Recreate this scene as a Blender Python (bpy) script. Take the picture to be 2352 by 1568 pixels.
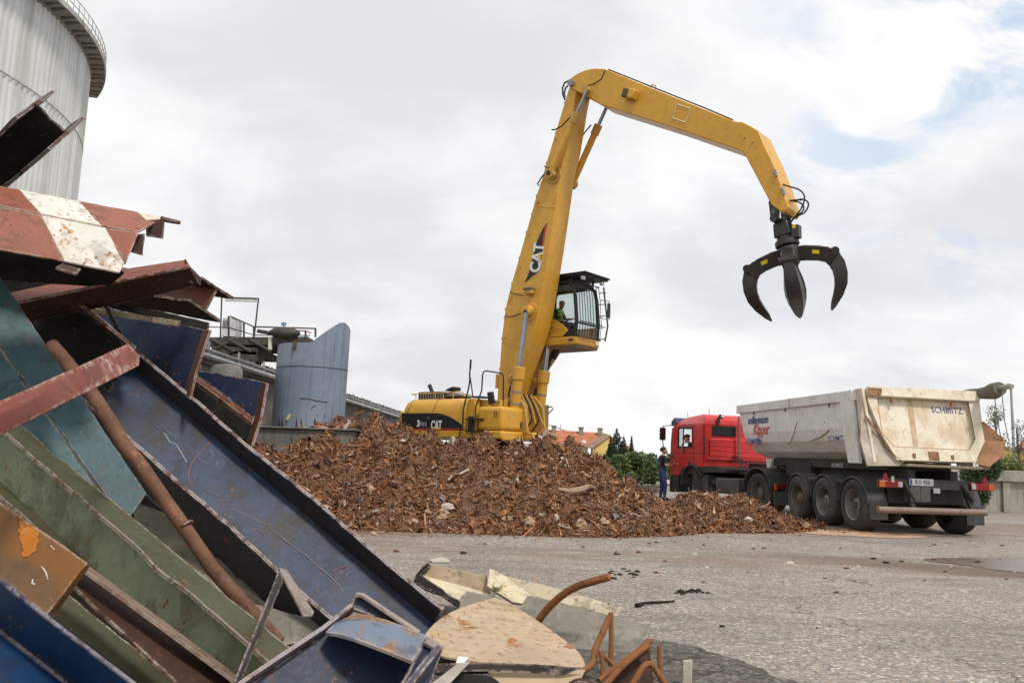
import bpy, bmesh, math, random
import numpy as np
from mathutils import Vector, Matrix, noise as mnoise
for _o in list(bpy.data.objects): bpy.data.objects.remove(_o, do_unlink=True)
S = bpy.context.scene
COL = S.collection
random.seed(11)
rng = np.random.default_rng(5)
R_ = math.radians
V = Vector
# ------------------------------------------------------------------ camera
FPX, PITCH, ROLL, CAM = 1900.0, R_(7.64), R_(2.0), V((0, 0, 1.37))
RC = Matrix.Rotation(math.pi/2 + PITCH, 3, 'X') @ Matrix.Rotation(ROLL, 3, 'Z')
cd = bpy.data.cameras.new('camera'); co = bpy.data.objects.new('camera', cd); COL.objects.link(co)
co.matrix_world = Matrix.Translation(CAM) @ RC.to_4x4()
cd.sensor_width = 36; cd.lens = 36*FPX/2352; cd.clip_start = .05; cd.clip_end = 3000
S.camera = co
# ------------------------------------------------------------------ light
SUN = V((.36, -.50, .98)).normalized()
sl = bpy.data.lights.new('sun', 'SUN'); sl.energy = 2.7; sl.angle = R_(9); sl.color = (1, .95, .88)
so = bpy.data.objects.new('sun', sl); COL.objects.link(so)
so.rotation_euler = (-SUN).to_track_quat('-Z', 'Y').to_euler()
S.view_settings.view_transform = 'Standard'; S.view_settings.look = 'None'
S.view_settings.gamma = 1; S.view_settings.exposure = 0.0; S.view_settings.use_curve_mapping = False

def nd(nt, t, ins=None, **at):
    n = nt.nodes.new(t)
    for k, v in at.items(): setattr(n, k, v)
    for k, v in (ins or {}).items():
        if isinstance(v, bpy.types.NodeSocket): nt.links.new(v, n.inputs[k])
        else: n.inputs[k].default_value = v
    return n
def c4(c): return (c[0], c[1], c[2], 1)
def mixc(nt, f, a, b, mode='MIX'):
    n = nt.nodes.new('ShaderNodeMix'); n.data_type = 'RGBA'; n.blend_type = mode
    for k, v in ((0, f), (6, a), (7, b)):
        if isinstance(v, bpy.types.NodeSocket): nt.links.new(v, n.inputs[k])
        else: n.inputs[k].default_value = v if k == 0 else (c4(v) if len(v) == 3 else v)
    return n.outputs[2]
def mathn(nt, op, a, b=0.0, c=None, clamp=False):
    n = nt.nodes.new('ShaderNodeMath'); n.operation = op; n.use_clamp = clamp
    for k, v in ((0, a), (1, b), (2, c)):
        if v is None: continue
        if isinstance(v, bpy.types.NodeSocket): nt.links.new(v, n.inputs[k])
        else: n.inputs[k].default_value = v
    return n.outputs[0]
def ramp(nt, v, a, b, lo=0.0, hi=1.0):
    n = nd(nt, 'ShaderNodeMapRange', {0: v, 1: a, 2: b, 3: lo, 4: hi}); n.interpolation_type = 'SMOOTHSTEP'
    return n.outputs[0]
def noisen(nt, vec, scale, detail=5, rough=.55, dist=0, w=None):
    ins = {'Vector': vec, 'Scale': scale, 'Detail': detail, 'Roughness': rough, 'Distortion': dist}
    n = nd(nt, 'ShaderNodeTexNoise', ins)
    return n.outputs[0]
def mapping(nt, vec, sc=(1, 1, 1), loc=(0, 0, 0), rot=(0, 0, 0)):
    return nd(nt, 'ShaderNodeMapping', {'Vector': vec, 'Scale': sc, 'Location': loc, 'Rotation': rot}).outputs[0]

# ------------------------------------------------------------------ sky: Nishita under a broken cloud deck
w = bpy.data.worlds.new('World'); S.world = w; w.use_nodes = True
nt = w.node_tree; nt.nodes.clear()
out = nd(nt, 'ShaderNodeOutputWorld')
sky = nd(nt, 'ShaderNodeTexSky'); sky.sky_type = 'NISHITA'; sky.sun_disc = False
sky.sun_elevation = math.asin(SUN.z); sky.sun_rotation = math.atan2(SUN.x, SUN.y); sky.air_density = 1.0; sky.dust_density = 2.0
tcw = nd(nt, 'ShaderNodeTexCoord').outputs['Generated']
sx = nd(nt, 'ShaderNodeSeparateXYZ', {0: tcw})
zz = mathn(nt, 'ADD', mathn(nt, 'MAXIMUM', sx.outputs[2], 0.0), .50)
uv = nd(nt, 'ShaderNodeCombineXYZ', {0: mathn(nt, 'DIVIDE', sx.outputs[0], zz), 1: mathn(nt, 'DIVIDE', sx.outputs[1], zz), 2: 0.3}).outputs[0]
big = noisen(nt, mapping(nt, uv, (1, 1, 1), (4.3, 1.7, 0)), 1.3, 4, .5, .4)
det = noisen(nt, mapping(nt, uv, (1.0, 1.5, 1), (2.0, 9.0, 0)), 6.5, 9, .56, .5)
wisp = noisen(nt, mapping(nt, uv, (1.0, 1.4, 1), (7.0, 3.0, 0)), 3.6, 7, .52, .3)
# the deck thins out towards the east (to the right of the view)
east = ramp(nt, sx.outputs[0], .12, .48)
gap = mathn(nt, 'MULTIPLY', ramp(nt, det, .42, .60), mathn(nt, 'ADD', mathn(nt, 'MULTIPLY', east, .80), .05))
gap = mathn(nt, 'MULTIPLY', mathn(nt, 'MULTIPLY', gap, ramp(nt, wisp, .38, .58)), ramp(nt, sx.outputs[2], .08, .38), clamp=True)
grey = ramp(nt, mathn(nt, 'ADD', mathn(nt, 'MULTIPLY', big, .62), mathn(nt, 'MULTIPLY', wisp, .38)), .35, .52)
ccol = mixc(nt, grey, (.775, .782, .81), (1.0, 1.0, 1.0))
bs = nd(nt, 'ShaderNodeBackground', {0: mixc(nt, .75, sky.outputs[0], (7.6, 9.6, 12.4)), 1: .085})
bc = nd(nt, 'ShaderNodeBackground', {0: ccol, 1: 1.0})
mx = nd(nt, 'ShaderNodeMixShader', {0: gap, 1: bc.outputs[0], 2: bs.outputs[0]})
nt.links.new(mx.outputs[0], out.inputs[0])

# ------------------------------------------------------------------ pixel rays (photo seen at 2352 x 1568) to places
def ray(x, y): return RC @ V(((x-1176)/FPX, -(y-784)/FPX, -1))
def P(x, y, Y):
    d = ray(x, y); return CAM + d*(Y/d.y)
def Pz(x, y, z=0.0):
    d = ray(x, y); return CAM + d*((z-CAM.z)/d.z)
class Pl:
    """plane through three pixels with known depth; normal towards the camera"""
    def __init__(s, a, b, c):
        a, b, c = P(*a), P(*b), P(*c); s.o = a; s.n = (b-a).cross(c-a).normalized()
        if s.n.dot(CAM-a) < 0: s.n = -s.n
    def at(s, x, y, off=0.0):
        d = ray(x, y); return CAM + d*((s.o-CAM).dot(s.n)/d.dot(s.n)) + s.n*off

# ------------------------------------------------------------------ mesh helpers
MW = {}
def frame_of(a, up=V((0, 0, 1))):
    a = a.normalized()
    x = a.cross(up)
    if x.length < 1e-4: x = a.cross(V((0, 1, 0)))
    x.normalize(); return x, x.cross(a).normalized()
class MB:
    def __init__(s): s.v = []; s.f = []; s.m = []
    def add(s, vs, fs, mi=0):
        k = len(s.v); s.v += [tuple(v) for v in vs]; s.f += [tuple(i+k for i in f) for f in fs]; s.m += [mi]*len(fs); return s
    def frame(s, o, x, y, z, mi=0):
        o, x, y, z = V(o), V(x), V(y), V(z)
        vs = [o, o+x, o+x+y, o+y, o+z, o+x+z, o+x+y+z, o+y+z]
        return s.add(vs, [(3, 2, 1, 0), (4, 5, 6, 7), (0, 1, 5, 4), (1, 2, 6, 5), (2, 3, 7, 6), (3, 0, 4, 7)], mi)
    def box(s, lo, hi, mi=0):
        return s.frame(lo, (hi[0]-lo[0], 0, 0), (0, hi[1]-lo[1], 0), (0, 0, hi[2]-lo[2]), mi)
    def cbox(s, c, sz, R=None, mi=0):
        R = R or Matrix.Identity(3); c = V(c)
        x, y, z = R @ V((sz[0], 0, 0)), R @ V((0, sz[1], 0)), R @ V((0, 0, sz[2]))
        return s.frame(c-(x+y+z)/2, x, y, z, mi)
    def prism(s, pts, vec, mi=0):
        n = len(pts); vec = V(vec); a = [V(p) for p in pts]
        return s.add(a+[p+vec for p in a], [tuple(range(n))[::-1], tuple(range(n, 2*n))]+[(i, (i+1) % n, n+(i+1) % n, n+i) for i in range(n)], mi)
    def loft(s, secs, caps=True, mi=0, closed=True):
        n = len(secs[0]); vs = [p for q in secs for p in q]; fs = []
        for k in range(len(secs)-1):
            for i in range(n if closed else n-1):
                j = (i+1) % n; fs.append((k*n+i, k*n+j, (k+1)*n+j, (k+1)*n+i))
        if caps: fs += [tuple(range(n))[::-1], tuple(range((len(secs)-1)*n, len(secs)*n))]
        return s.add(vs, fs, mi)
    def tube(s, path, r, n=8, mi=0, caps=True):
        path = [V(p) for p in path]; secs = []; up = V((0, 0, 1)); px = None
        for i, p in enumerate(path):
            t = (path[min(i+1, len(path)-1)]-path[max(i-1, 0)]).normalized()
            if px is None: px, _ = frame_of(t)
            else:
                px = (px - t*px.dot(t)).normalized()
            py = px.cross(t); rr = r[i] if isinstance(r, (list, tuple)) else r
            secs.append([p+(px*math.cos(2*math.pi*k/n)+py*math.sin(2*math.pi*k/n))*rr for k in range(n)])
        return s.loft(secs, caps, mi)
    def cyl(s, a, b, r, r2=None, n=16, mi=0):
        return s.tube([a, b], [r, r if r2 is None else r2], n, mi)
    def lathe(s, prof, o, axis, n=24, mi=0, caps=True):
        o = V(o); axis = V(axis).normalized(); x, y = frame_of(axis)
        secs = [[o+axis*h+(x*math.cos(2*math.pi*k/n)+y*math.sin(2*math.pi*k/n))*max(r, 1e-4) for k in range(n)] for r, h in prof]
        return s.loft(secs, caps, mi)
    def sphere(s, c, r, n=12, m=8, mi=0, sc=(1, 1, 1)):
        secs = []
        for j in range(m+1):
            a = math.pi*j/m; rr = max(math.sin(a), 1e-3)
            secs.append([(c[0]+r*sc[0]*rr*math.cos(2*math.pi*k/n), c[1]+r*sc[1]*rr*math.sin(2*math.pi*k/n), c[2]-r*sc[2]*math.cos(a)) for k in range(n)])
        return s.loft(secs, True, mi)
    def sheet(s, rows, th, mi=0):
        """grid of points -> thin plate; thickness away from the camera"""
        a = [[V(p) for p in r] for r in rows]; nr, nc = len(a), len(a[0])
        nn = [[None]*nc for _ in a]
        for i in range(nr):
            for j in range(nc):
                du = a[i][min(j+1, nc-1)]-a[i][max(j-1, 0)]; dv = a[min(i+1, nr-1)][j]-a[max(i-1, 0)][j]
                n = du.cross(dv).normalized()
                if n.dot(CAM-a[i][j]) > 0: n = -n
                nn[i][j] = n
        fr = [p for r in a for p in r]; bk = [a[i][j]+nn[i][j]*th for i in range(nr) for j in range(nc)]
        N = nr*nc; fs = []
        ix = lambda i, j: i*nc+j
        for i in range(nr-1):
            for j in range(nc-1):
                fs += [(ix(i, j), ix(i, j+1), ix(i+1, j+1), ix(i+1, j)), (N+ix(i+1, j), N+ix(i+1, j+1), N+ix(i, j+1), N+ix(i, j))]
        ed = [ix(0, j) for j in range(nc)]+[ix(i, nc-1) for i in range(1, nr)]+[ix(nr-1, j) for j in range(nc-2, -1, -1)]+[ix(i, 0) for i in range(nr-2, 0, -1)]
        for q in range(len(ed)):
            p, r = ed[q], ed[(q+1) % len(ed)]; fs.append((r, p, N+p, N+r))
        return s.add(fr+bk, fs, mi)
    def build(s, name, mat, par=None, smooth=False, bev=0, local=False, ang=38, base=None, seg=2):
        me = bpy.data.meshes.new(name); vs = [V(v) for v in s.v]
        if par is not None: M_ = MW[par]
        else:
            if base is None:
                xs = [v.x for v in vs]; ys = [v.y for v in vs]; zs = [v.z for v in vs]
                base = ((min(xs)+max(xs))/2, (min(ys)+max(ys))/2, min(zs))
            M_ = Matrix.Translation(base)
        if not local or par is None:
            I = M_.inverted(); vs = [I @ v for v in vs]
        me.from_pydata([tuple(v) for v in vs], [], s.f)
        bm = bmesh.new(); bm.from_mesh(me); bmesh.ops.recalc_face_normals(bm, faces=bm.faces); bm.to_mesh(me); bm.free()
        for m_ in (mat if isinstance(mat, (list, tuple)) else [mat]): me.materials.append(m_)
        if any(s.m): me.polygons.foreach_set('material_index', s.m)
        o = bpy.data.objects.new(name, me); COL.objects.link(o)
        if par is not None: o.parent = par; MW[o] = M_
        else: o.matrix_world = M_; MW[o] = M_
        if smooth:
            me.shade_smooth(); me.set_sharp_from_angle(angle=R_(ang))
        if bev:
            b = o.modifiers.new('bevel', 'BEVEL'); b.width = bev; b.segments = seg; b.limit_method = 'ANGLE'; b.angle_limit = R_(30)
            me.shade_smooth(); me.set_sharp_from_angle(angle=R_(50)) if not smooth else None
            b.harden_normals = False
        return o
def tag(o, label=None, cat=None, group=None, kind=None):
    if label: o['label'] = label
    if cat: o['category'] = cat
    if group: o['group'] = group
    if kind: o['kind'] = kind
    return o
def thing(name, label, cat, loc=(0, 0, 0), group=None, M=None):
    o = bpy.data.objects.new(name, None); COL.objects.link(o); o.empty_display_size = .2
    M = M or Matrix.Translation(loc); o.matrix_world = M; MW[o] = M
    return tag(o, label, cat, group)
def clone(o, M=None, par=None):
    c = o.copy(); COL.objects.link(c); c.parent = par
    if par is None: c.matrix_world = M; MW[c] = M
    else: MW[c] = MW[par]
    for ch in list(o.children): clone(ch, None, c)
    return c
def text_mesh(txt, size, extrude=.002, offset=0.0, shear=0, sx=1.0, align='CENTER', space=1.0):
    cu = bpy.data.curves.new('t', 'FONT'); cu.body = txt; cu.size = size; cu.extrude = extrude; cu.offset = offset; cu.shear = shear
    cu.align_x = align; cu.align_y = 'CENTER'; cu.space_character = space; cu.resolution_u = 3
    o = bpy.data.objects.new('t', cu); COL.objects.link(o)
    me = bpy.data.meshes.new_from_object(o.evaluated_get(bpy.context.evaluated_depsgraph_get()))
    vs = [(v.co.x*sx, v.co.y, v.co.z) for v in me.vertices]; fs = [tuple(p.vertices) for p in me.polygons]
    bpy.data.objects.remove(o); bpy.data.meshes.remove(me); bpy.data.curves.remove(cu)
    return vs, fs
def put_text(mb, txt, o, xd, yd, size, **k):
    """lettering on a plane: origin o, reading direction xd, up yd (local or world as the builder)"""
    mi = k.pop('mi', 0); fit = k.pop('fit', None)
    vs, fs = text_mesh(txt, size, **k)
    if fit:
        x0, x1 = min(v[0] for v in vs), max(v[0] for v in vs); vs = [((v[0]-(x0+x1)/2)*fit/(x1-x0), v[1], v[2]) for v in vs]
    xd, yd = V(xd).normalized(), V(yd).normalized(); z = xd.cross(yd)
    return mb.add([V(o)+xd*v[0]+yd*v[1]+z*v[2] for v in vs], fs, mi)

# ------------------------------------------------------------------ materials
def paint(name, c1, c2=None, rough=.5, metal=0.0, rust=0.0, rscale=2.5, wear=0.0, spots=0.0, streak=0.0, dirt=0.0, dcol=(.12, .10, .08),
          bump=.12, bscale=40, var=.5, scale=3.0, rcol=((.07, .026, .012), (.27, .10, .035)), wcol=(.46, .37, .33), wrad=.02, coat=0, spec=.4, brush=0.0, grime=0.0):
    m = bpy.data.materials.new(name); m.use_nodes = True; nt = m.node_tree; nt.nodes.clear()
    o = nd(nt, 'ShaderNodeOutputMaterial'); b = nd(nt, 'ShaderNodeBsdfPrincipled'); nt.links.new(b.outputs[0], o.inputs[0])
    tc = nd(nt, 'ShaderNodeTexCoord').outputs['Object']
    c2 = c2 or tuple(x*.78 for x in c1)
    col = mixc(nt, ramp(nt, noisen(nt, tc, scale, 6, .6), .5-.25*var-.02, .5+.25*var+.02), c1, c2)
    rv = rough
    fine = noisen(nt, tc, bscale, 4, .6)
    if streak:
        st = noisen(nt, mapping(nt, tc, (7, 7, .35)), 1.6, 6, .65)
        col = mixc(nt, mathn(nt, 'MULTIPLY', ramp(nt, st, .48, .70), streak), col, dcol)
    if brush:
        st = noisen(nt, mapping(nt, tc, (14, 2, 9)), 1.5, 5, .7, 1.0)
        col = mixc(nt, mathn(nt, 'MULTIPLY', ramp(nt, st, .56, .72), brush), col, (.5, .45, .38))
    if grime:
        gn = noisen(nt, tc, 6.5, 10, .72, .6); g2 = noisen(nt, mapping(nt, tc, (3, 11, 5), rot=(.5, .9, .3)), 4, 6, .7, .5)
        col = mixc(nt, mathn(nt, 'MULTIPLY', ramp(nt, gn, .50, .62), .75*grime), col, mixc(nt, .72, col, (.030, .022, .017)))
        col = mixc(nt, mathn(nt, 'MULTIPLY', ramp(nt, g2, .64, .70), .55*grime), col, mixc(nt, .5, col, (.42, .38, .34)))
    if dirt:
        dn = noisen(nt, tc, 1.7, 9, .66, .4)
        col = mixc(nt, mathn(nt, 'MULTIPLY', ramp(nt, dn, .44, .66), dirt), col, dcol)
    rustcol = mixc(nt, ramp(nt, noisen(nt, tc, 22, 6, .7), .35, .65), *rcol)
    if rust:
        rn = noisen(nt, tc, rscale, 10, .68, .3); t0 = .72-.34*rust
        mk = ramp(nt, rn, t0, t0+.07)
        col = mixc(nt, mk, col, rustcol); rv = mathn(nt, 'ADD', mathn(nt, 'MULTIPLY', mk, .88-rough), rough)
    if spots:
        sn = noisen(nt, tc, 26, 3, .5); s2 = noisen(nt, tc, 4, 4, .6)
        mk = mathn(nt, 'MULTIPLY', ramp(nt, sn, .68-.12*spots, .74-.12*spots), ramp(nt, s2, .42, .6))
        col = mixc(nt, mk, col, rustcol)
    if wear:
        bv = nd(nt, 'ShaderNodeBevel', {'Radius': wrad}, samples=4).outputs[0]
        ge = nd(nt, 'ShaderNodeNewGeometry').outputs['Normal']
        dt = nd(nt, 'ShaderNodeVectorMath', {0: bv, 1: ge}, operation='DOT_PRODUCT').outputs['Value']
        ed = ramp(nt, mathn(nt, 'SUBTRACT', 1.0, dt), .008, .07)
        wn = noisen(nt, tc, 30, 7, .7)
        mk = mathn(nt, 'MULTIPLY', ed, mathn(nt, 'MULTIPLY', ramp(nt, wn, .60-.35*wear, .66-.2*wear), min(1, wear*1.3)))
        wc = mixc(nt, ramp(nt, noisen(nt, tc, 14, 3, .6), .38, .54), rustcol, wcol)
        col = mixc(nt, mk, col, wc)
    nt.links.new(col, b.inputs['Base Color'])
    rr = mathn(nt, 'ADD', rv, mathn(nt, 'MULTIPLY', mathn(nt, 'SUBTRACT', fine, .5), .25), clamp=True)
    nt.links.new(rr, b.inputs['Roughness']); b.inputs['Metallic'].default_value = metal
    b.inputs['Specular IOR Level'].default_value = spec
    if coat: b.inputs['Coat Weight'].default_value = coat; b.inputs['Coat Roughness'].default_value = .12
    if bump:
        bn = nd(nt, 'ShaderNodeBump', {'Strength': bump, 'Distance': .01, 'Height': mathn(nt, 'ADD', fine, noisen(nt, tc, 5, 4, .6))})
        nt.links.new(bn.outputs[0], b.inputs['Normal'])
    return m
def glass_mat(name, tint=(.5, .56, .56), rough=.03, alpha=.5):
    m = bpy.data.materials.new(name); m.use_nodes = True; nt = m.node_tree; nt.nodes.clear()
    o = nd(nt, 'ShaderNodeOutputMaterial'); t = nd(nt, 'ShaderNodeBsdfTransparent', {0: c4(tint)}); g = nd(nt, 'ShaderNodeBsdfGlossy', {0: (.9, .9, .9, 1), 'Roughness': rough})
    f = mathn(nt, 'MULTIPLY', mathn(nt, 'POWER', nd(nt, 'ShaderNodeLayerWeight', {0: .5}).outputs['Facing'], 4.0), .6)
    mx = nd(nt, 'ShaderNodeMixShader', {0: mathn(nt, 'ADD', f, .03), 1: t.outputs[0], 2: g.outputs[0]}); nt.links.new(mx.outputs[0], o.inputs[0])
    return m
# ================================================================== SETTING
def ground_mat(k_=1.0, name='exposed_aggregate'):
    m = bpy.data.materials.new(name); m.use_nodes = True; nt = m.node_tree; nt.nodes.clear()
    o = nd(nt, 'ShaderNodeOutputMaterial'); b = nd(nt, 'ShaderNodeBsdfPrincipled'); nt.links.new(b.outputs[0], o.inputs[0])
    tc = nd(nt, 'ShaderNodeTexCoord').outputs['Object']
    v1 = nd(nt, 'ShaderNodeTexVoronoi', {'Vector': tc, 'Scale': 38.0}); v2 = nd(nt, 'ShaderNodeTexVoronoi', {'Vector': tc, 'Scale': 80.0})
    s1 = nd(nt, 'ShaderNodeSeparateColor', {0: v1.outputs['Color']}); s2 = nd(nt, 'ShaderNodeSeparateColor', {0: v2.outputs['Color']})
    st = mixc(nt, ramp(nt, s1.outputs[0], .15, .9), (.165, .145, .126), (.31, .274, .236))
    st = mixc(nt, ramp(nt, s1.outputs[1], .84, .90), st, (.50, .455, .40))
    st = mixc(nt, mathn(nt, 'MULTIPLY', ramp(nt, s2.outputs[0], .80, .88), .8), st, (.38, .355, .32))
    st = mixc(nt, mathn(nt, 'MULTIPLY', ramp(nt, s2.outputs[1], .87, .93), .5), st, (.07, .063, .058))
    st = mixc(nt, mathn(nt, 'MULTIPLY', ramp(nt, s1.outputs[2], .86, .9), .5), st, (.30, .19, .11))
    bigv = noisen(nt, tc, .55, 7, .6, .3); col = mixc(nt, ramp(nt, bigv, .32, .66), mixc(nt, .35, st, (.11, .096, .084)), st)
    # worn light patches
    col = mixc(nt, mathn(nt, 'MULTIPLY', ramp(nt, noisen(nt, tc, 1.3, 6, .65), .52, .72), .35), col, (.33, .29, .245))
    sx = nd(nt, 'ShaderNodeSeparateXYZ', {0: tc})
    wob = mathn(nt, 'MULTIPLY', mathn(nt, 'SUBTRACT', noisen(nt, mapping(nt, tc, (.35, 1.2, 1)), 1.0, 6, .65), .5), 3.6)
    # mud track past the heap, and rust dust spread along its foot
    def band(ax, ay, bx, by, w0, w1, wk=1.0):
        dx, dy = bx-ax, by-ay; L = math.hypot(dx, dy); nx, ny = -dy/L, dx/L
        d = mathn(nt, 'ADD', mathn(nt, 'ADD', mathn(nt, 'MULTIPLY', sx.outputs[0], nx), mathn(nt, 'MULTIPLY', sx.outputs[1], ny)), -(ax*nx+ay*ny))
        return ramp(nt, mathn(nt, 'ABSOLUTE', mathn(nt, 'ADD', d, mathn(nt, 'MULTIPLY', wob, wk))), w0, w1, 1, 0)
    a, b_ = Pz(1080, 1262), Pz(2352, 1312); streaks = noisen(nt, mapping(nt, tc, (.25, 2.2, 1), rot=(0, 0, .1)), 2.0, 7, .7)
    mk = mathn(nt, 'MULTIPLY', band(a.x, a.y, b_.x, b_.y, .25, 1.0), ramp(nt, streaks, .40, .60))
    col = mixc(nt, mathn(nt, 'MULTIPLY', mk, .8), col, mixc(nt, noisen(nt, tc, 9, 6, .7), (.13, .085, .058), (.26, .19, .14)))
    a, b_ = Pz(700, 1212), Pz(1900, 1214)
    mk = mathn(nt, 'MULTIPLY', band(a.x, a.y, b_.x, b_.y, .5, 2.1), ramp(nt, streaks, .36, .62))
    col = mixc(nt, mathn(nt, 'MULTIPLY', mk, .9), col, mixc(nt, noisen(nt, tc, 14, 6, .7), (.14, .07, .04), (.24, .16, .11)))
    # pale dusty sweeps and fine cracks
    pd = noisen(nt, mapping(nt, tc, (.45, 1.6, 1), loc=(3, 1, 0)), 1.1, 8, .68, .4); col = mixc(nt, mathn(nt, 'MULTIPLY', ramp(nt, pd, .54, .70), .45), col, (.40, .345, .28))
    ck = nd(nt, 'ShaderNodeTexVoronoi', {'Vector': mapping(nt, tc, (1, 1, 1), loc=(.3, .1, 0)), 'Scale': .55}, feature='DISTANCE_TO_EDGE'); ckw = nd(nt, 'ShaderNodeVectorMath', {0: tc, 1: nd(nt, 'ShaderNodeTexNoise', {'Vector': tc, 'Scale': 2.5, 'Detail': 6.0}).outputs[1]}, operation='ADD').outputs[0]; nt.links.new(ckw, ck.inputs['Vector'])
    ckm = mathn(nt, 'MULTIPLY', ramp(nt, ck.outputs['Distance'], .004, .014, 1, 0), ramp(nt, noisen(nt, tc, .4, 3, .5), .50, .60)); col = mixc(nt, mathn(nt, 'MULTIPLY', ckm, .75), col, (.045, .04, .035))
    # oily blotches
    col = mixc(nt, mathn(nt, 'MULTIPLY', ramp(nt, noisen(nt, mapping(nt, tc, (.5, 1.5, 1)), .9, 8, .7), .58, .70), .55), col, (.075, .062, .054))
    a, b_ = Pz(1560, 1262), Pz(2352, 1318); mk = mathn(nt, 'MULTIPLY', mathn(nt, 'MULTIPLY', band(a.x, a.y, b_.x, b_.y, .25, 1.0, .35), ramp(nt, sx.outputs[0], a.x-.5, a.x+4.0)), ramp(nt, streaks, .22, .46))
    col = mixc(nt, mathn(nt, 'MULTIPLY', mk, .9), col, mixc(nt, noisen(nt, tc, 7, 6, .7), (.085, .055, .04), (.18, .125, .09)))
    lg = noisen(nt, mapping(nt, tc, (.10, 1.3, 1), rot=(0, 0, -.06)), 1.2, 7, .66); col = mixc(nt, mathn(nt, 'MULTIPLY', ramp(nt, lg, .48, .66), .38), col, (.10, .088, .078))
    if k_ < 1: col = mixc(nt, 1.0, col, (k_, k_*.98, k_*.97), 'MULTIPLY')
    nt.links.new(col, b.inputs['Base Color']); b.inputs['Roughness'].default_value = .82; b.inputs['Specular IOR Level'].default_value = .3
    bp = nd(nt, 'ShaderNodeBump', {'Strength': .3, 'Distance': .01, 'Height': mathn(nt, 'SUBTRACT', 1.0, v1.outputs['Distance'])})
    nt.links.new(bp.outputs[0], b.inputs['Normal'])
    return m
g = MB(); g.add([(-700, -60, 0), (700, -60, 0), (700, 1200, 0), (-700, 1200, 0)], [(0, 1, 2, 3)])
tag(g.build('ground', ground_mat(), base=(0, 0, 0)), 'grey exposed aggregate yard surface', kind='structure')

def blob_sheet(name, pts, z, mat, label, kind='structure', sub=10, jit=.05, cat=None):
    """irregular flat patch through a closed list of ground points"""
    out = []; n = len(pts)
    for i in range(n):
        p0, p1, p2, p3 = (V((*pts[(i+k) % n][:2], 0)) for k in (-1, 0, 1, 2))
        for k in range(sub):
            t = k/sub; q = .5*((2*p1)+(-p0+p2)*t+(2*p0-5*p1+4*p2-p3)*t*t+(-p0+3*p1-3*p2+p3)*t**3)
            s = jit*(mnoise.noise(q*2.3)+.6*mnoise.noise(q*9))
            out.append((q.x+s, q.y+s*1.3, z))
    m = MB(); m.add(out, [tuple(range(len(out)))])
    o = m.build(name, mat, base=(pts[0][0], pts[0][1], 0)); return tag(o, label, cat, kind=kind)
blob_sheet('tarmac_patch', [Pz(*q) for q in ((700, 1330), (900, 1322), (1000, 1385), (1250, 1425), (1480, 1468), (1570, 1482), (1690, 1522), (1830, 1575), (1900, 1640), (1300, 1800), (500, 1700))], .004, ground_mat(.42, 'dark_tarmac_aggregate'), 'darker tarmac patch with a broken edge', sub=22, jit=.09)
mudw = paint('wet_mud', (.10, .072, .056), (.14, .10, .078), rough=.30, bump=.03, bscale=6, spec=.6)
blob_sheet('puddle', [Pz(*q) for q in ((2120, 1285), (2230, 1281), (2380, 1290), (2480, 1312), (2380, 1316), (2240, 1303))], .006, mudw, 'shallow rusty brown puddle in the yard', sub=8, jit=.12)
sand = paint('orange_sand', (.40, .24, .155), (.48, .32, .22), rough=.9, bump=.5, bscale=60, dirt=.3, dcol=(.2, .14, .1))
blob_sheet('sand_spill', [Pz(*q) for q in ((1830, 1218), (1930, 1213), (2060, 1222), (2135, 1233), (2050, 1236), (1940, 1230), (1860, 1226))], .008, sand, 'thin spill of orange sand behind the trailer wheels', sub=8, jit=.12)
grassm = paint('weed_green', (.07, .10, .03), (.11, .13, .045), rough=.8)

# ---------------- retaining wall, plinth, pipe
conc = paint('old_concrete', (.115, .105, .095), (.17, .16, .145), rough=.9, streak=.7, dirt=.7, dcol=(.045, .04, .036), bump=.6, bscale=18, scale=1.2)
concl = paint('grey_concrete', (.15, .145, .13), (.21, .20, .185), rough=.9, streak=.75, dirt=.6, dcol=(.085, .08, .07), bump=.5, bscale=20, scale=1.5)
WA, WB = V((-6.12, 8, 0)), V((-5.0, 62, 0)); wd = (WB-WA).normalized(); wn = V((wd.y, -wd.x, 0))
wall = thing('retaining_wall', 'long dark concrete retaining wall behind the scrap heap', 'wall', (WA+WB)/2)
m = MB(); nseg = 110; secs = []
for i in range(nseg+1):
    p = WA+(WB-WA)*i/nseg; t = 3.18+.05*mnoise.noise(p*1.7)+.035*mnoise.noise(p*6)
    secs.append([p-wn*.5, p, p+V((0, 0, 2.86))+wn*0, p+V((0, 0, 2.86))+wn*.07, p+V((0, 0, t))+wn*.07, p+V((0, 0, t+.03))-wn*.5])
m.loft(secs).build('wall_body', conc, wall)
m = MB(); m.frame(WA-wn*.5-V((40, 0, 0)), V((40, 0, 0)), WB-WA, V((0, 0, 2.9)))
tag(m.build('terrace', conc), 'raised terrace behind the retaining wall', kind='structure')
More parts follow.
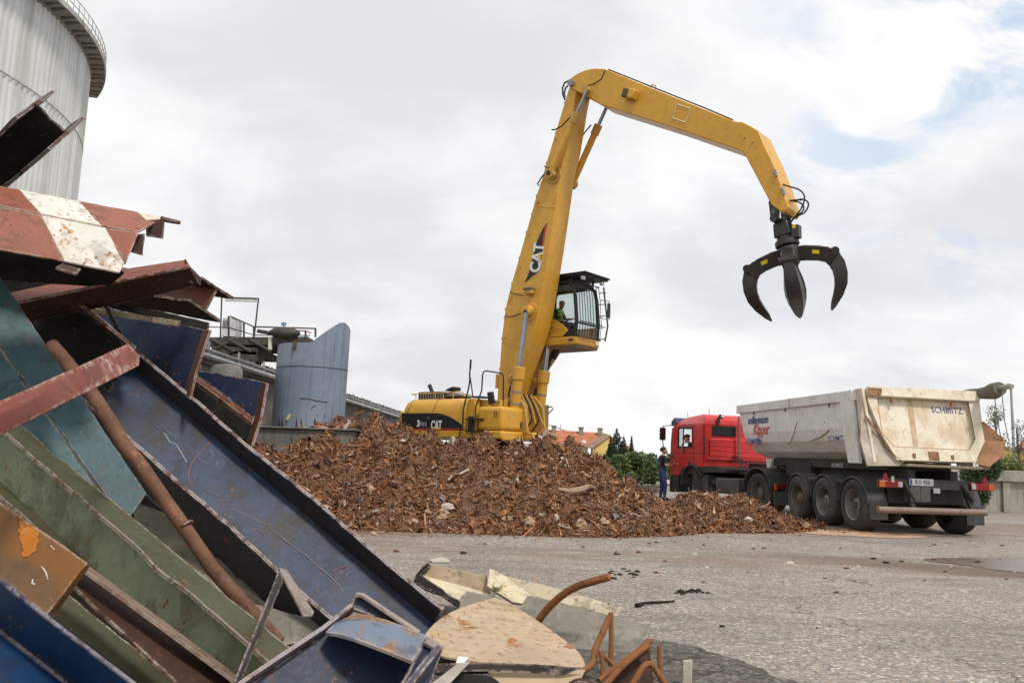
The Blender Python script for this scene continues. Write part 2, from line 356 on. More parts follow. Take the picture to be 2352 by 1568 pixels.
# moss tufts on the coping
mv = []; mf = []
for i in range(900):
    y = random.uniform(13, 46); p = WA+wd*((y-8)/wd.y)+wn*random.uniform(-.1, .07)+V((0, 0, 3.17)); h = random.uniform(.01, .07); a = random.uniform(0, 6.28)
    d = V((math.cos(a), math.sin(a), 0))*.05; k = len(mv); mv += [p-d, p+d, p+V((random.uniform(-.04, .04), random.uniform(-.04, .04), h))]; mf.append((k, k+1, k+2))
mm = MB(); mm.add(mv, mf); tag(mm.build('moss_tufts', paint('moss', (.05, .055, .03), (.09, .085, .05), rough=.95), wall), kind='stuff')
def wallpt(x, y, off):
    d = ray(x, y); o = WA+wn*off; return CAM+d*((o-CAM).dot(wn)/d.dot(wn))
galv = paint('galvanised', (.34, .35, .36), (.46, .47, .48), rough=.4, metal=.7, dirt=.5, dcol=(.2, .19, .18))
pp = thing('wall_pipe', 'galvanised pipe run fixed along the retaining wall', 'pipe', (wallpt(620, 868, .15)))
p0, p1 = wallpt(440, 806, .15), wallpt(918, 957, .15)
m = MB(); m.cyl(p0, p1, .055, n=12); m.build('pipe', galv, pp, smooth=True)
m = MB(); m.cyl(p0+V((0, 0, .13)), p1+V((0, 0, .13)), .02, n=8); m.build('conduit', galv, pp, smooth=True)
for i in range(15):
    q = p0+(p1-p0)*(i+.5)/15
    m = MB(); m.frame(q-V((.03, .03, .07)), (.03, 0, 0), (0, .06, 0), (0, 0, .36)); m.build('bracket', galv, pp)
pl = thing('concrete_plinth', 'pale concrete plinth under the blue half pipe', 'plinth', (-4.5, 18.5, 0))
m = MB(); m.box((-5.75, 17.1, 0), (-3.2, 20.2, 1.70)); m.build('block', concl, pl, bev=.03)
m = MB(); m.box((-5.8, 17.04, 1.70), (-3.15, 20.25, 1.735)); m.build('cap', concl, pl, bev=.01)
q = P(521, 850, 15.2)
m = MB(); m.lathe([(.30, 0), (.29, q.z-.1), (.28, q.z+.02), (.22, q.z+.09), (.08, q.z+.11)], (q.x, q.y, 0), (0, 0, 1), 18)
tag(m.build('concrete_post', concl, smooth=True), 'round topped concrete post in front of the retaining wall', 'post')
q = wallpt(790, 968, .1); q2 = wallpt(822, 974, .1)
m = MB(); m.cyl(q-(q2-q)*.6, q2, .10, n=14); tag(m.build('wall_lamp', paint('white_plastic', (.7, .7, .68), rough=.4), smooth=True), 'white tubular lamp on the wall right of the blue half pipe', 'lamp')

# ---------------- blue half pipe
hpm = paint('grey_blue_paint', (.165, .205, .26), (.21, .255, .315), rough=.45, streak=.75, dcol=(.10, .12, .17), spots=.15, rust=.12, rscale=1.3, scale=1.2, bump=.08, brush=0)
hp = thing('half_pipe_section', 'tall grey blue curved steel half pipe standing on the plinth', 'pipe section', (-4.5, 18.4, 1.74))
cx, cy, r = -4.50, 18.75, .80; rows = []
N = 40
zs = [P(625, 788, 18.3).z, P(700, 780, 18.1).z, P(735, 762, 18.2).z, P(762, 742, 18.4).z, P(783, 741, 18.6).z]
def topz(X):
    if X < -4.42: return zs[0]
    return float(np.interp(X, [-4.42, -4.36, -3.86, -3.78, -3.73, -3.70], [zs[0], zs[0]+.05, zs[3]-.0, zs[3]+.02, zs[3]-.03, zs[3]-.12]))
ang = [R_(-95+(95+84)*i/N) for i in range(N+1)]
col_ = [(cx+r*math.sin(a), cy-r*math.cos(a)) for a in ang]
m = MB(); rows = []
for k in range(9): rows.append([(x+(k/8)*.02, y, 1.738+(topz(x)-1.738)*k/8) for x, y in col_])
m.sheet(rows, .025); m.build('shell', hpm, hp, smooth=True)
m = MB(); m.tube([(cx+(r+.004)*math.sin(a)+.012, cy-(r+.004)*math.cos(a), 3.08) for a in ang], .009, 6); m.build('weld_seam', paint('seam', (.07, .08, .10), rough=.6), hp)
dk = paint('dark_stain', (.045, .04, .035), (.10, .06, .03), rough=.8)
def on_shell(px, py, off=.006):
    d = ray(px, py); best = None
    for t in np.linspace(16.5, 19.5, 600):
        q = CAM+d*(t/d.y)
        if math.hypot(q.x-cx, q.y-cy) <= r+off: return q
    return P(px, py, 18)
m = MB()
m.tube([on_shell(423+.24*x, 639.7+.24*y) for x, y in ((1110, 1147), (1150, 1142), (1200, 1150), (1260, 1168), (1330, 1178), (1370, 1184))], .012, 5)
m.tube([on_shell(423+.24*x, 639.7+.24*y) for x, y in ((1212, 1255), (1235, 1222), (1262, 1212))], .008, 5)
m.build('scratch', dk, hp)
for x0 in (905, 935, 1072, 1115, 1245):
    m = MB(); a, b2, c = on_shell(423+.24*(x0-10), 639.7+.24*1425), on_shell(423+.24*(x0+14), 639.7+.24*1425), on_shell(423+.24*(x0+3), 639.7+.24*1325)
    m.sheet([[a, b2], [c, c+V((.004, 0, 0))]], .004); m.build('rust_streak', dk, hp)
m = MB(); a = on_shell(423+.24*1060, 639.7+.24*615, .012)
m.frame(a-V((.03, .03, .16)), (.06, 0, 0), (0, .02, 0), (0, 0, .22)); m.build('lug', dk, hp)
m = MB(); a = on_shell(423+.24*998, 639.7+.24*1320, .01); m.frame(a-V((.05, .02, .07)), (.06, 0, 0), (0, .02, 0), (.05, 0, .12)); m.build('yellow_sticker', paint('pale_yellow', (.6, .5, .2)), hp)

# ---------------- steel platform behind the wall
stl = paint('dark_platform_steel', (.045, .038, .034), (.08, .065, .055), rough=.8, rust=.3)
red = paint('primer_red', (.35, .07, .05), rough=.6)
YP = 23.0
def r6(x, y, Y=YP): return P(423.4+.24*x, 639.7+.24*y, Y)
pf = thing('steel_platform', 'dark steel conveyor platform with railing above the wall', 'platform', r6(700, 640)-V((0, 0, .6)))
a, b2 = r6(200, 560), r6(1180, 555)
m = MB(); m.frame(a-V((0, 0, .22)), b2-a, (0, 2.2, 0), (0, 0, .22)); m.build('deck', stl, pf)
m = MB(); m.frame(r6(260, 640)-V((0, 0, .2)), r6(700, 660)-r6(260, 640), (0, 2, 0), (0, 0, .2)); m.build('lower_deck', stl, pf)
for x0, x1 in ((260, 480), (420, 640), (620, 830), (480, 250)):
    m = MB(); m.cyl(r6(x0, 580), r6(x1, 700), .05, n=6); m.build('brace', stl, pf)
for x in (300, 470, 640): 
    m = MB(); m.cyl(r6(x, 600)+V((0, .8, 0)), V((r6(x, 600).x, YP+.8, 2.8)), .09, n=8); m.build('leg', stl, pf)
m = MB(); m.sheet([[r6(440, 700), r6(560, 690), r6(690, 700)], [r6(470, 755), r6(580, 770), r6(690, 790)]], .8); m.build('hopper', stl, pf)
m = MB(); m.tube([r6(440, 360), r6(665, 460), r6(1020, 470), r6(1260, 478)], .022, 6); m.build('top_rail', stl, pf)
m = MB(); m.tube([r6(230, 462), r6(430, 468), r6(665, 540), r6(1200, 545)], .016, 6); m.build('mid_rail', stl, pf)
for x, y0, y1 in ((425, 358, 560), (570, 425, 560), (665, 455, 570), (1015, 470, 600), (1160, 498, 560), (1255, 476, 560)):
    m = MB(); m.cyl(r6(x, y0), r6(x, y1), .028, n=6); m.build('post', stl, pf)
m = MB(); m.tube([r6(1000, 492), r6(1165, 500), r6(1210, 520)], .018, 6); m.build('red_rail', red, pf)
m = MB(); m.cyl(r6(1060, 560), r6(700, 500), .06, n=6); m.build('conveyor_arm', stl, pf)
cab_ = thing('switch_cabinet', 'white switch cabinet on the steel platform', 'cabinet', r6(415, 560))
a = r6(352, 372); 
m = MB(); m.frame(r6(355, 552), r6(480, 556)-r6(355, 552), (0, .6, 0), (0, 0, a.z-r6(355, 552).z)); m.build('body', paint('cabinet_white', (.62, .63, .64), rough=.5, dirt=.3), cab_, bev=.015)
m = MB(); m.frame(r6(362, 455, YP-.01), r6(410, 456)-r6(362, 455), (0, .008, 0), (0, 0, .18)); m.build('sign', paint('sign_grey', (.2, .2, .2)), cab_)
m = MB(); m.sphere(r6(960, 520), .3, 14, 8, sc=(1.5, .8, .55)); m.cyl(r6(870, 500), r6(930, 500), .12, n=10)
tag(m.build('drive_motor', stl, smooth=True), 'dark rounded drive motor on the steel platform', 'motor')
bl = thing('beacon_light', 'small blue beacon light on the platform motor', 'beacon', r6(952, 500))
m = MB(); m.cyl(r6(952, 500), r6(952, 445), .015, n=6); m.build('stem', stl, bl)
m = MB(); m.cyl(r6(952, 448), r6(952, 420), .07, n=10); m.build('lamp', paint('beacon_blue', (.12, .3, .55), rough=.2), bl)
lf = thing('lamp_gantry', 'thin lamp gantry with a strip light above the platform', 'lamp frame', r6(520, 560))
for (xa, ya), (xb, yb) in (((358, 180), (345, 560)), ((710, 190), (668, 560))):
    m = MB(); m.cyl(r6(xa, ya), r6(xb, yb), .022, n=6); m.build('post', stl, lf)
m = MB(); m.cyl(r6(355, 180), r6(712, 191), .022, n=6); m.build('crossbar', stl, lf)
m = MB(); m.frame(r6(385, 210), r6(683, 217)-r6(385, 210), (0, .12, 0), (0, 0, .07)); m.build('strip_light', paint('strip_white', (.75, .75, .7), rough=.4), lf)
m = MB(); m.cyl(r6(822, 560), r6(820, 680), .06, n=8); tag(m.build('tube_lamp', paint('lamp_cream', (.66, .64, .55), rough=.4)), 'cream tube lamp hanging upright beside the half pipe top', 'lamp')

# ---------------- gasholder tank, upper left
tank_m = bpy.data.materials.new('ribbed_cladding'); tank_m.use_nodes = True; nt = tank_m.node_tree
b = nt.nodes['Principled BSDF']; tc = nd(nt, 'ShaderNodeTexCoord').outputs['Object']
st = noisen(nt, mapping(nt, tc, (1, 1, .015)), 3.2, 5, .7); st2 = noisen(nt, mapping(nt, tc, (1, 1, .02)), .7, 4, .6); sp = noisen(nt, tc, .25, 5, .6)
col = mixc(nt, ramp(nt, st, .40, .62), (.62, .625, .605), (.50, .505, .48))
col = mixc(nt, mathn(nt, 'MULTIPLY', ramp(nt, st2, .46, .60), .55), col, (.36, .36, .315))
col = mixc(nt, mathn(nt, 'MULTIPLY', ramp(nt, sp, .50, .7), .35), col, (.72, .725, .72))
nt.links.new(col, b.inputs['Base Color']); b.inputs['Roughness'].default_value = .55
TX, TY, TR, TH = -55.2, 54.9, 22.0, 31.2
tk = thing('storage_tank', 'huge pale grey ribbed cylindrical storage tank at upper left', 'tank', (TX, TY, 0))
m = MB(); secs = []; nn = 1000
prof = []
for k in range(nn):
    a = 2*math.pi*k/nn; rr = TR+(.11 if k % 4 in (1, 2) else 0.0); prof.append((TX+rr*math.cos(a), TY+rr*math.sin(a)))
m.loft([[(x, y, 0) for x, y in prof], [(x, y, 15.0) for x, y in prof], [(x, y, TH+.5) for x, y in prof]]); m.build('cladding', tank_m, tk)
gal = paint('gallery_grey', (.48, .475, .45), (.36, .35, .32), rough=.8, dirt=.6, dcol=(.12, .11, .09), scale=.6)
galdk = paint('gallery_dark', (.20, .19, .165), (.27, .255, .22), rough=.85)
def ring(mb, r0, r1, z0, z1, a0, a1, n=90):
    secs = []
    for k in range(n+1):
        a = a0+(a1-a0)*k/n; c, s = math.cos(a), math.sin(a)
        secs.append([(TX+r0*c, TY+r0*s, z0), (TX+r1*c, TY+r1*s, z0), (TX+r1*c, TY+r1*s, z1), (TX+r0*c, TY+r0*s, z1)])
    mb.loft(secs)
A0, A1 = R_(-100), R_(40)
for zz in (8.5, 16.5, 24.5): m = MB(); ring(m, TR+.10, TR+.13, zz, zz+.10, A0, A1); m.build('plate_seam', paint('seam_grey', (.34, .34, .32), rough=.8), tk)
m = MB(); ring(m, TR, TR+1.15, TH-.02, TH+.1, A0, A1); m.build('gallery_floor', gal, tk)
m = MB(); ring(m, TR+1.1, TR+1.2, TH-.1, TH+.28, A0, A1); m.build('gallery_edge', gal, tk)
m = MB(); ring(m, TR+.02, TR+.16, TH-.42, TH-.05, A0, A1); m.build('gallery_beam', galdk, tk)
for k in range(58):
    a = A0+(A1-A0)*(k+.5)/58; c, s = math.cos(a), math.sin(a); e = V((c, s, 0)); t = V((-s, c, 0)); o = V((TX, TY, 0))
    m = MB(); hw = .34 if k % 2 else .12; m.prism([o+e*(TR)+t*hw+V((0, 0, TH-.03)), o+e*(TR+1.12)+t*hw+V((0, 0, TH-.03)), o+e*(TR+1.12)+t*hw+V((0, 0, TH-.15)), o+e*TR+t*hw+V((0, 0, TH-.36))], t*(-2*hw)); m.build('bracket', galdk, tk)
for zz in (.55, 1.1):
    m = MB(); m.tube([(TX+(TR+1.1)*math.cos(A0+(A1-A0)*k/120), TY+(TR+1.1)*math.sin(A0+(A1-A0)*k/120), TH+.2+zz) for k in range(121)], .03, 5); m.build('guard_rail', gal, tk)
for k in range(70):
    a = A0+(A1-A0)*k/69; q = V((TX+(TR+1.1)*math.cos(a), TY+(TR+1.1)*math.sin(a), TH+.2)); m = MB(); m.cyl(q, q+V((0, 0, 1.12)), .03, n=5); m.build('guard_post', gal, tk)

# ---------------- foliage
def leaf_mat(name, c1, c2):
    m = bpy.data.materials.new(name); m.use_nodes = True; nt = m.node_tree; nt.nodes.clear()
    o = nd(nt, 'ShaderNodeOutputMaterial'); rnd = nd(nt, 'ShaderNodeNewGeometry').outputs['Random Per Island']
    tc = nd(nt, 'ShaderNodeTexCoord').outputs['Object']
    col = mixc(nt, mathn(nt, 'ADD', mathn(nt, 'MULTIPLY', rnd, .6), mathn(nt, 'MULTIPLY', ramp(nt, noisen(nt, tc, 1.1, 3, .5), .35, .65), .4)), c1, c2)
    d = nd(nt, 'ShaderNodeBsdfPrincipled', {'Base Color': col, 'Roughness': .6}); t = nd(nt, 'ShaderNodeBsdfTranslucent', {0: col})
    mx = nd(nt, 'ShaderNodeMixShader', {0: .3, 1: d.outputs[0], 2: t.outputs[0]}); nt.links.new(mx.outputs[0], o.inputs[0]); return m
def leaves(name, mat, par, clumps, n, size, seed=1, droop=0.0):
    g_ = np.random.default_rng(seed); cl = np.array([(c[0], c[1], c[2], rx, ry, rz) for c, (rx, ry, rz) in clumps])
    vol = (cl[:, 3]*cl[:, 4]*cl[:, 5])**(.6); ci = g_.choice(len(cl), n, p=vol/vol.sum())
    d = g_.normal(size=(n, 3)); d /= np.linalg.norm(d, axis=1)[:, None]; rad = g_.uniform(.35, 1, n)**.5
    p = cl[ci, :3]+d*rad[:, None]*cl[ci, 3:]*(1+.12*g_.normal(size=(n, 1)))
    a = g_.normal(size=(n, 3)); a /= np.linalg.norm(a, axis=1)[:, None]; bb = np.cross(a, g_.normal(size=(n, 3))); bb /= np.linalg.norm(bb, axis=1)[:, None]
    s = size*g_.uniform(.6, 1.3, (n, 1)); v = np.stack([p-a*s, p+bb*s*.45, p+a*s, p-bb*s*.45], 1).reshape(-1, 3)
    mb = MB(); mb.v = [tuple(x) for x in v]; mb.f = [(4*i, 4*i+1, 4*i+2, 4*i+3) for i in range(n)]; mb.m = [0]*n
    return mb.build(name, mat, par)
bark = paint('bark', (.10, .08, .06), (.15, .12, .09), rough=.9, bump=.6)
gA = leaf_mat('leaf_mid', (.070, .118, .032), (.175, .235, .085)); gB = leaf_mat('leaf_dark', (.010, .024, .014), (.030, .050, .028))
gC = leaf_mat('leaf_yellow', (.10, .13, .03), (.20, .22, .06)); gD = leaf_mat('leaf_grey', (.10, .12, .07), (.19, .21, .14)); gE = leaf_mat('leaf_ivy', (.028, .058, .016), (.085, .13, .042))
def shrub(px, Y, hpx_top, wpx, label, mat, seed, n=2600, size=.10, group=None, base_z=0.0, name='shrub'):
    rr = random.Random(seed); c = P(px, 1050, Y); top = P(px, hpx_top, Y).z; w_ = wpx/FPX*Y/2
    t = thing(name, label, 'shrub' if name == 'shrub' else 'tree', (c.x, Y, base_z), group); H_ = top-base_z; cl = []
    for k in range(16):
        h = rr.uniform(.12, .93); ww = w_*(1-.55*max(0, h-.45)/.55); a = rr.uniform(0, 6.28); q = rr.uniform(0, .8)*ww; rd = H_*rr.uniform(.10, .22)
        cl.append(((c.x+math.cos(a)*q, Y+math.sin(a)*q*.8, base_z+h*H_*.92), (rd*1.25, rd*1.25, rd)))
    leaves('crown', mat, t, cl, n, size, seed)
    m = MB()
    for k in range(5):
        a = rr.uniform(0, 6.28); m.tube([(c.x+.05*math.cos(a), Y+.05*math.sin(a), base_z), (c.x+.3*w_*math.cos(a), Y+.3*w_*math.sin(a), base_z+.4*H_), (c.x+.6*w_*math.cos(a), Y+.5*w_*math.sin(a), base_z+.75*H_)], [.04, .025, .008], 5)
    m.build('stem', bark, t); return t
shrub(1418, 40, 1040, 95, 'leftmost green shrub beside the rust heap, under the yellow gable', gA, 1)
shrub(1462, 41, 1036, 90, 'tallest rounded green shrub between heap and standing worker', gA, 2)
shrub(1500, 39, 1048, 70, 'green shrub directly behind the standing worker', gA, 3)
shrub(1440, 37, 1082, 110, 'low dark green shrub at the foot of the taller shrubs', gA, 4, 2000)
shrub(1548, 43, 1036, 70, 'green shrub between the worker and the red truck cab', gA, 5)
shrub(1395, 38, 1062, 80, 'small green shrub emerging from behind the heap edge', gA, 9, 1600)
shrub(1482, 44, 1040, 80, 'green shrub filling the gap right of the tallest shrub', gA, 10, 2200)
shrub(1620, 46, 1050, 120, 'green shrub hidden behind the red truck', gE, 6, 1200)
shrub(2238, 30, 1068, 110, 'dark green shrub behind the right rear of the trailer', gE, 7, 2600, .08)
shrub(2150, 36, 1075, 140, 'dark shrub seen beneath the trailer body', gE, 8, 1500)
def conifer(px, Y, top, wpx, label, seed, bot=1075):
    rr = random.Random(seed); c = P(px, 1050, Y); z1 = P(px, top, Y).z; w_ = wpx/FPX*Y/2
    t = thing('conifer_tree', label, 'tree', (c.x, Y, 0), 'conifers beyond the shrubs'); cl = []
    for k in range(38):
        h = (k+.5)/38; z = z1*(.12+.88*h); q = w_*(1-h)**.85; a = k*2.4+rr.uniform(-.4, .4)
        cl.append(((c.x+math.cos(a)*q*.62, Y+math.sin(a)*q*.62, z), (max(q*.5, .12), max(q*.5, .12), z1*.035)))
    leaves('crown', gB, t, cl, 5200, .048*z1**.5*(.6+wpx/120), seed)
    m = MB(); m.cyl((c.x, Y, 0), (c.x, Y, z1*.98), z1*.02, .02, 7); m.build('trunk', bark, t)
conifer(1416, 150, 984, 60, 'tallest and widest dark conifer right of the yellow gable', 21)
conifer(1432, 155, 1002, 36, 'conifer merged with the right side of the tallest conifer', 22)
conifer(1402, 145, 1002, 28, 'narrow dark conifer in front of the yellow gable', 23)
conifer(1450, 148, 1002, 22, 'small slim conifer standing apart right of the others', 24)

# ---------------- houses
roofm = paint('red_roof_tiles', (.36, .12, .06), (.44, .17, .09), rough=.85, bump=.3, bscale=8, scale=.4, dirt=.3, dcol=(.2, .1, .07))
roofb = paint('brown_roof_tiles', (.25, .17, .12), (.30, .20, .14), rough=.85, scale=.5)
yel = paint('yellow_render', (.72, .52, .19), (.66, .47, .17), rough=.9, scale=.3); cream = paint('cream_render', (.66, .62, .52), rough=.9)
YH = 250.0
hs = thing('apartment_house', 'long house with red tiled roof and yellow gable behind the heap', 'house', P(1330, 1050, YH)*1)
def h5(x, y, Y=YH): return P(1223+.2*x, 922+.2*y, Y)
a, b2 = h5(-120, 300, YH+6), h5(835, 362, YH+6); c, d = h5(640, 505), h5(-160, 445)
m = MB(); m.sheet([[a, b2], [d, c]], .3); m.build('main_roof', roofm, hs)
m = MB(); m.frame(V((d.x, YH+.5, 0)), V((c.x-d.x, 0, 0)), (0, 8, 0), (0, 0, c.z)); m.build('main_wall', cream, hs)
pk = h5(893, 388, YH-4); le = h5(600, 525, YH-2); re = h5(950, 470, YH-6)
m = MB(); m.prism([pk, h5(700, 525, YH-4), h5(700, 800, YH-4), h5(960, 800, YH-4), h5(945, 420, YH-4)], (0, 8, 0)); m.build('gable_wall', yel, hs)
m = MB(); m.sheet([[h5(840, 368, YH+5), pk+V((0, -.4, .1))], [h5(560, 512, YH+1), h5(695, 530, YH-4.5)]], .3); m.build('wing_roof', roofb, hs)
for x, y in ((245, 330), (557, 348), (775, 358)):
    q = h5(x, y, YH+5); m = MB(); m.cbox(q+V((0, 0, .1)), (1.3, 1.3, 2.2)); m.build('chimney', galdk, hs)
    m = MB(); m.cbox(q+V((0, 0, 1.35)), (1.7, 1.7, .3)); m.build('chimney_cap', galdk, hs)
q = h5(590, 466, YH-3); m = MB(); m.lathe([(.1, .5), (.45, .2), (.65, 0)], q, (0, -1, .3), 12); m.build('satellite_dish', paint('dish_white', (.7, .72, .75)), hs)
h2 = thing('distant_house', 'corner of an orange roofed house at the right edge of the picture', 'house', P(2352, 1060, 110)*1)
m = MB(); a = P(2330, 1027, 110); m.sheet([[P(2362, 1001, 114), P(2460, 1006, 114)], [a, P(2460, 1036, 110)]], .3); m.build('roof', roofm, h2)
m = MB(); m.frame((a.x+1, 110.6, 0), (12, 0, 0), (0, 8, 0), (0, 0, a.z+.1)); m.build('wall', yel, h2)
h3 = thing('orange_roofed_house', 'small orange roof glimpsed between the conifers', 'house', P(1441, 1050, 240)*1)
m = MB(); m.sheet([[P(1434, 1021, 244), P(1448, 1023, 244)], [P(1430, 1031, 240), P(1450, 1032, 240)]], .3); m.build('roof', roofm, h3)
m = MB(); a = P(1432, 1032, 241); m.frame((a.x, 241, 0), (2.6, 0, 0), (0, 6, 0), (0, 0, a.z)); m.build('wall', yel, h3)
# crane jib far off
cr = thing('tower_crane', 'faint tower crane jib far beyond the house roof', 'crane', P(1290, 1060, 520)*1)
m = MB(); m.cyl(P(1255, 973, 520), P(1300, 989, 520), .35, n=4); m.build('jib', paint('crane_ochre', (.5, .36, .2)), cr)
m = MB(); m.cyl(P(1287, 974, 520), P(1288, 1040, 520), .25, n=4); m.build('mast', paint('crane_grey', (.45, .45, .45)), cr)

# ---------------- right hand boundary wall, lamp pole, trees
YW = 27.4
bw = thing('boundary_wall', 'weathered concrete panel wall at the right edge', 'wall', P(2340, 1175, YW)*1)
x0 = P(2235, 1170, YW).x; x1 = P(2520, 1170, YW).x; zt = P(2310, 1080, YW).z
wm = paint('boundary_concrete', (.33, .305, .265), (.40, .37, .325), rough=.9, streak=.55, dirt=.6, dcol=(.17, .15, .125), bump=.45, bscale=14)
m = MB(); m.box((x0, YW+.1, 0), (x1, YW+.3, zt-.12)); m.build('panel', wm, bw)
m = MB(); m.box((x0-.05, YW-.04, zt-.36), (x1, YW+.36, zt)); m.build('coping', wm, bw, bev=.02)
for px in (2262, 2313, 2368, 2425):
    q = P(px, 1130, YW).x; m = MB(); m.box((q-.12, YW, 0), (q+.12, YW+.098, zt-.362)); m.build('pilaster', wm, bw, bev=.01)
iv = thing('ivy', 'dark ivy hanging over the left end of the boundary wall', 'ivy', P(2255, 1170, YW-.3)*1); cl = []
for k in range(26):
    px = random.uniform(2205, 2290); py = random.uniform(1072, 1160) if px < 2262 else random.uniform(1066, 1098); q = P(px, py, YW-.15); s = random.uniform(.15, .3); cl.append((q, (s, .22, s)))
leaves('foliage', gE, iv, cl, 3800, .06, 31)
m = MB(); q = P(2250, 1165, YW-.1); m.tube([(q.x, q.y, 0), (q.x+.1, q.y, .5), (q.x+.3, q.y+.05, 1.2)], [.04, .03, .015], 6); m.build('stem', bark, iv)
shrub(2326, 31, 1030, 70, 'yellow green shrub above the boundary wall at the right edge', gC, 41, 1500, .07, base_z=.0)
shrub(2300, 32, 1055, 80, 'green shrub just behind the boundary wall coping', gE, 42, 1500, .07)
def thin_tree(px, Y, top, wpx, label, seed, n=900):
    rr = random.Random(seed); c = P(px, 1050, Y); z1 = P(px, top, Y).z; w_ = wpx/FPX*Y/2
    t = thing('birch_tree', label, 'tree', (c.x, Y, 0)); cl = []
    m = MB(); m.tube([(c.x, Y, 0), (c.x+.05, Y, z1*.5), (c.x-.03, Y, z1*.97)], [.09, .06, .01], 6)
    for k in range(22):
        h = rr.uniform(.28, 1); a = rr.uniform(0, 6.28); q = w_*rr.uniform(.3, 1)*(1.15-h*.75); e = V((c.x+math.cos(a)*q, Y+math.sin(a)*q, z1*h)); cl.append((e, (.24, .24, .3)))
        m.tube([(c.x, Y, z1*(h-.18)), e], [.025, .006], 4)
    leaves('crown', gD, t, cl, n, .055, seed); m.build('trunk', bark, t)
thin_tree(2290, 42, 930, 60, 'thin grey green birch left of the lamp pole', 51)
thin_tree(2338, 40, 972, 62, 'sparse small birch right of the lamp pole', 52, 800)
lp = thing('lamp_pole', 'tall slim floodlight pole above the boundary wall', 'lamp pole', P(2328, 1060, 45)*1)
a = P(2322, 890, 45); m = MB(); m.cyl((a.x, 45, 0), (a.x, 45, a.z), .09, .06, 8); m.build('pole', galv, lp, smooth=True)
for sgn in (-1, 1):
    m = MB(); m.frame(a+V((-.18 if sgn > 0 else -.34, -.2, -.06 if sgn > 0 else -.02)), (.22, 0, .08), (0, .35, 0), (-.05, 0, .16)); m.build('floodlight', galdk, lp)
# low scrap and beams far left of the cab
fh = paint('far_scrap', (.10, .07, .055), (.16, .12, .10), rough=.8, rust=.3)
t = thing('distant_beam_stack', 'small stack of dark beams on the yard behind the worker', 'beams', P(1468, 1128, 33)*1)
for k in range(7):
    q = P(1455+k*9, 1127-(k % 3)*5, 33+.3*(k % 2)); m = MB(); m.cbox((q.x, q.y, max(.07, q.z)), (random.uniform(.5, 1.0), .12, .1), Matrix.Rotation(random.uniform(-.4, .4), 3, 'Z')@Matrix.Rotation(random.uniform(-.25, .25), 3, 'Y')); m.build('beam', fh, t)
m = MB(); q = P(1492, 1122, 33.5); m.cbox((q.x, q.y, max(q.z, .1)), (.75, .1, .09)); tag(m.build('yellow_beam', paint('beam_yellow', (.62, .46, .16))), 'short yellow beam lying behind the worker', 'beam')
m = MB(); q = P(1546, 1098, 36); m.cbox((q.x, q.y, .36), (1.0, .1, .18)); m.cbox((q.x-.4, q.y, .13), (.08, .08, .26)); m.cbox((q.x+.4, q.y, .13), (.08, .08, .26)); tag(m.build('white_barrier', paint('barrier_white', (.75, .73, .7))), 'low white barrier left of the red truck', 'barrier')
# ================================================================== FOREGROUND STEEL SCRAP
def wobble(pts, step=.05, jit=.004):
    out = []; n = len(pts)
    for i in range(n):
        a, b = V(pts[i]), V(pts[(i+1) % n]); L = (b-a).length; k = max(1, min(60, int(L/step))); out.append(a)
        t = (b-a)/max(L, 1e-6)
        for j in range(1, k):
            q = a+(b-a)*j/k; s = jit*(mnoise.noise(q*9)*1.1+random.uniform(-.5, .5)); e = CAM-q
            e = (e-t*e.dot(t)).normalized().cross(t); out.append(q+e*s)
    return out
def plate(name, px, pl, th, mat, par=None, jit=.004, step=.05, off=0.0, mb=None, mi=0):
    pts = wobble([pl.at(x, y, off) for x, y in px], step, jit)
    m = mb or MB(); m.prism(pts, -pl.n*th, mi)
    return m if mb else m.build(name, mat, par, bev=.0025 if th > .006 else 0, seg=1)
def qslab(name, A, B, C, D, vec, mat, par, dent=.012, free=None, jit=.004, rag=.012):
    """bent strip: A-B and D-C are the long edges; dents grow away from the line v = free"""
    A, B, C, D = V(A), V(B), V(C), V(D); L = (B-A).length; nl = max(6, min(70, int(L/.055))); nw = 5; n = V(vec).normalized(); a = (B-A)/L; m = MB(); fr = []; sd = random.uniform(0, 50)
    for i in range(nl+1):
        u = i/nl; p, q = A+(B-A)*u, D+(C-D)*u
        for j in range(nw):
            v = j/(nw-1); s = p+(q-p)*v; k = abs(v-free)*2 if free is not None else 1.0; h = V((u*L*1.3+sd, v*.6, 0))
            d = dent*k*(mnoise.noise(h)+.45*mnoise.noise(h*3.1))+.35*dent*k*max(0, mnoise.noise(h*1.7+V((7, 0, 0)))-.25)*6
            s = s+n*d
            if j in (0, nw-1): s = s+(q-p).normalized()*jit*(mnoise.noise(s*11)+random.uniform(-.6, .6))
            if i in (0, nl): s = s+a*rag*random.uniform(-1, 1)
            fr.append(s)
    N = len(fr); bk = [s+V(vec) for s in fr]; ix = lambda i, j: i*nw+j; fs = []
    for i in range(nl):
        for j in range(nw-1): fs += [(ix(i, j), ix(i, j+1), ix(i+1, j+1), ix(i+1, j)), (N+ix(i+1, j), N+ix(i+1, j+1), N+ix(i, j+1), N+ix(i, j))]
        fs += [(ix(i, 0), ix(i+1, 0), N+ix(i+1, 0), N+ix(i, 0)), (ix(i+1, nw-1), ix(i, nw-1), N+ix(i, nw-1), N+ix(i+1, nw-1))]
    for j in range(nw-1): fs += [(ix(0, j+1), ix(0, j), N+ix(0, j), N+ix(0, j+1)), (ix(nl, j), ix(nl, j+1), N+ix(nl, j+1), N+ix(nl, j))]
    m.add(fr+bk, fs); return m.build(name, mat, par, smooth=True, ang=40)
def slab(name, pts, vec, mat, par, jit=.004, step=.05):
    m = MB(); m.prism(wobble(pts, step, jit), vec); return m.build(name, mat, par, bev=.0025, seg=1)
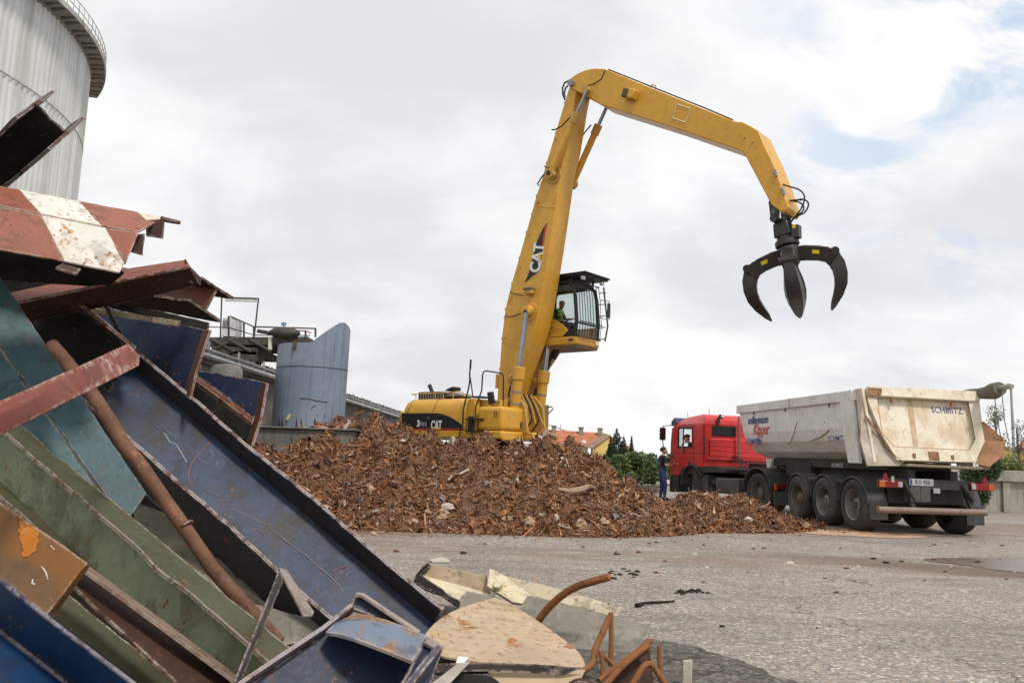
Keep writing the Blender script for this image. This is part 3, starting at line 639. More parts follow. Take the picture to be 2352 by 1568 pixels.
def hbeam(par, E, a, w, L, h, b, tw, tf, mat, L0=0.0, fmat=None, jit=.004, nfl=(1, 1), dent=.016):
    """rolled H section: end E on the web centreline, axis a, web direction w"""
    a = V(a).normalized(); w = V(w); w = (w-a*w.dot(a)).normalized(); n = a.cross(w)
    if n.dot(CAM-E) < 0: n = -n
    A, B = E+a*L0, E+a*L
    qslab('web', A-w*(h/2-tf/2)+n*tw/2, B-w*(h/2-tf/2)+n*tw/2, B+w*(h/2-tf/2)+n*tw/2, A+w*(h/2-tf/2)+n*tw/2, -n*tw, mat, par, dent*.35, None, 0)
    for k, s in ((0, 1), (1, -1)):
        c = w*s*h/2; f, bk = b/2*nfl[0], b/2*nfl[1]
        qslab('flange', A+c+n*f, B+c+n*f, B+c-n*bk, A+c-n*bk, -w*s*tf, fmat or mat, par, dent, .5, jit)
    return n
def px_box(par, name, ridge, top, bot, mat):
    r = [P(*q) for q in ridge]; t = [P(*q) for q in top]; b = [P(*q) for q in bot]; h = [t[i]+b[i]-r[i] for i in (0, 1)]
    m = MB(); nseg = 14
    secs = []
    for k in range(nseg+1):
        u = k/nseg; q = [x[0]+(x[1]-x[0])*u for x in (r, t, h, b)]
        j = V((mnoise.noise(q[0]*5), mnoise.noise(q[0]*5+V((9, 0, 0))), mnoise.noise(q[0]*5+V((0, 9, 0)))))*.003
        secs.append([p+j for p in q])
    m.loft(secs); return m.build(name, mat, par, bev=.008, seg=2)
def mid(*q): return sum((P(*x) for x in q), V())/len(q)

_paint0 = paint
def paint(name, c1, c2=None, **k):
    k.setdefault('spec', .22); s = 1.0 if any(q in name for q in ('white', 'cream', 'tan', 'chalk', 'timber', 'line', 'scrape', 'beige', 'paper', 'rebar', 'bit_', 'stone')) else .80
    return _paint0(name, tuple(x*s for x in c1), tuple(x*s for x in c2) if c2 else None, **k)
m_blue = paint('scrap_blue', (.040, .056, .100), (.066, .090, .150), grime=1.0, rough=.42, rust=.16, rscale=2.2, wear=.8, spots=.35, dirt=.95, dcol=(.046, .036, .030), scale=2)
m_navy = paint('scrap_navy', (.016, .025, .060), (.028, .042, .090), grime=.8, rough=.45, rust=.10, wear=.75, spots=.4, dirt=.55, dcol=(.018, .018, .026))
m_bright = paint('scrap_bright_blue', (.010, .036, .105), (.018, .055, .145), grime=.8, rough=.36, rust=.06, wear=.65, spots=.2, dirt=.25, dcol=(.012, .03, .08))
m_teal = paint('scrap_teal', (.055, .115, .130), (.085, .155, .170), grime=.8, rough=.5, rust=.22, rscale=2.2, wear=.4, spots=.5, dirt=.5, dcol=(.05, .075, .085))
m_olive = paint('scrap_olive', (.066, .068, .035), (.095, .096, .050), grime=.8, rough=.6, rust=.12, wear=.75, spots=.4, dirt=.6, dcol=(.07, .062, .035))
m_green = paint('scrap_green', (.215, .25, .155), (.29, .325, .21), grime=.8, rough=.6, rust=.22, rscale=3, wear=.6, spots=.6, dirt=.85, dcol=(.075, .066, .038))
m_orange = paint('scrap_orange', (.24, .098, .022), (.16, .085, .035), grime=.8, rough=.55, rust=.20, rscale=2.5, wear=.6, spots=.3, rcol=((.28, .10, .015), (.46, .15, .02)), dirt=.5, dcol=(.12, .08, .05))
m_redbr = paint('scrap_red_primer', (.24, .066, .045), (.29, .090, .060), grime=.8, rough=.6, rust=.14, wear=.5, spots=.4, dirt=.45, dcol=(.17, .055, .04), brush=.12)
m_stripe = paint('scrap_stripe_red', (.30, .098, .060), (.36, .125, .078), grime=.8, rough=.55, rust=.12, wear=.7, spots=.4, dirt=.35, dcol=(.22, .10, .07))
m_white = paint('scrap_stripe_white', (.62, .60, .54), (.72, .70, .64), grime=.8, rough=.55, rust=.30, rscale=4, wear=.6, spots=1.1, rcol=((.16, .055, .018), (.50, .22, .06)), dirt=.5, dcol=(.50, .40, .27))
m_brown = paint('scrap_brown', (.055, .025, .018), (.085, .040, .027), grime=.8, rough=.7, rust=.35, wear=.7, spots=.4, dirt=.4, dcol=(.03, .02, .018))
m_dark = paint('scrap_dark', (.010, .008, .007), (.020, .015, .012), grime=.8, rough=.75, rust=.12, wear=.5, rcol=((.03, .014, .009), (.08, .035, .018)))  # near black steel; on the gap plates it stands for shade
m_rustp = paint('scrap_rust_pipe', (.13, .058, .034), (.22, .105, .062), grime=.8, rough=.65, rust=.4, rscale=4, spots=.6, wear=.2, brush=.2, rcol=((.10, .04, .022), (.30, .14, .075)))
m_cream = paint('scrap_cream', (.56, .47, .31), (.63, .54, .38), grime=.8, rough=.5, rust=.12, wear=.8, spots=.4, dirt=.45, dcol=(.33, .27, .19), wcol=(.16, .14, .12))
m_creamd = paint('scrap_grimy_cream', (.17, .155, .125), (.24, .22, .18), grime=.8, rough=.6, rust=.14, wear=.7, dirt=.8, dcol=(.10, .09, .08), brush=.3)
m_tan = paint('scrap_tan_plate', (.42, .30, .185), (.49, .385, .265), grime=.15, rough=.55, rust=.52, rscale=3.2, wear=.5, spots=.8, rcol=((.20, .08, .025), (.42, .20, .07)), brush=.12, dirt=.7, dcol=(.30, .23, .16))
m_steel = paint('scrap_bare_steel', (.028, .024, .025), (.045, .040, .040), grime=.8, rough=.7, metal=.0, rust=.2, wear=.6, dirt=.3)
m_steell = paint('scrap_pale_steel', (.30, .25, .22), (.38, .32, .28), grime=.8, rough=.6, rust=.15, wear=.5, dirt=.4)
m_rebar = paint('scrap_rebar', (.19, .075, .028), (.27, .12, .045), grime=.8, rough=.85, rust=.5, rscale=6, bump=.6, rcol=((.06, .03, .02), (.40, .17, .05)))
m_chalk = paint('chalk_mark', (.70, .70, .72), rough=.9); m_redline = paint('red_scrape', (.42, .13, .09), rough=.8); m_blueline = paint('blue_scrape', (.16, .27, .50), rough=.6)
m_wood = paint('pale_timber', (.30, .27, .23), (.40, .36, .31), rough=.8, dirt=.5)

def r1(x, y): return (x*.42, y*.42)
def r2(x, y): return (x*.36, 564.5+y*.36)
def r3(x, y): return (x*.36, 1003.8+y*.36)
def r4(x, y): return (564.5+x*.24, 1192+y*.24)
def r5(x, y): return (940.8+x*.28, 1223+y*.28)

# --- H beam poking up at the upper left
t = thing('h_beam', 'dark H beam end sticking up in front of the storage tank', 'steel beam', P(60, 350, 5.6))
hbeam(t, P(117, 273, 5.2), (-.80, .5, -.35), (.50, .465, -.48), 2.2, .27, .44, .016, .024, m_dark, fmat=paint('scrap_dark_flange', (.055, .042, .036), (.09, .07, .06), grime=.8, rough=.6, rust=.3, wear=1.0, wcol=(.33, .30, .30)))

# --- red and white striped folded girder
t = thing('striped_girder', 'folded red girder with slanting white warning stripe', 'steel beam', P(150, 540, 5.0))
lo = Pl((0, 472, 4.75), (319, 533, 5.25), (0, 573, 4.66)); fold = [(-90, 455), (92, 491), (235, 518), (250, 521), (319, 533)]
m = MB()
def seg(px, pl, mi): m.prism(wobble([pl.at(*q) for q in px], .05, .003), -pl.n*.016, mi)
seg([(-90, 455), r1(225, 1176), r1(352, 1428), (-90, 556)], lo, 0); seg([r1(225, 1176), r1(575, 1243), r1(682, 1438), r1(655, 1490), r1(352, 1428)], lo, 1); seg([r1(575, 1243), (319, 533), r1(690, 1440), r1(682, 1438)], lo, 0)
m.build('lower_face', [m_stripe, m_white], t, bev=.002, seg=1)
a = [lo.at(*q) for q in ((-90, 455), r1(225, 1170), r1(560, 1235), (319, 533))]; m = MB()
up_px = [(-90, 412), r1(105, 1036), r1(430, 1098), r1(750, 1158), r1(890, 1185)]
upl = Pl((0, 472, 4.75), (319, 533, 5.25), (0, 427, 5.02))
m.prism(wobble([upl.at(*q) for q in ((-90, 454.3), r1(225, 1169), r1(105, 1036), (-90, 412))], .05, .003), -upl.n*.014, 0)
m.prism(wobble([upl.at(*q) for q in (r1(225, 1169), r1(556, 1233), r1(430, 1098), r1(105, 1036))], .05, .003), -upl.n*.014, 1)
m.prism(wobble([upl.at(*q) for q in (r1(556, 1233), (318, 532), r1(880, 1197), r1(800, 1203), r1(750, 1158), r1(430, 1098))], .05, .003), -upl.n*.014, 0)
m.prism(wobble([upl.at(*q) for q in (r1(800, 1203), r1(880, 1196), r1(890, 1188), r1(750, 1158))], .05, .003), -upl.n*.014, 1)
m.build('upper_face', [m_stripe, m_white], t, bev=.002, seg=1)
rb = Pl((330, 505, 5.5), (400, 520, 5.6), (340, 580, 5.5))
plate('rib', [r1(800, 1205), r1(900, 1195), r1(893, 1305), r1(800, 1290)], rb, .012, m_brown, t)
plate('rib', [r1(700, 1290), r1(793, 1275), r1(782, 1395), r1(690, 1370)], Pl((300, 540, 5.3), (330, 545, 5.35), (310, 590, 5.3)), .012, m_brown, t)
plate('end_strip', [r1(880, 1180), r1(990, 1207), r1(990, 1219), r1(890, 1202)], rb, .04, m_brown, t)
plate('tab', [r1(303, 1462), r1(340, 1440), r1(442, 1468), r1(415, 1492)], Pl((130, 612, 4.6), (180, 618, 4.62), (140, 604, 4.75)), .014, m_brown, t)
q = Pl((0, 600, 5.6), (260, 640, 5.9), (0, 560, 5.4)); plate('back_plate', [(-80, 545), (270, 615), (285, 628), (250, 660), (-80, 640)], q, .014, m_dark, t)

# --- red brown beams under it
t = thing('red_brown_channel', 'red brown channel beam under the striped girder', 'steel beam', P(300, 650, 6.0))
m = MB(); m.sheet([[P(-60, 690, 6.1), P(262, 621, 6.25), P(428, 596, 6.35)], [P(-60, 716, 5.85), P(300, 640, 6.0), P(437, 612, 6.1)]], .014); m.build('upper_leg', m_redbr, t, bev=.002)
m = MB(); m.sheet([[P(-60, 717, 5.85), P(300, 641, 6.0), P(437, 613, 6.1)], [P(-60, 766, 6.15), P(310, 690, 6.3), P(459, 654, 6.4)]], .014); m.build('lower_leg', m_brown, t, bev=.002)
plate('end_plate', [(427, 595), (437, 611), (461, 636), (462, 655), (440, 650)], Pl((430, 600, 6.2), (462, 640, 6.5), (440, 650, 6.3)), .016, m_brown, t)
t = thing('red_h_beam', 'cut H beam end with red and green flaking web', 'steel beam', P(480, 700, 6.8))
m_rg = paint('scrap_red_green', (.27, .06, .045), (.20, .055, .04), grime=.8, rough=.6, rust=.30, rscale=1.7, wear=.7, rcol=((.13, .16, .12), (.17, .20, .15)), dirt=.3)
hbeam(t, P(487, 689, 6.7), (-.77, .61, .17), (0.05, .38, .92), 2.6, .235, .34, .014, .02, m_rg, fmat=m_brown, jit=.007)
q = Pl((173, 703, 6.5), (414, 738, 6.15), (180, 716, 6.5)); tag(plate('cream_strip', [(160, 699), (414, 738), (407, 750), (176, 715)], q, .012, m_cream), 'narrow cream painted strip above the navy plate', 'steel strip')
# --- navy girder pieces
t = thing('navy_girder', 'large navy girder web with rusty cut flange', 'steel beam', P(380, 820, 6.6))
q = Pl((260, 740, 6.9), (475, 765, 6.55), (425, 908, 6.5)); plate('web', [(180, 690), (470, 757), (440, 852), (421, 910), (330, 870), (250, 800)], q, .016, m_navy, t)
m = MB(); m.sheet([[P(466, 756, 6.55), P(438, 850, 6.5), P(419, 906, 6.48)], [P(481, 757, 6.2), P(449, 852, 6.18), P(434, 916, 6.15)]], .02); m.build('flange', paint('rusty_flange', (.15, .07, .05), (.21, .10, .07), grime=.8, rough=.7, rust=.5, wear=.9), t, bev=.003)
t = thing('navy_box_beam', 'open navy box beam end with rust lined edges', 'steel beam', P(530, 930, 6.8))
rf = paint('rust_edge', (.17, .06, .035), (.11, .045, .03), grime=.8, rough=.8, rust=.5, wear=.8)
q = Pl((450, 858, 6.9), (608, 878, 6.7), (585, 957, 6.6)); plate('face', [(436, 846), (607, 876), (590, 958), (577, 958), (518, 910), (450, 861)], q, .016, m_navy, t)
m = MB(); m.sheet([[P(449, 862, 6.88), P(518, 911, 6.75), P(584, 961, 6.6)], [P(447, 872, 6.80), P(514, 921, 6.66), P(581, 970, 6.5)]], .03); m.build('lower_flange', rf, t)
m = MB(); m.sheet([[P(602, 876, 6.7), P(585, 957, 6.6), P(561, 1034, 6.5)], [P(612, 880, 6.55), P(597, 960, 6.45), P(573, 1036, 6.35)]], .02); m.build('edge_flange', rf, t)
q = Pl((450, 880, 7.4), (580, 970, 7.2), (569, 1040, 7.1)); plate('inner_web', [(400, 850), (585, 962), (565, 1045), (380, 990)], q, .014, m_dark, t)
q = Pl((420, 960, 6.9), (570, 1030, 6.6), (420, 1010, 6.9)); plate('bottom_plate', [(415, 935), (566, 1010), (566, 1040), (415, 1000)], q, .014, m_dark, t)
# --- added black plates standing for the shade in the pile gaps
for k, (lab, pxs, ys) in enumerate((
        ('added black plate for the deep shade under the striped girder', [(-90, 590), (112, 652), (300, 800), (250, 900), (120, 830), (-90, 720)], (6.5, 6.4, 6.2)),
        ('added dark plate for the shade behind the blue girder and navy web', [(60, 640), (480, 740), (440, 950), (250, 930)], (8.2, 7.8, 7.6)),
        ('added dark rusty plate for the shade beneath the blue girder', [(250, 1040), (620, 1260), (760, 1460), (400, 1480), (200, 1250)], (7.6, 7.2, 6.8)),
        ('added dark plate for the shade under the olive beam at the pile bottom', [(-80, 1180), (300, 1250), (680, 1500), (700, 1700), (-80, 1700)], (5.4, 5.2, 4.8)))):
    q = Pl((*pxs[0], ys[0]), (*pxs[1], ys[1]), (*pxs[3], ys[2])); tag(plate('gap_shade_plate', pxs, q, .02, m_dark), lab, 'steel plate')
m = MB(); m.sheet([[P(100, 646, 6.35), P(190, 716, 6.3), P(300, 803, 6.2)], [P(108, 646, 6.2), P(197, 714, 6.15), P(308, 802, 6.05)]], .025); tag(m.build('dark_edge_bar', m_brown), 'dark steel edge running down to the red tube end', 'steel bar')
q = Pl((238, 698, 6.3), (245, 696, 6.3), (285, 785, 6.2)); tag(plate('flat_bar', [(236, 700), (246, 696), (289, 785), (280, 790)], q, .012, m_steel, jit=.001), 'small dark flat bar standing above the red tube end', 'steel bar')
# --- long blue girder
t = thing('blue_girder', 'long scuffed blue H girder sloping down to the yard', 'steel beam', P(640, 1200, 6.4))
gA_, gB_ = P(1003, 1430, 6.05), P(86, 652, 6.75); a_ = (gB_-gA_).normalized(); n_ = V((.44, -.70, .56)); n_ = (n_-a_*n_.dot(a_)).normalized(); w_ = a_.cross(n_); w_ = w_ if w_.z > 0 else -w_
EB = gA_-w_*.31
hbeam(t, EB, a_, w_, 3.65, .62, .38, .018, .026, m_blue, fmat=paint('scrap_blue_flange_shaded', (.045, .042, .052), (.065, .055, .060), grime=.8, rough=.55, rust=.30, rscale=5, wear=1.0, dirt=.6, dcol=(.025, .022, .025), wcol=(.58, .50, .47), wrad=.03), jit=.005)  # flanges darker than the web: shade inside the channel is in their colour
class _W: pass
bwp = Pl((300, 900, 6), (400, 900, 6), (300, 1000, 6)); bwp.o = EB+n_*.010; bwp.n = n_
def line_on(par, pl, pts, r, mat, name='scrape_mark'):
    q = [pl.at(*p) for p in pts]; out = []
    for i in range(len(q)-1):
        for k in range(5):
            s = q[i]+(q[i+1]-q[i])*k/5; out.append(s+V((mnoise.noise(s*21), mnoise.noise(s*21+V((5, 5, 5))), mnoise.noise(s*21+V((9, 2, 4)))))*.006)
    m = MB(); m.tube(out+[q[-1]], r, 5); m.build(name, mat, par)
line_on(t, bwp, [r2(1000, 1190), r2(1050, 1195), r2(1085, 1250), r2(1125, 1270), r2(1170, 1340), r2(1190, 1380)], .0022, m_chalk)
line_on(t, bwp, [r2(1340, 1255), r2(1270, 1320), r2(1220, 1390), r2(1200, 1450), r2(1215, 1530)], .003, m_redline)
line_on(t, bwp, [r2(1040, 1150), r2(1190, 1290), r2(1330, 1400)], .0016, m_blueline)
line_on(t, bwp, [r3(1490, 455), r3(1700, 560), r3(1850, 680), r3(1960, 760), r3(2080, 860), r4(780, 520), r4(880, 620), r4(940, 700)], .003, m_steell)
line_on(t, bwp, [r3(1595, 580), r3(1640, 590), r3(1690, 620)], .0025, m_redline)
line_on(t, bwp, [r2(1340, 1290), r2(1380, 1370), r2(1400, 1420)], .003, m_blueline)
line_on(t, bwp, [r4(840, 500), r4(900, 465), r4(970, 445)], .003, m_redline)
# --- rusty pipe
t = thing('rusty_pipe', 'long bent rusty brown pipe lying across the pile', 'pipe', P(400, 1180, 5.0))
pts = [(r2(330, 630), 5.15), (r2(420, 735), 5.1), (r2(600, 960), 5.05), (r2(700, 1110), 5.0), (r2(790, 1265), 5.0), (r3(900, 180), 4.98), (r3(1050, 400), 4.95), (r3(1200, 610), 4.92), (r3(1350, 830), 4.9), (r3(1500, 1000), 4.88), (r3(1640, 1155), 4.86), (r3(1780, 1310), 4.84)]
m = MB(); m.tube([P(*q, y) for q, y in pts], .041, 18); m.build('pipe_wall', m_rustp, t, smooth=True)
s = P(*r3(1190, 560), 4.92); d = (P(*r3(1200, 610), 4.92)-P(*r3(1050, 400), 4.95)).normalized(); m = MB(); m.tube([s-d*.006, s+d*.006], .0425, 18); m.build('weld_ring', m_brown, t)
# --- teal plates
tp = Pl((0, 633, 5.75), (335, 1130, 5.65), (0, 1000, 5.3))
t = thing('teal_panel', 'upper teal painted steel panel with rust spots', 'steel plate', P(150, 900, 5.1))
plate('sheet', [(-90, 500), (0, 633), (144, 849), (313, 1097), (337, 1133), (299, 1186), (262, 1165), (2, 797), (-90, 660)], tp, .012, m_teal, t)
t = thing('teal_panel', 'lower teal steel panel below the dark seam', 'steel plate', P(80, 1050, 4.9))
plate('sheet', [(-90, 668), (0, 803), (258, 1169), (296, 1190), (270, 1230), (-90, 1080)], tp, .012, m_teal, t, off=-.004)
# --- red square tube
t = thing('red_square_tube', 'red brown square tube jutting across the pile from the left', 'steel tube', P(150, 900, 3.5))
px_box(t, 'tube_wall', [(-70, 985, 2.62), (291, 811, 4.2)], [(-70, 949, 2.68), (294, 787, 4.27)], [(-70, 1040, 2.66), (320, 842, 4.24)], m_redbr)
# --- cream plate under the girder
t = thing('cream_deck_plate', 'beige plate with chalk mark lying under the pipe', 'steel plate', P(560, 1330, 5.8))
cp = Pl((360, 1190, 6.3), (700, 1400, 6.0), (560, 1440, 5.6)); m_beige = paint('scrap_beige', (.36, .31, .21), (.42, .37, .26), grime=.8, rough=.5, dirt=.8, dcol=(.13, .11, .08), rust=.05)
plate('sheet', [(300, 1150), (420, 1190), (520, 1225), (640, 1320), (735, 1412), (690, 1416), (610, 1405), (480, 1370), (330, 1250)], cp, .012, m_beige, t)
line_on(t, cp, [r3(1498, 745), r3(1440, 750), r3(1428, 790), r3(1450, 830)], .003, m_chalk); line_on(t, cp, [r3(1490, 810), r3(1530, 790), r3(1550, 840), r3(1535, 885), r3(1500, 895)], .003, m_chalk); line_on(t, cp, [r3(1465, 830), r3(1485, 875)], .003, m_chalk)
q = Pl((610, 1400, 5.7), (720, 1420, 5.7), (640, 1460, 5.6)); tag(plate('grey_plate', [(580, 1385), (700, 1415), (745, 1425), (750, 1470), (640, 1480), (560, 1440)], q, .012, m_creamd), 'small grimy grey plate left of the blue box end', 'steel plate')
# --- olive green H beam
t = thing('olive_h_beam', 'olive green H beam running down to the lower right', 'steel beam', P(320, 1320, 4.1))
EO = P(323, 1321, 4.3); n0 = V((-.45, -.88, .08)).normalized(); a0 = V((.80, -.446, -.401)).normalized(); w0 = a0.cross(n0); w0 = w0 if w0.z > 0 else -w0
hbeam(t, EO, a0, w0, 1.12, .31, .185, .013, .018, m_green, L0=-1.9, fmat=m_olive)
# --- brown and dark olive beams below
t = thing('brown_channel', 'reddish brown steel channel below the olive beam', 'steel beam', P(360, 1470, 3.8))
q = Pl((180, 1330, 3.75), (545, 1568, 3.85), (410, 1568, 3.62)); plate('web', [(120, 1255), (200, 1302), (375, 1432), (580, 1590), (430, 1590), (173, 1350), (80, 1290)], q, .014, m_brown, t)
m = MB(); m.sheet([[P(120, 1250, 3.76), P(200, 1296, 3.78), P(375, 1424, 3.8), P(590, 1584, 3.85)], [P(112, 1256, 3.66), P(190, 1303, 3.68), P(368, 1434, 3.7), P(580, 1592, 3.75)]], .014); m.build('flange', paint('tan_edge', (.17, .115, .08), (.22, .15, .11), grime=.8, rough=.7, rust=.4, wear=.6), t)
q = Pl((150, 1370, 4.0), (420, 1580, 4.05), (300, 1580, 3.9)); tag(plate('dark_olive_plate', [(90, 1330), (158, 1364), (435, 1585), (290, 1600), (100, 1440)], q, .014, m_olive), 'dark olive plate in the gap under the brown channel', 'steel plate')
# --- orange box
t = thing('orange_box_beam', 'rusty orange box beam end at the left edge', 'steel beam', P(60, 1280, 3.3))
q = Pl((0, 1151, 3.3), (202, 1292, 3.45), (108, 1411, 3.3)); plate('face', [(-90, 1085), (0, 1151), (36, 1178), (203, 1292), (108, 1412), (0, 1332), (-90, 1270)], q, .02, m_orange, t)
m = MB(); m.sheet([[P(202, 1292, 3.455), P(108, 1412, 3.305)], [P(207, 1300, 3.62), P(124, 1416, 3.5)]], .012); m.build('end_face', m_orange, t)
line_on(t, q, [r3(190, 770), r3(245, 790), r3(285, 850), r3(305, 905)], .0028, m_chalk); line_on(t, q, [r3(210, 905), r3(205, 930), r3(222, 935)], .003, m_chalk); line_on(t, q, [r3(320, 690), r3(345, 715)], .0025, m_chalk)
mo = paint('orange_overspray', (.48, .15, .012), (.52, .19, .02), rough=.6)
plate('paint_patch', [r3(100, 495), r3(245, 600), r3(200, 740), r3(150, 765), r3(120, 640)], q, .002, mo, t, off=.003, jit=.016, step=.012)
# --- bright blue beam, bottom left
t = thing('bright_blue_beam', 'bright blue steel beam at the bottom left corner', 'steel beam', P(100, 1480, 2.8))
m = MB(); m.sheet([[P(-60, 1290, 2.82), P(0, 1335, 2.84), P(144, 1449, 2.9), P(330, 1590, 2.96)], [P(-60, 1402, 2.96), P(0, 1447, 2.98), P(120, 1540, 3.04), P(240, 1640, 3.1)]], .014); m.build('flange', m_bright, t, bev=.003)
m = MB(); m.sheet([[P(-60, 1402, 2.955), P(0, 1447, 2.975), P(120, 1540, 3.03), P(240, 1640, 3.09)], [P(-60, 1640, 2.72), P(0, 1660, 2.74), P(120, 1720, 2.8), P(240, 1790, 2.86)]], .014); m.build('web', m_bright, t, bev=.003)
m = MB(); m.tube([P(-60, 1404, 2.945), P(0, 1449, 2.965), P(120, 1542, 3.02), P(240, 1642, 3.08)], .008, 6); m.build('weld', m_bright, t)
# --- bent flat bar
t = thing('bent_flat_bar', 'thin dark flat bar bent to a point beside the blue girder', 'steel bar', P(600, 1420, 4.4))
q = Pl((640, 1310, 4.4), (650, 1335, 4.4), (540, 1568, 3.45)); plate('long_leg', [(642, 1304), (650, 1338), (543, 1590), (528, 1590), (634, 1330)], q, .008, m_steel, t, jit=.001)
q = Pl((644, 1302, 4.5), (722, 1406, 4.45), (665, 1350, 4.42)); plate('short_leg', [(642, 1303), (658, 1305), (722, 1404), (718, 1415), (700, 1414)], q, .014, m_steell, t, jit=.002)
# --- blue box girder end, bottom centre
_P0 = P
def P(x, y, Y): return _P0(x, y, Y*.87)
t = thing('blue_box_end', 'blue box girder end with rusty curled top plate at bottom centre', 'steel beam', P(800, 1500, 4.2))
q = Pl((565, 1568, 4.05), (745, 1447, 4.3), (940, 1580, 4.3)); plate('web', [(540, 1590), (745, 1449), (815, 1402), (968, 1500), (940, 1640), (540, 1660)], q, .014, m_navy, t, off=-.02)
m = MB(); m.sheet([[P(545, 1578, 3.98), P(650, 1507, 4.12), P(744, 1445, 4.26), P(812, 1390, 4.4)], [P(555, 1584, 4.08), P(656, 1516, 4.22), P(749, 1455, 4.36), P(818, 1400, 4.5)]], .018); m.build('rail_edge', paint('rail_edge', (.17, .20, .28), (.22, .12, .09), grime=.8, rough=.55, rust=.45, rscale=7, wear=.9), t, bev=.003)
q = Pl((815, 1390, 4.45), (830, 1358, 4.5), (960, 1448, 4.55)); plate('far_flange', [(806, 1396), (813, 1372), (820, 1360), (834, 1363), (965, 1450), (930, 1450), (870, 1420)], q, .02, m_blue, t)
m = MB(); m.sheet([[P(819, 1359, 4.5), P(836, 1361, 4.52), P(900, 1404, 4.54), P(966, 1447, 4.56)], [P(817, 1365, 4.42), P(833, 1367, 4.44), P(896, 1410, 4.46), P(961, 1453, 4.48)]], .01); m.build('flange_edge', m_steell, t)
m_curl = paint('curled_plate', (.17, .21, .29), (.22, .25, .31), grime=.8, rough=.55, rust=.66, rscale=4.5, wear=.7, rcol=((.17, .10, .06), (.30, .19, .11)), dirt=.3, dcol=(.25, .2, .15))
rows = [[P(*r4(760, 1080), 4.22), P(*r4(860, 1090), 4.18), P(*r4(1000, 1125), 4.14), P(*r4(1180, 1190), 4.12), P(*r4(1390, 1270), 4.12), P(*r4(1600, 1358), 4.14)],
        [P(*r4(850, 985), 4.34), P(*r4(960, 985), 4.30), P(*r4(1100, 1010), 4.27), P(*r4(1270, 1065), 4.26), P(*r4(1470, 1145), 4.26), P(*r4(1675, 1235), 4.28)],
        [P(*r4(980, 915), 4.46), P(*r4(1070, 897), 4.44), P(*r4(1190, 918), 4.41), P(*r4(1350, 960), 4.40), P(*r4(1540, 1030), 4.40), P(*r4(1742, 1112), 4.42)]]
m = MB(); m.sheet(rows, .016); m.build('curled_plate', m_curl, t, smooth=True, bev=.002)
q = Pl((982, 1463, 4.35), (1019, 1485, 4.4), (950, 1568, 4.1)); plate('end_plate', [(982, 1461), (1019, 1485), (994, 1560), (960, 1620), (900, 1620), (948, 1520)], q, .02, m_navy, t)
m = MB(); m.sheet([[P(983, 1460, 4.36), P(1021, 1483, 4.41)], [P(976, 1474, 4.27), P(1012, 1498, 4.32)]], .012); m.build('end_edge', m_steell, t)
q = Pl((1000, 1500, 4.5), (1030, 1490, 4.5), (1000, 1560, 4.4)); plate('corner_bar', [(1012, 1490), (1019, 1486), (968, 1600), (925, 1600)], Pl((1012, 1490, 4.2), (1019, 1486, 4.25), (950, 1590, 4.05)), .03, m_blue, t)
P = _P0
# --- cream channel pieces
t = thing('cream_channel', 'cream painted channel end with bolt head on the yard', 'steel beam', P(1080, 1345, 6.9))
q = Pl((983, 1292, 7.4), (1114, 1321, 7.35), (1110, 1360, 7.25)); plate('back_wall', [(982, 1292), (1118, 1322), (1128, 1362), (1000, 1335), (972, 1318)], q, .02, paint('scrap_stained_shaded_cream', (.30, .215, .125), (.40, .31, .20), grime=.9, rough=.55, wear=.8, dirt=.9, dcol=(.15, .10, .06), rust=.2), t)  # stained cream, darkened further as painted shade so the fold shows
q = Pl((969, 1320, 7.3), (1134, 1369, 7.2), (1053, 1382, 6.85)); plate('floor', [(966, 1318), (1010, 1330), (1138, 1362), (1134, 1371), (1072, 1357), (1053, 1382)], q, .02, m_cream, t)
q = Pl((1123, 1304, 7.3), (1221, 1366, 7.0), (1176, 1381, 6.95)); plate('end_plate', [(1123, 1303), (1133, 1306), (1180, 1332), (1222, 1366), (1204, 1386), (1176, 1382), (1118, 1345)], q, .025, m_cream, t)
m = MB(); c = q.at(1143, 1350); m.cyl(c, c+q.n*.04, .042, n=6); m.build('bolt_head', m_cream, t, bev=.004)
q = Pl((949, 1335, 7.2), (985, 1292, 7.4), (1000, 1360, 7.0)); plate('cut_end', [(983, 1291), (990, 1296), (966, 1320), (1060, 1384), (1052, 1390), (1006, 1362), (947, 1340), (955, 1318)], q, .02, m_dark, t, jit=.012)
q = Pl((1072, 1357, 6.75), (1137, 1371, 6.75), (1053, 1394, 6.55)); tag(plate('grey_offcut', [(1072, 1356), (1140, 1371), (1090, 1394), (1054, 1398), (1058, 1380)], q, .02, m_creamd, jit=.01), 'small grey steel offcut beside the tread plate tip', 'steel offcut')
q = Pl((1159, 1320, 7.4), (1428, 1394, 6.9), (1420, 1411, 6.85)); tag(plate('cream_flange', [(1150, 1312), (1159, 1320), (1300, 1355), (1428, 1393), (1419, 1414), (1330, 1398), (1221, 1368), (1180, 1345)], q, .03, paint('scrap_cream_shade', (.46, .39, .27), (.52, .45, .32), grime=.8, rough=.55, wear=.7, dirt=.4, spots=.3)), 'long cream flange lying behind the grimy grey plate', 'steel plate')
q = Pl((1210, 1367, 6.7), (1498, 1437, 6.3), (1434, 1503, 6.05)); tag(plate('grimy_plate', [(1212, 1366), (1300, 1385), (1400, 1410), (1498, 1436), (1486, 1462), (1467, 1484), (1434, 1505), (1320, 1490), (1190, 1400)], q, .02, m_creamd), 'grimy grey steel plate leaning behind the rebar', 'steel plate')
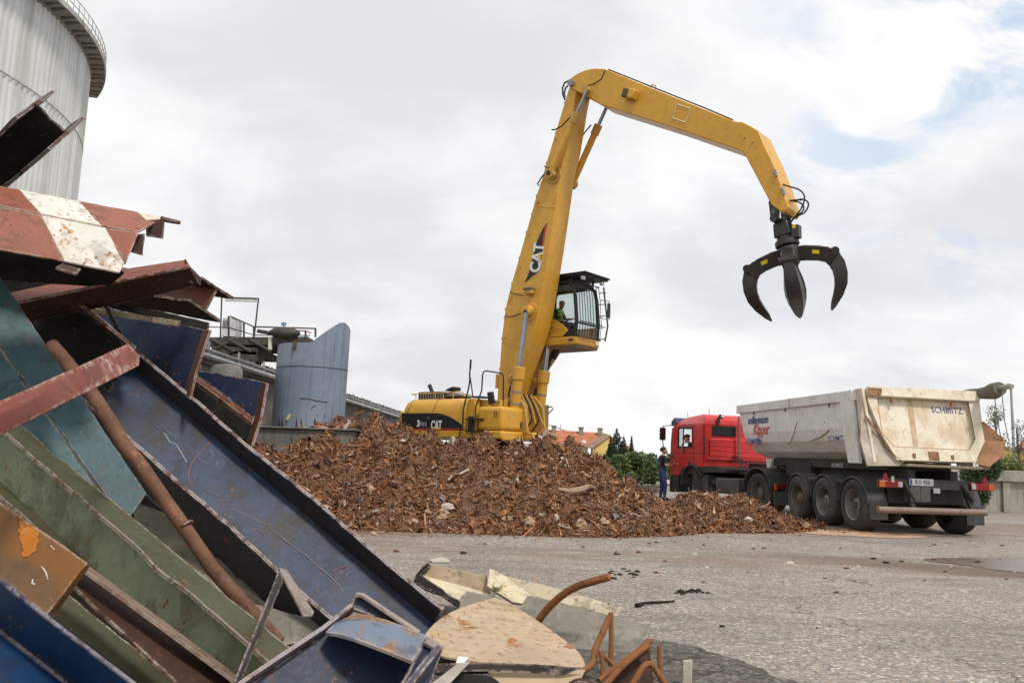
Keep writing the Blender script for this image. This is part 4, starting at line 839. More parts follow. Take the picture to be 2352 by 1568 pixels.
# --- tan tread plate
t = thing('tread_plate', 'tan rusty tread plate curling down at its left corner', 'steel plate', P(1160, 1460, 5.8))
rows = []
Lf = [(977, 1455, 5.55), (1000, 1429, 5.85), (1036, 1405, 6.15), (1080, 1388, 6.4), (1137, 1371, 6.65)]
Rf = [(1350, 1538, 5.30), (1330, 1498, 5.62), (1286, 1461, 5.95), (1230, 1421, 6.3), (1165, 1380, 6.62)]
Bf = [(1008, 1502, 5.25), (1030, 1466, 5.58), (1060, 1432, 5.95), (1095, 1406, 6.3), (1142, 1374, 6.63)]
M2 = [(1150, 1524, 5.22), (1148, 1478, 5.58), (1143, 1440, 5.96), (1145, 1410, 6.32), (1150, 1377, 6.63)]
grid = [[P(*q) for q in (Lf[i], Bf[i], M2[i], Rf[i])] for i in range(5)]
def gpt(u, v):
    def sp(r, t):
        k = min(int(t*(len(r)-1)), len(r)-2); f = t*(len(r)-1)-k; p0, p1, p2, p3 = r[max(k-1, 0)], r[k], r[k+1], r[min(k+2, len(r)-1)]
        return .5*((2*p1)+(p2-p0)*f+(2*p0-5*p1+4*p2-p3)*f*f+(3*p1-p0-3*p2+p3)*f**3)
    return sp([sp(r, u) for r in grid], v)
gr = [[gpt(i/18, j/14) for i in range(19)] for j in range(15)]
m = MB(); m.sheet(gr, .012); m.build('sheet', m_tan, t, smooth=True)
m = MB(); k = 0
for j in range(11):
    for i in range(11):
        u, v = (i+.5+(j % 2)*.5)/12, (j+.5)/11.5
        if u > .98 or v > .97 or u < .16: continue
        c = gpt(u, v); du = (gpt(min(u+.01, 1), v)-c).normalized(); dv = (gpt(u, min(v+.01, 1))-c).normalized(); n = du.cross(dv).normalized(); n = n if n.dot(CAM-c) > 0 else -n
        d = (du*.75+dv*.65).normalized() if (i+j) % 2 else (du*.75-dv*.65).normalized(); s = d.cross(n)
        m.add([c-d*.033+n*.0008, c-s*.009+n*.0008, c+d*.033+n*.0008, c+s*.009+n*.0008, c+n*.010], [(0, 1, 4), (1, 2, 4), (2, 3, 4), (3, 0, 4)])
tag(m.build('tread_pattern', paint('darker_tan_lugs', (.33, .235, .145), (.45, .36, .25), rough=.5, rust=.3, rscale=8), t), kind='stuff')  # lugs in a darker tan than the sheet, so the pattern stands out
q = Pl((1131, 1545, 5.05), (1350, 1545, 5.1), (1200, 1600, 4.9)); tag(plate('tread_offcut', [(1120, 1540), (1345, 1536), (1330, 1568), (1300, 1620), (1170, 1620)], q, .012, m_tan), 'strip of tan plate below the grey strap', 'steel plate')
# --- strap
t = thing('steel_strap', 'flat dark grey steel strap across the tread plate', 'steel bar', P(1170, 1532, 5.0))
m = MB(); m.sheet([[P(1000, 1523, 5.0), P(1123, 1520, 5.02), P(1240, 1525, 5.04), P(1342, 1532, 5.06)], [P(1002, 1543, 4.98), P(1123, 1540, 5.0), P(1230, 1545, 5.02), P(1294, 1550, 5.04)]], .008); m.build('bar', m_steel, t)
q = Pl((1100, 1550, 4.9), (1290, 1560, 4.95), (1200, 1600, 4.8)); tag(plate('dark_offcut', [(1020, 1548), (1120, 1546), (1180, 1590), (1180, 1640), (980, 1640)], q, .012, m_dark), 'black plate below the strap at the bottom edge', 'steel plate')
m = MB(); a, b = P(1060, 1530, 4.85), P(1000, 1575, 4.6); m.prism([a+V((-.02, 0, .02)), a+V((.05, 0, .03)), b+V((.06, 0, 0)), b-V((.04, 0, 0))], (0, .02, -.01)); tag(m.build('timber_offcut', m_wood, bev=.003), 'broken pale board poking out under the strap', 'timber')
m = MB(); a, b = P(1086, 1452+60, 5.1), P(1040, 1520, 5.0); m.prism([P(1052, 1508, 5.06), P(1075, 1510, 5.08), P(1062, 1528, 5.02), P(1046, 1524, 5.02)], (0, .02, 0)); tag(m.build('paper_scrap', paint('paper_white', (.75, .74, .7))), 'small white scrap beside the tread plate corner', 'scrap')
# --- rebar
def rebar(label, pts, r, ribs=False, group=None):
    t = thing('rebar', label, 'rebar', P(*pts[-1])); q = [P(*p) for p in pts]; out = []
    for i in range(len(q)-1):
        p0, p1, p2, p3 = q[max(i-1, 0)], q[i], q[i+1], q[min(i+2, len(q)-1)]
        for k in range(8):
            f = k/8; out.append(.5*((2*p1)+(p2-p0)*f+(2*p0-5*p1+4*p2-p3)*f*f+(3*p1-p0-3*p2+p3)*f**3))
    out.append(q[-1]); m = MB()
    if ribs:
        fine = []; rad = []
        L = 0
        for i in range(len(out)-1):
            n_ = max(2, int((out[i+1]-out[i]).length/.012))
            for k in range(n_): fine.append(out[i]+(out[i+1]-out[i])*k/n_); rad.append(r*(1.0 if len(fine) % 2 else 1.13))
        fine.append(out[-1]); rad.append(r); m.tube(fine, rad, 10)
    else: m.tube(out, r, 10)
    m.build('bar', m_rebar, t, smooth=True, ang=60); return t
rebar('thick ribbed rebar rising to the right from the tread plate', [(1400, 1324, 6.0), (1360, 1335, 6.05), (1319, 1349, 6.1), (1277, 1378, 6.2), (1240, 1420, 6.3), (1215, 1470, 6.35)], .026, True)
rebar('upright rusty rebar in front of the grimy plate', [(1403, 1406, 5.5), (1404, 1470, 5.45), (1402, 1530, 5.4)], .016)
rebar('bent rusty rebar sweeping down left below the upright one', [(1400, 1416, 5.45), (1385, 1450, 5.4), (1367, 1490, 5.35), (1361, 1522, 5.3), (1338, 1540, 5.25), (1290, 1560, 5.15), (1250, 1590, 5.05)], .020)
rebar('upper of two parallel bars leaning on the brown sheet', [(1496, 1470, 5.3), (1440, 1512, 5.2), (1375, 1562, 5.05)], .017)
rebar('lower of two parallel bars leaning on the brown sheet', [(1489, 1481, 5.22), (1430, 1528, 5.1), (1385, 1580, 4.98)], .019)
rebar('short upright bar right of the brown sheet', [(1514, 1480, 5.4), (1517, 1560, 5.35), (1518, 1600, 5.3)], .015)
rebar('arched rusty bar at the bottom edge', [(1440, 1590, 5.0), (1458, 1562, 5.05), (1478, 1530, 5.1), (1492, 1524, 5.12), (1504, 1534, 5.12), (1540, 1590, 5.1)], .019)
rebar('thin bar between the bent rebar and the brown sheet', [(1378, 1494, 5.3), (1384, 1520, 5.28), (1383, 1556, 5.25)], .014)
rebar('second thin bar crossing beside the upright rebar', [(1386, 1505, 5.35), (1410, 1530, 5.33), (1425, 1570, 5.3)], .013)
q = Pl((1490, 1476, 5.35), (1505, 1568, 5.25), (1400, 1568, 5.15)); tag(plate('brown_sheet', [(1492, 1472), (1500, 1520), (1508, 1600), (1370, 1620), (1400, 1556), (1450, 1512)], q, .01, m_brown), 'brown rusty sheet at the bottom under the leaning bars', 'steel plate')
c = P(1335, 1590, 4.85); m = MB(); m.lathe([(.02, .0), (.08, .0), (.11, .03), (.12, .08), (.12, .25)], c+V((0, -.02, -.01)), (.1, .8, -.55), 22); tag(m.build('rusty_drum', m_brown, smooth=True), 'round brown drum end at the bottom edge', 'drum')
t = thing('marker_post', 'short white post at the bottom edge of the yard', 'post', Pz(1578, 1600))
a, b = P(1580, 1518, 5.25), P(1574, 1600, 5.2); m = MB(); m.loft([[b+V((-.03, 0, -.2)), b+V((.03, 0, -.2)), b+V((.03, .03, -.2)), b+V((-.03, .03, -.2))], [a+V((-.027, 0, 0)), a+V((.03, 0, .006)), a+V((.03, .03, .006)), a+V((-.027, .03, 0))]]); m.build('stake', m_wood, t, bev=.004)
# --- loose bits on the yard
m_blk = paint('black_rubber', (.012, .011, .010), (.03, .026, .022), rough=.8)
m = MB(); m.tube([Pz(1462, 1390, .02), Pz(1480, 1384, .02), Pz(1520, 1382, .015), Pz(1549, 1380, .015)], [.022, .013, .012, .009], 7); tag(m.build('black_rod', m_blk), 'black rod lying on the yard', 'rod')
dm = [m_blk, paint('bit_rust', (.13, .055, .03), rough=.9), paint('bit_grey', (.24, .22, .2), rough=.9), paint('bit_pale', (.50, .45, .38), rough=.9)]
def pebble(px, py, s, mat, label, group, name='scrap_crumb'):
    c = Pz(px, py); m = MB(); n = 6; rr = random
    lo_ = [(c.x+s*rr.uniform(.6, 1.3)*math.cos(k*6.28/n), c.y+s*rr.uniform(.5, 1)*math.sin(k*6.28/n), 0) for k in range(n)]
    hi_ = [(c.x+(p[0]-c.x)*rr.uniform(.4, .8), c.y+(p[1]-c.y)*rr.uniform(.4, .8), s*rr.uniform(.25, .6)) for p in lo_]
    m.loft([lo_, hi_]); return tag(m.build(name, mat), label, 'debris', group)
random.seed(5)
for k in range(46): pebble(random.gauss(1580, 16) if k < 26 else random.uniform(1395, 1470), random.gauss(1360, 2.5) if k < 26 else random.uniform(1305, 1330), random.uniform(.012, .05), dm[0], 'black crumb in the dark scatter right of the black rod' if k < 26 else 'black crumb in the loose trail beyond the thick rebar tip', 'black crumbs, right scatter' if k < 26 else 'black crumbs, far trail')
for k in range(90):
    px = random.uniform(900, 2340); py = random.uniform(1240, 1330) if k < 70 else random.uniform(1330, 1500)
    if px < 1500 and py > 1280: continue
    i = random.choice((0, 1, 1, 2, 3)); pebble(px, py, random.uniform(.015, .06), dm[i], ('black', 'rusty', 'grey', 'pale')[i]+' fragment strewn on the yard in front of the heap', ('black', 'rusty', 'grey', 'pale')[i]+' fragments on the yard')
pebble(1225, 1329, .05, paint('stone_tan', (.42, .30, .18), rough=.9), 'tan pebble behind the cream channel', None, 'pebble')
q = Pz(1005, 1286, .01); m = MB(); m.prism([Pz(985, 1284, .02), Pz(1015, 1279, .02), Pz(1035, 1286, .02), Pz(1030, 1290, .02), Pz(993, 1289, .02)], (0, 0, -.015)); tag(m.build('pale_flake', dm[3]), 'flat pale flake lying beyond the cream channel', 'debris')

paint = _paint0
# ================================================================== SHREDDED SCRAP HEAP
ridge_px = [(540, 1052, 17.5, 3.9), (700, 979.9, 18.2, 4.2), (790, 981.8, 18.2, 4.25), (850, 974, 18.2, 4.25), (940, 965, 18.0, 4.0), (1040, 998, 17.8, 3.75), (1130, 998, 17.6, 3.6), (1240, 1017, 17.6, 3.55), (1290, 1022, 17.5, 2.9), (1350, 1094, 17.4, 2.67), (1400, 1200, 17.3, 2.08), (1440, 1230, 17.4, 1.76), (1500, 1230, 17.6, 1.6), (1560, 1142.7, 18.1, 2.3), (1620, 1128, 18.4, 2.4), (1690, 1190, 18.6, 2.2), (1760, 1180, 18.6, 1.6), (1830, 1230, 18.4, 1.0)]
rp = []
for (xa, ya, Ya, Ra), (xb, yb, Yb, Rb) in zip(ridge_px, ridge_px[1:]):
    A, B = P(xa, ya, Ya), P(xb, yb, Yb)
    for k in range(8):
        t = k/8; q = A+(B-A)*t; rp.append((q.x, q.y, q.z, Ra+(Rb-Ra)*t))
rp = np.array(rp)
_ng = np.random.default_rng(3); _nf = [(_ng.uniform(.6, 1.4)*f, _ng.uniform(-1, 1)*f, _ng.uniform(-1, 1)*f, _ng.uniform(0, 6.3), a) for f, a in ((1.1, .055), (1.6, .05), (2.3, .04), (3.1, .035), (4.3, .045), (6.0, .045), (8.5, .042), (12, .032)) for _ in (0, 1)]
def heap_h(x, y):
    x, y = np.asarray(x, float), np.asarray(y, float); h = np.zeros_like(x)
    for i in range(0, len(rp), 2):
        d = np.hypot(x-rp[i, 0], y-rp[i, 1]); h = np.maximum(h, rp[i, 2]*np.clip(1-d/rp[i, 3], 0, 1)**.92)
    nz = sum(a*np.sin(fx*x+fy*y+fz*(x-y)+ph) for fx, fy, fz, ph, a in _nf)
    return np.where(h > .002, np.maximum(h+nz*np.clip(h*1.6, 0, 1)-.045, -.02), -.05)
xs = np.linspace(-7.2, 7.4, 170); ys = np.linspace(13.2, 21.5, 110); gx, gy = np.meshgrid(xs, ys); gz = heap_h(gx, gy)
HV = np.stack([gx, gy, gz], -1).reshape(-1, 3); nc = len(xs); HF = []
for i in range(len(ys)-1):
    for j in range(nc-1):
        if max(gz[i, j], gz[i+1, j], gz[i, j+1], gz[i+1, j+1]) > 0: HF.append((i*nc+j, i*nc+j+1, (i+1)*nc+j+1, (i+1)*nc+j))
PAL = np.array([(.225, .090, .034), (.285, .118, .042), (.140, .056, .025), (.36, .150, .048), (.060, .030, .018), (.47, .195, .058), (.26, .150, .088), (.33, .28, .245), (.52, .45, .38), (.48, .31, .18), (.16, .125, .11)])
PW = np.array([.20, .19, .17, .12, .11, .06, .08, .034, .020, .034, .03])
PW = PW/PW.sum()
def basis(n, g_):
    a = g_.normal(size=(len(n), 3)); ex = np.cross(n, a); ex /= np.linalg.norm(ex, axis=1)[:, None]; return ex, np.cross(n, ex)
def surf_pts(n, g_, ymin=13.4, ymax=19.6, thin=0.0):
    X = []; tot = 0
    while tot < n:
        x = g_.uniform(-6.5, 7.2, n*2); y = g_.uniform(ymin, ymax, n*2); h = heap_h(x, y); k = h > thin
        X.append(np.stack([x[k], y[k], h[k]], 1)); tot += k.sum()
    p = np.concatenate(X)[:n]; e = .05
    nx = -(heap_h(p[:, 0]+e, p[:, 1])-heap_h(p[:, 0]-e, p[:, 1]))/(2*e); ny = -(heap_h(p[:, 0], p[:, 1]+e)-heap_h(p[:, 0], p[:, 1]-e))/(2*e)
    nn = np.stack([nx, ny, np.ones(n)], 1); return p, nn/np.linalg.norm(nn, axis=1)[:, None]
def strips(p, nn, g_, L0, L1, asp0, asp1, curl, tilt, lift):
    n = len(p); m_ = nn+g_.normal(size=(n, 3))*tilt; m_ /= np.linalg.norm(m_, axis=1)[:, None]; ex, ey = basis(m_, g_)
    L = g_.uniform(L0, L1, n)*np.exp(g_.normal(size=n)*.25); W_ = L*g_.uniform(asp0, asp1, n); kap = g_.normal(size=n)*curl+1e-3; tw = g_.normal(size=n)*.6
    V_ = np.zeros((n, 10, 3)); c = p+nn*g_.uniform(-.02, lift, n)[:, None]
    for k, t in enumerate(np.linspace(-.5, .5, 5)):
        X = np.sin(kap*t)/kap*L; Z = (1-np.cos(kap*t))/kap*L; wk = W_*g_.uniform(.45, 1, n)/2; ca, sa = np.cos(tw*t), np.sin(tw*t)
        yv = ey*ca[:, None]+m_*sa[:, None]
        base = c+ex*X[:, None]+m_*Z[:, None]
        V_[:, 2*k] = base-yv*wk[:, None]; V_[:, 2*k+1] = base+yv*wk[:, None]
    return V_
g_ = np.random.default_rng(17); VV = [HV]; FF = [np.array(HF)]; CC = [np.tile(PAL[2]*1.0, (len(HV), 1))]; off = len(HV)
fpat = np.array([(2*k, 2*k+1, 2*k+3, 2*k+2) for k in range(4)])
for n, L0, L1, a0, a1, curl, tilt, lift, yr in ((86000, .028, .075, .14, .5, 2.4, .6, .03, (13.4, 18.8)), (12000, .09, .19, .08, .34, 2.8, .55, .05, (13.4, 18.8)), (4200, .16, .36, .03, .10, 1.8, .5, .06, (13.4, 18.8)), (2500, .06, .12, .5, 1.0, .9, .8, .05, (13.4, 18.8))):
    p, nn = surf_pts(n, g_, *yr); v = strips(p, nn, g_, L0, L1, a0, a1, curl, tilt, lift); VV.append(v.reshape(-1, 3))
    FF.append((fpat[None]+(np.arange(n)*10)[:, None, None]+off).reshape(-1, 4)); off += n*10
    c = PAL[g_.choice(len(PAL), n, p=PW)]*g_.uniform(.7, 1.25, (n, 1)); CC.append(np.repeat(c, 10, 0))
# stray crumbs around the foot
n = 1500; x = g_.uniform(-4, 7.6, n); y0 = np.interp(x, [-4, 0, 2.7, 5.7, 6.8], [13.9, 14.2, 15.4, 17.2, 17.6]); y = y0-g_.exponential(.28, n)+.25; p = np.stack([x, y, np.full(n, .012)], 1)
v = strips(p, np.tile((0, 0, 1.), (n, 1)), g_, .03, .09, .3, .9, 1.0, .25, .02); VV.append(v.reshape(-1, 3)); FF.append((fpat[None]+(np.arange(n)*10)[:, None, None]+off).reshape(-1, 4)); off += n*10
CC.append(np.repeat(PAL[g_.choice(len(PAL), n, p=PW)]*g_.uniform(.7, 1.2, (n, 1)), 10, 0))
VV, FF, CC = np.concatenate(VV), np.concatenate(FF), np.concatenate(CC); HB = V((0, 16.5, 0)); VV = VV-np.array(HB)
me = bpy.data.meshes.new('shredded_scrap_heap'); me.vertices.add(len(VV)); me.vertices.foreach_set('co', VV.astype(np.float32).ravel())
me.loops.add(FF.size); me.loops.foreach_set('vertex_index', FF.ravel().astype(np.int32)); me.polygons.add(len(FF))
me.polygons.foreach_set('loop_start', np.arange(0, FF.size, 4, dtype=np.int32)); me.update(calc_edges=True)
ca = me.color_attributes.new('piece', 'FLOAT_COLOR', 'POINT'); ca.data.foreach_set('color', np.concatenate([CC, np.ones((len(CC), 1))], 1).astype(np.float32).ravel())
hm = bpy.data.materials.new('shredded_rust'); hm.use_nodes = True; nt = hm.node_tree; b = nt.nodes['Principled BSDF']
at = nd(nt, 'ShaderNodeAttribute'); at.attribute_name = 'piece'; tc = nd(nt, 'ShaderNodeTexCoord').outputs['Object']
col = mixc(nt, ramp(nt, noisen(nt, tc, 30, 5, .7), .4, .66), at.outputs['Color'], mixc(nt, .55, at.outputs['Color'], (.10, .042, .02)))
nt.links.new(col, b.inputs['Base Color']); b.inputs['Roughness'].default_value = .62; b.inputs['Specular IOR Level'].default_value = .45
me.materials.append(hm); ho = bpy.data.objects.new('shredded_scrap_heap', me); ho.location = HB; COL.objects.link(ho); MW[ho] = Matrix.Translation(HB)
tag(ho, 'broad heap of rusty shredded metal scrap in front of the excavator', 'scrap heap', kind='stuff')

# ---- the larger fragments one can pick out: individuals
kinds = [('rust_brown', (.15, .062, .030), 'rust brown'), ('orange_rust', (.30, .125, .042), 'orange rust'), ('dark_brown', (.075, .036, .022), 'dark brown'), ('grey_metal', (.26, .235, .215), 'grey'), ('tan_pale', (.44, .30, .18), 'pale tan')]
fm = [paint('fragment_'+k, c, tuple(x*.62 for x in c), rough=.7, rust=.35 if i < 3 else .15, rscale=9, scale=14, bump=.5) for i, (k, c, _) in enumerate(kinds)]
def frag_mesh(seed, shape):
    r = random.Random(seed); rows = []
    if shape == 'shard':
        n = 5; k = r.uniform(-1.6, 1.6)
        for i in range(n):
            t = i/(n-1)-.5; w_ = .5*r.uniform(.25, .6)*(1.1-abs(t)); rows.append([(math.sin(k*t)/k, -w_+r.uniform(-.05, .05), (1-math.cos(k*t))/k), (math.sin(k*t)/k+r.uniform(-.08, .08), w_, (1-math.cos(k*t))/k+r.uniform(-.08, .08))])
    elif shape == 'strip':
        n = 6; k = r.uniform(-2, 2)
        for i in range(n):
            t = i/(n-1)-.5; rows.append([(math.sin(k*t)/k, -.07, (1-math.cos(k*t))/k), (math.sin(k*t)/k, .07, (1-math.cos(k*t))/k+.03*r.uniform(-1, 1))])
    else:
        n = 7
        for i in range(n):
            a = -1.9+3.8*i/(n-1); rows.append([(.42*math.sin(a), -.16, .42*math.cos(a)), (.42*math.sin(a), .16, .42*math.cos(a))])
    m = MB(); th = .05 if shape != 'ring' else .07
    fr = [V(p) for q in rows for p in q]; bk = [p+V((0, 0, -th)) if shape != 'ring' else V((p.x*.84, p.y, p.z*.84)) for p in fr]; N_ = len(fr); n = len(rows)
    fs = []
    for i in range(n-1): fs += [(2*i, 2*i+1, 2*i+3, 2*i+2), (N_+2*i+2, N_+2*i+3, N_+2*i+1, N_+2*i), (2*i, 2*i+2, N_+2*i+2, N_+2*i), (2*i+3, 2*i+1, N_+2*i+1, N_+2*i+3)]
    fs += [(1, 0, N_, N_+1), (2*n-2, 2*n-1, N_+2*n-1, N_+2*n-2)]
    me = bpy.data.meshes.new('scrap_'+shape); me.from_pydata([tuple(v) for v in fr+bk], [], fs); me.update(); return me
protos = {}
for i in range(5):
    for sh in ('shard', 'strip', 'ring'):
        for s_ in range(3):
            me = frag_mesh(i*31+s_*7+{'shard': 1, 'strip': 2, 'ring': 3}[sh], sh); me.materials.append(fm[i]); protos[i, sh, s_] = me
gi = np.random.default_rng(77); pp_, nn_ = surf_pts(1400, gi, 13.5, 18.0, .03); cnt = 0; rr = random.Random(9)
for p, n in zip(pp_, nn_):
    if cnt >= 270: break
    if n[1] > -.05: continue
    i = rr.choices(range(5), (.42, .2, .2, .09, .09))[0]; sh = rr.choices(('shard', 'strip', 'ring'), (.6, .3, .1))[0]
    s = rr.uniform(.14, .30) if sh != 'ring' else rr.uniform(.12, .2)
    if i == 4: s *= .8
    nv = (V(n)+V((rr.gauss(0, .35), rr.gauss(0, .35), rr.gauss(0, .35)))).normalized(); q = nv.to_track_quat('Z', 'Y').to_matrix() @ Matrix.Rotation(rr.uniform(0, 6.28), 3, 'Z')
    o = bpy.data.objects.new('scrap_'+sh, protos[i, sh, rr.randrange(3)]); COL.objects.link(o)
    o.matrix_world = Matrix.Translation(V(p)+nv*.04) @ q.to_4x4() @ Matrix.Diagonal((s, s*rr.uniform(.7, 1.2), s*rr.uniform(.6, 1), 1))
    ph = 'small right hand heap' if p[0] > 3.2 else ('left slope' if p[0] < -2.2 else 'middle slope' if p[0] < .6 else 'right slope'); pv = 'near the foot' if p[2] < .45 else ('near the crest' if p[2] > 1.25 else 'at mid height'); pv = '' if p[0] > 3.2 else pv
    w_ = {'shard': 'torn sheet metal shard', 'strip': 'narrow bent metal strip', 'ring': 'curled metal ring piece'}[sh]
    tag(o, f'{kinds[i][2]} {w_} on the {ph} of the scrap {pv}'.strip(), 'scrap piece', f'{kinds[i][2]} {sh} pieces, {ph} {pv}'.strip()); cnt += 1
# ---- pieces with a look of their own
def heap_at(px, py, lift=.03):
    d = ray(px, py)
    for k in range(900):
        q = CAM+d*((13+k*.01)/d.y)
        if q.z <= heap_h(q.x, q.y)+lift: return q
    return P(px, py, 17.5)
def lump(px, py, w_, h_, mat, label, seed, name='crumpled_lump', cat='scrap piece'):
    c = heap_at(px, py, .06); w_ *= .8; h_ *= .8; r = random.Random(seed); m = MB(); secs = []
    for j in range(6):
        a = math.pi*(j+.25)/5.5; secs.append([(c.x+w_*math.sin(a)*math.cos(k*.785)*r.uniform(.35, 1.35), c.y+w_*.6*math.sin(a)*math.sin(k*.785)*r.uniform(.3, 1.3), c.z-h_*math.cos(a)*r.uniform(.8, 1.1)) for k in range(8)])
    m.loft(secs); tag(m.build(name, mat), label, cat)
tan_l = paint('tan_lump', (.36, .22, .13), (.48, .34, .22), rough=.85, bump=.6, dirt=.4); whit = paint('pale_lump', (.46, .38, .30), (.56, .49, .42), rough=.85, bump=.5)
def rz(x, y): return (564.5+x*.28, 922+y*.28)   # zoom of the heap's left half
for k, (x, y, w_, h_, mt, lb) in enumerate(((485, 248, .075, .15, tan_l, 'upright tan block on the left shoulder of the heap'), (640, 232, .20, .10, tan_l, 'crumpled tan lump left of the heap summit'), (1695, 322, .06, .13, whit, 'pale wedge sticking up below the excavator ladder'),
        (1655, 868, .15, .10, whit, 'large pale crumpled piece low on the heap'), (1610, 935, .21, .17, tan_l, 'tan crumpled sheet low in the middle of the heap'), (1015, 725, .11, .12, tan_l, 'tan rounded can piece left of the heap middle'), (625, 870, .17, .08, tan_l, 'long tan lump beside the blue girder flange'),
        (480, 730, .14, .08, tan_l, 'tan twisted lump left side of the heap'), (1285, 322, .14, .045, whit, 'pale flat lump high on the heap below the excavator side'), (1370, 985, .12, .07, tan_l, 'flattened tan lump at the heap foot'), (2320, 985, .14, .12, tan_l, 'tan torn piece at the foot of the heap centre'))):
    lump(*rz(x, y), w_, h_, mt, lb, 100+k)
def r8(x, y): return (1129+x*.32, 969+y*.32)   # zoom of the right half (1200..2000)
for k, (x, y, w_, h_, mt, lb) in enumerate(((640, 735, .15, .13, tan_l, 'tan triangular shard low on the right side of the heap'), (465, 690, .08, .1, whit, 'small white scrap right of the heap middle'), (805, 715, .11, .1, tan_l, 'tan chip near the gap between the two heaps'), (1845, 700, .12, .08, whit, 'pale piece on the small heap by the trailer wheel'), (2260, 745, .1, .1, tan_l, 'tan stone at the end of the small heap'), (285, 725, .12, .12, tan_l, 'tan bent flake at the heap foot left of the gap'))):
    lump(*r8(x, y), w_, h_, mt, lb, 140+k)
m = MB(); a, b = heap_at(*rz(770, 285), .05), heap_at(*rz(855, 165), .0); b = P(*rz(858, 155), a.y+.1); m.cyl(a, b, .035, n=8); tag(m.build('grey_bar', paint('bar_grey', (.40, .39, .37), rough=.6)), 'straight grey bar sticking out near the heap summit', 'bar')
m = MB(); a = P(*rz(890, 110), 18.0); b = P(*rz(970, 75), 18.1); m.cyl(a, b, .018, n=6); tag(m.build('rusty_bar', m_rebar), 'thin rusty bar poking from the heap summit', 'bar')
m = MB(); m.tube([heap_at(*r8(480, 485), .08), heap_at(*r8(560, 500), .09), heap_at(*r8(640, 490), .09), heap_at(*r8(700, 465), .1), heap_at(*r8(745, 470), .1)], [.05, .06, .075, .05, .03], 7); tag(m.build('twisted_branch_pipe', paint('tan_pipe', (.27, .18, .12), (.34, .24, .16), rough=.8)), 'long twisted tan pipe on the right slope of the heap', 'pipe')
m = MB(); m.tube([heap_at(*rz(1660, 645), .1), heap_at(*rz(1700, 600), .1), heap_at(*rz(1760, 590), .1), heap_at(*rz(1830, 555), .1)], .02, 6); tag(m.build('pale_wire', whit), 'pale bent wire in the middle of the heap', 'wire')
t = thing('small_wheel', 'small rusty wheel rim lying high on the heap', 'wheel', heap_at(*rz(963, 355), .05)); c = heap_at(*rz(963, 352), .07)
m = MB(); R0 = .13; ax = V((-.1, -.75, .65)).normalized(); u1, v1 = frame_of(ax); m.tube([c+u1*R0*math.cos(k*.3927)+v1*R0*math.sin(k*.3927) for k in range(17)], .025, 6); m.build('rim', m_rebar, t)
for k in range(5):
    m = MB(); m.cyl(c, c+u1*R0*math.cos(k*1.257)+v1*R0*math.sin(k*1.257), .015, n=5); m.build('spoke', m_rebar, t)
# ================================================================== MATERIAL HANDLER
PHI = R_(40); eu = V((math.cos(PHI), -math.sin(PHI), 0)); el = V((math.sin(PHI), math.cos(PHI), 0)); ep = P(1170, 935, 27.5); eo = V((ep.x, ep.y, 0))
ME = Matrix(((eu.x, el.x, 0, eo.x), (eu.y, el.y, 0, eo.y), (0, 0, 1, 0), (0, 0, 0, 1)))
def EU(px, py, off):
    d = ray(px, py); o = eo+el*off; q = CAM+d*((o-CAM).dot(el)/d.dot(el))-eo; return V((q.dot(eu), off, q.z))
def z1(x, y, off=0): return EU(1128.9+.42*x, 112.9+.42*y, off)
def z2(x, y, off=0): return EU(1110.1+.24*x, 470.4+.24*y, off)
def z3(x, y, off=0): return EU(893.8+.18*x, 771.5+.18*y, off)
cy_ = paint('machine_yellow', (.655, .348, .037), (.61, .318, .035), rough=.40, dirt=.34, dcol=(.46, .24, .04), streak=.26, grime=.28, bump=.03, scale=.8, spec=.45, rust=.02)
cyd = paint('dusty_yellow', (.52, .30, .055), (.46, .27, .06), rough=.55, dirt=.35, dcol=(.30, .19, .08), bump=.05)
blk = paint('machine_black', (.010, .010, .011), (.016, .015, .015), rough=.45, bump=.03); blkm = paint('machine_black_matt', (.018, .017, .017), (.03, .028, .027), rough=.65)
chrome = paint('chrome_rod', (.26, .28, .31), (.34, .36, .39), rough=.22, metal=.9, bump=0); hose = paint('hose_rubber', (.018, .018, .019), rough=.6, bump=0)
redm = paint('decal_red', (.60, .03, .04), rough=.4, bump=0); whitem = paint('decal_white', (.78, .78, .78), rough=.4, bump=0); yelm = paint('decal_yellow', (.80, .52, .02), rough=.4, bump=0); greym = paint('decal_grey', (.25, .25, .25), rough=.5, bump=0)
lampg = paint('lamp_glass', (.7, .7, .7), rough=.1, bump=0); gls = glass_mat('tinted_glass', (.86, .89, .89)); glsd = glass_mat('dark_glass', (.16, .18, .18))
ex = thing('material_handler', 'yellow tracked scrap handler with raised cab behind the heap', 'excavator', M=ME)
def EB_(mb, name, mat, par=None, **k): return mb.build(name, mat, par or ex, local=True, **k)
def extr(name, pts, vec, mat, par=None, bev=.02, **k):
    m = MB(); m.prism(pts, vec); return EB_(m, name, mat, par, bev=bev, **k)
# ---- undercarriage
for o_ in (-1.1, 1.3):
    prof = [(-2.3, .55), (-2.15, .15), (-1.8, .0), (1.8, .0), (2.15, .15), (2.3, .55), (2.15, .95), (1.8, 1.1), (-1.8, 1.1), (-2.15, .95)]
    tr = extr('track', [(x-1.2, o_, z) for x, z in prof], (0, .6, 0), blkm)
    for k in range(7):
        m = MB(); m.cyl((-3.0+k*.6, o_-.02, .45), (-3.0+k*.6, o_+.62, .45), .24, n=12); EB_(m, 'roller', blkm, tr)
extr('car_body', [(-2.2, -.5, .5), (-.2, -.5, .5), (-.2, 1.3, .5), (-2.2, 1.3, .5)], (0, 0, 1.0), cyd)
m = MB(); m.cyl((-1.2, .4, 1.4), (-1.2, .4, 1.78), .75, n=28); EB_(m, 'slew_ring', blkm)
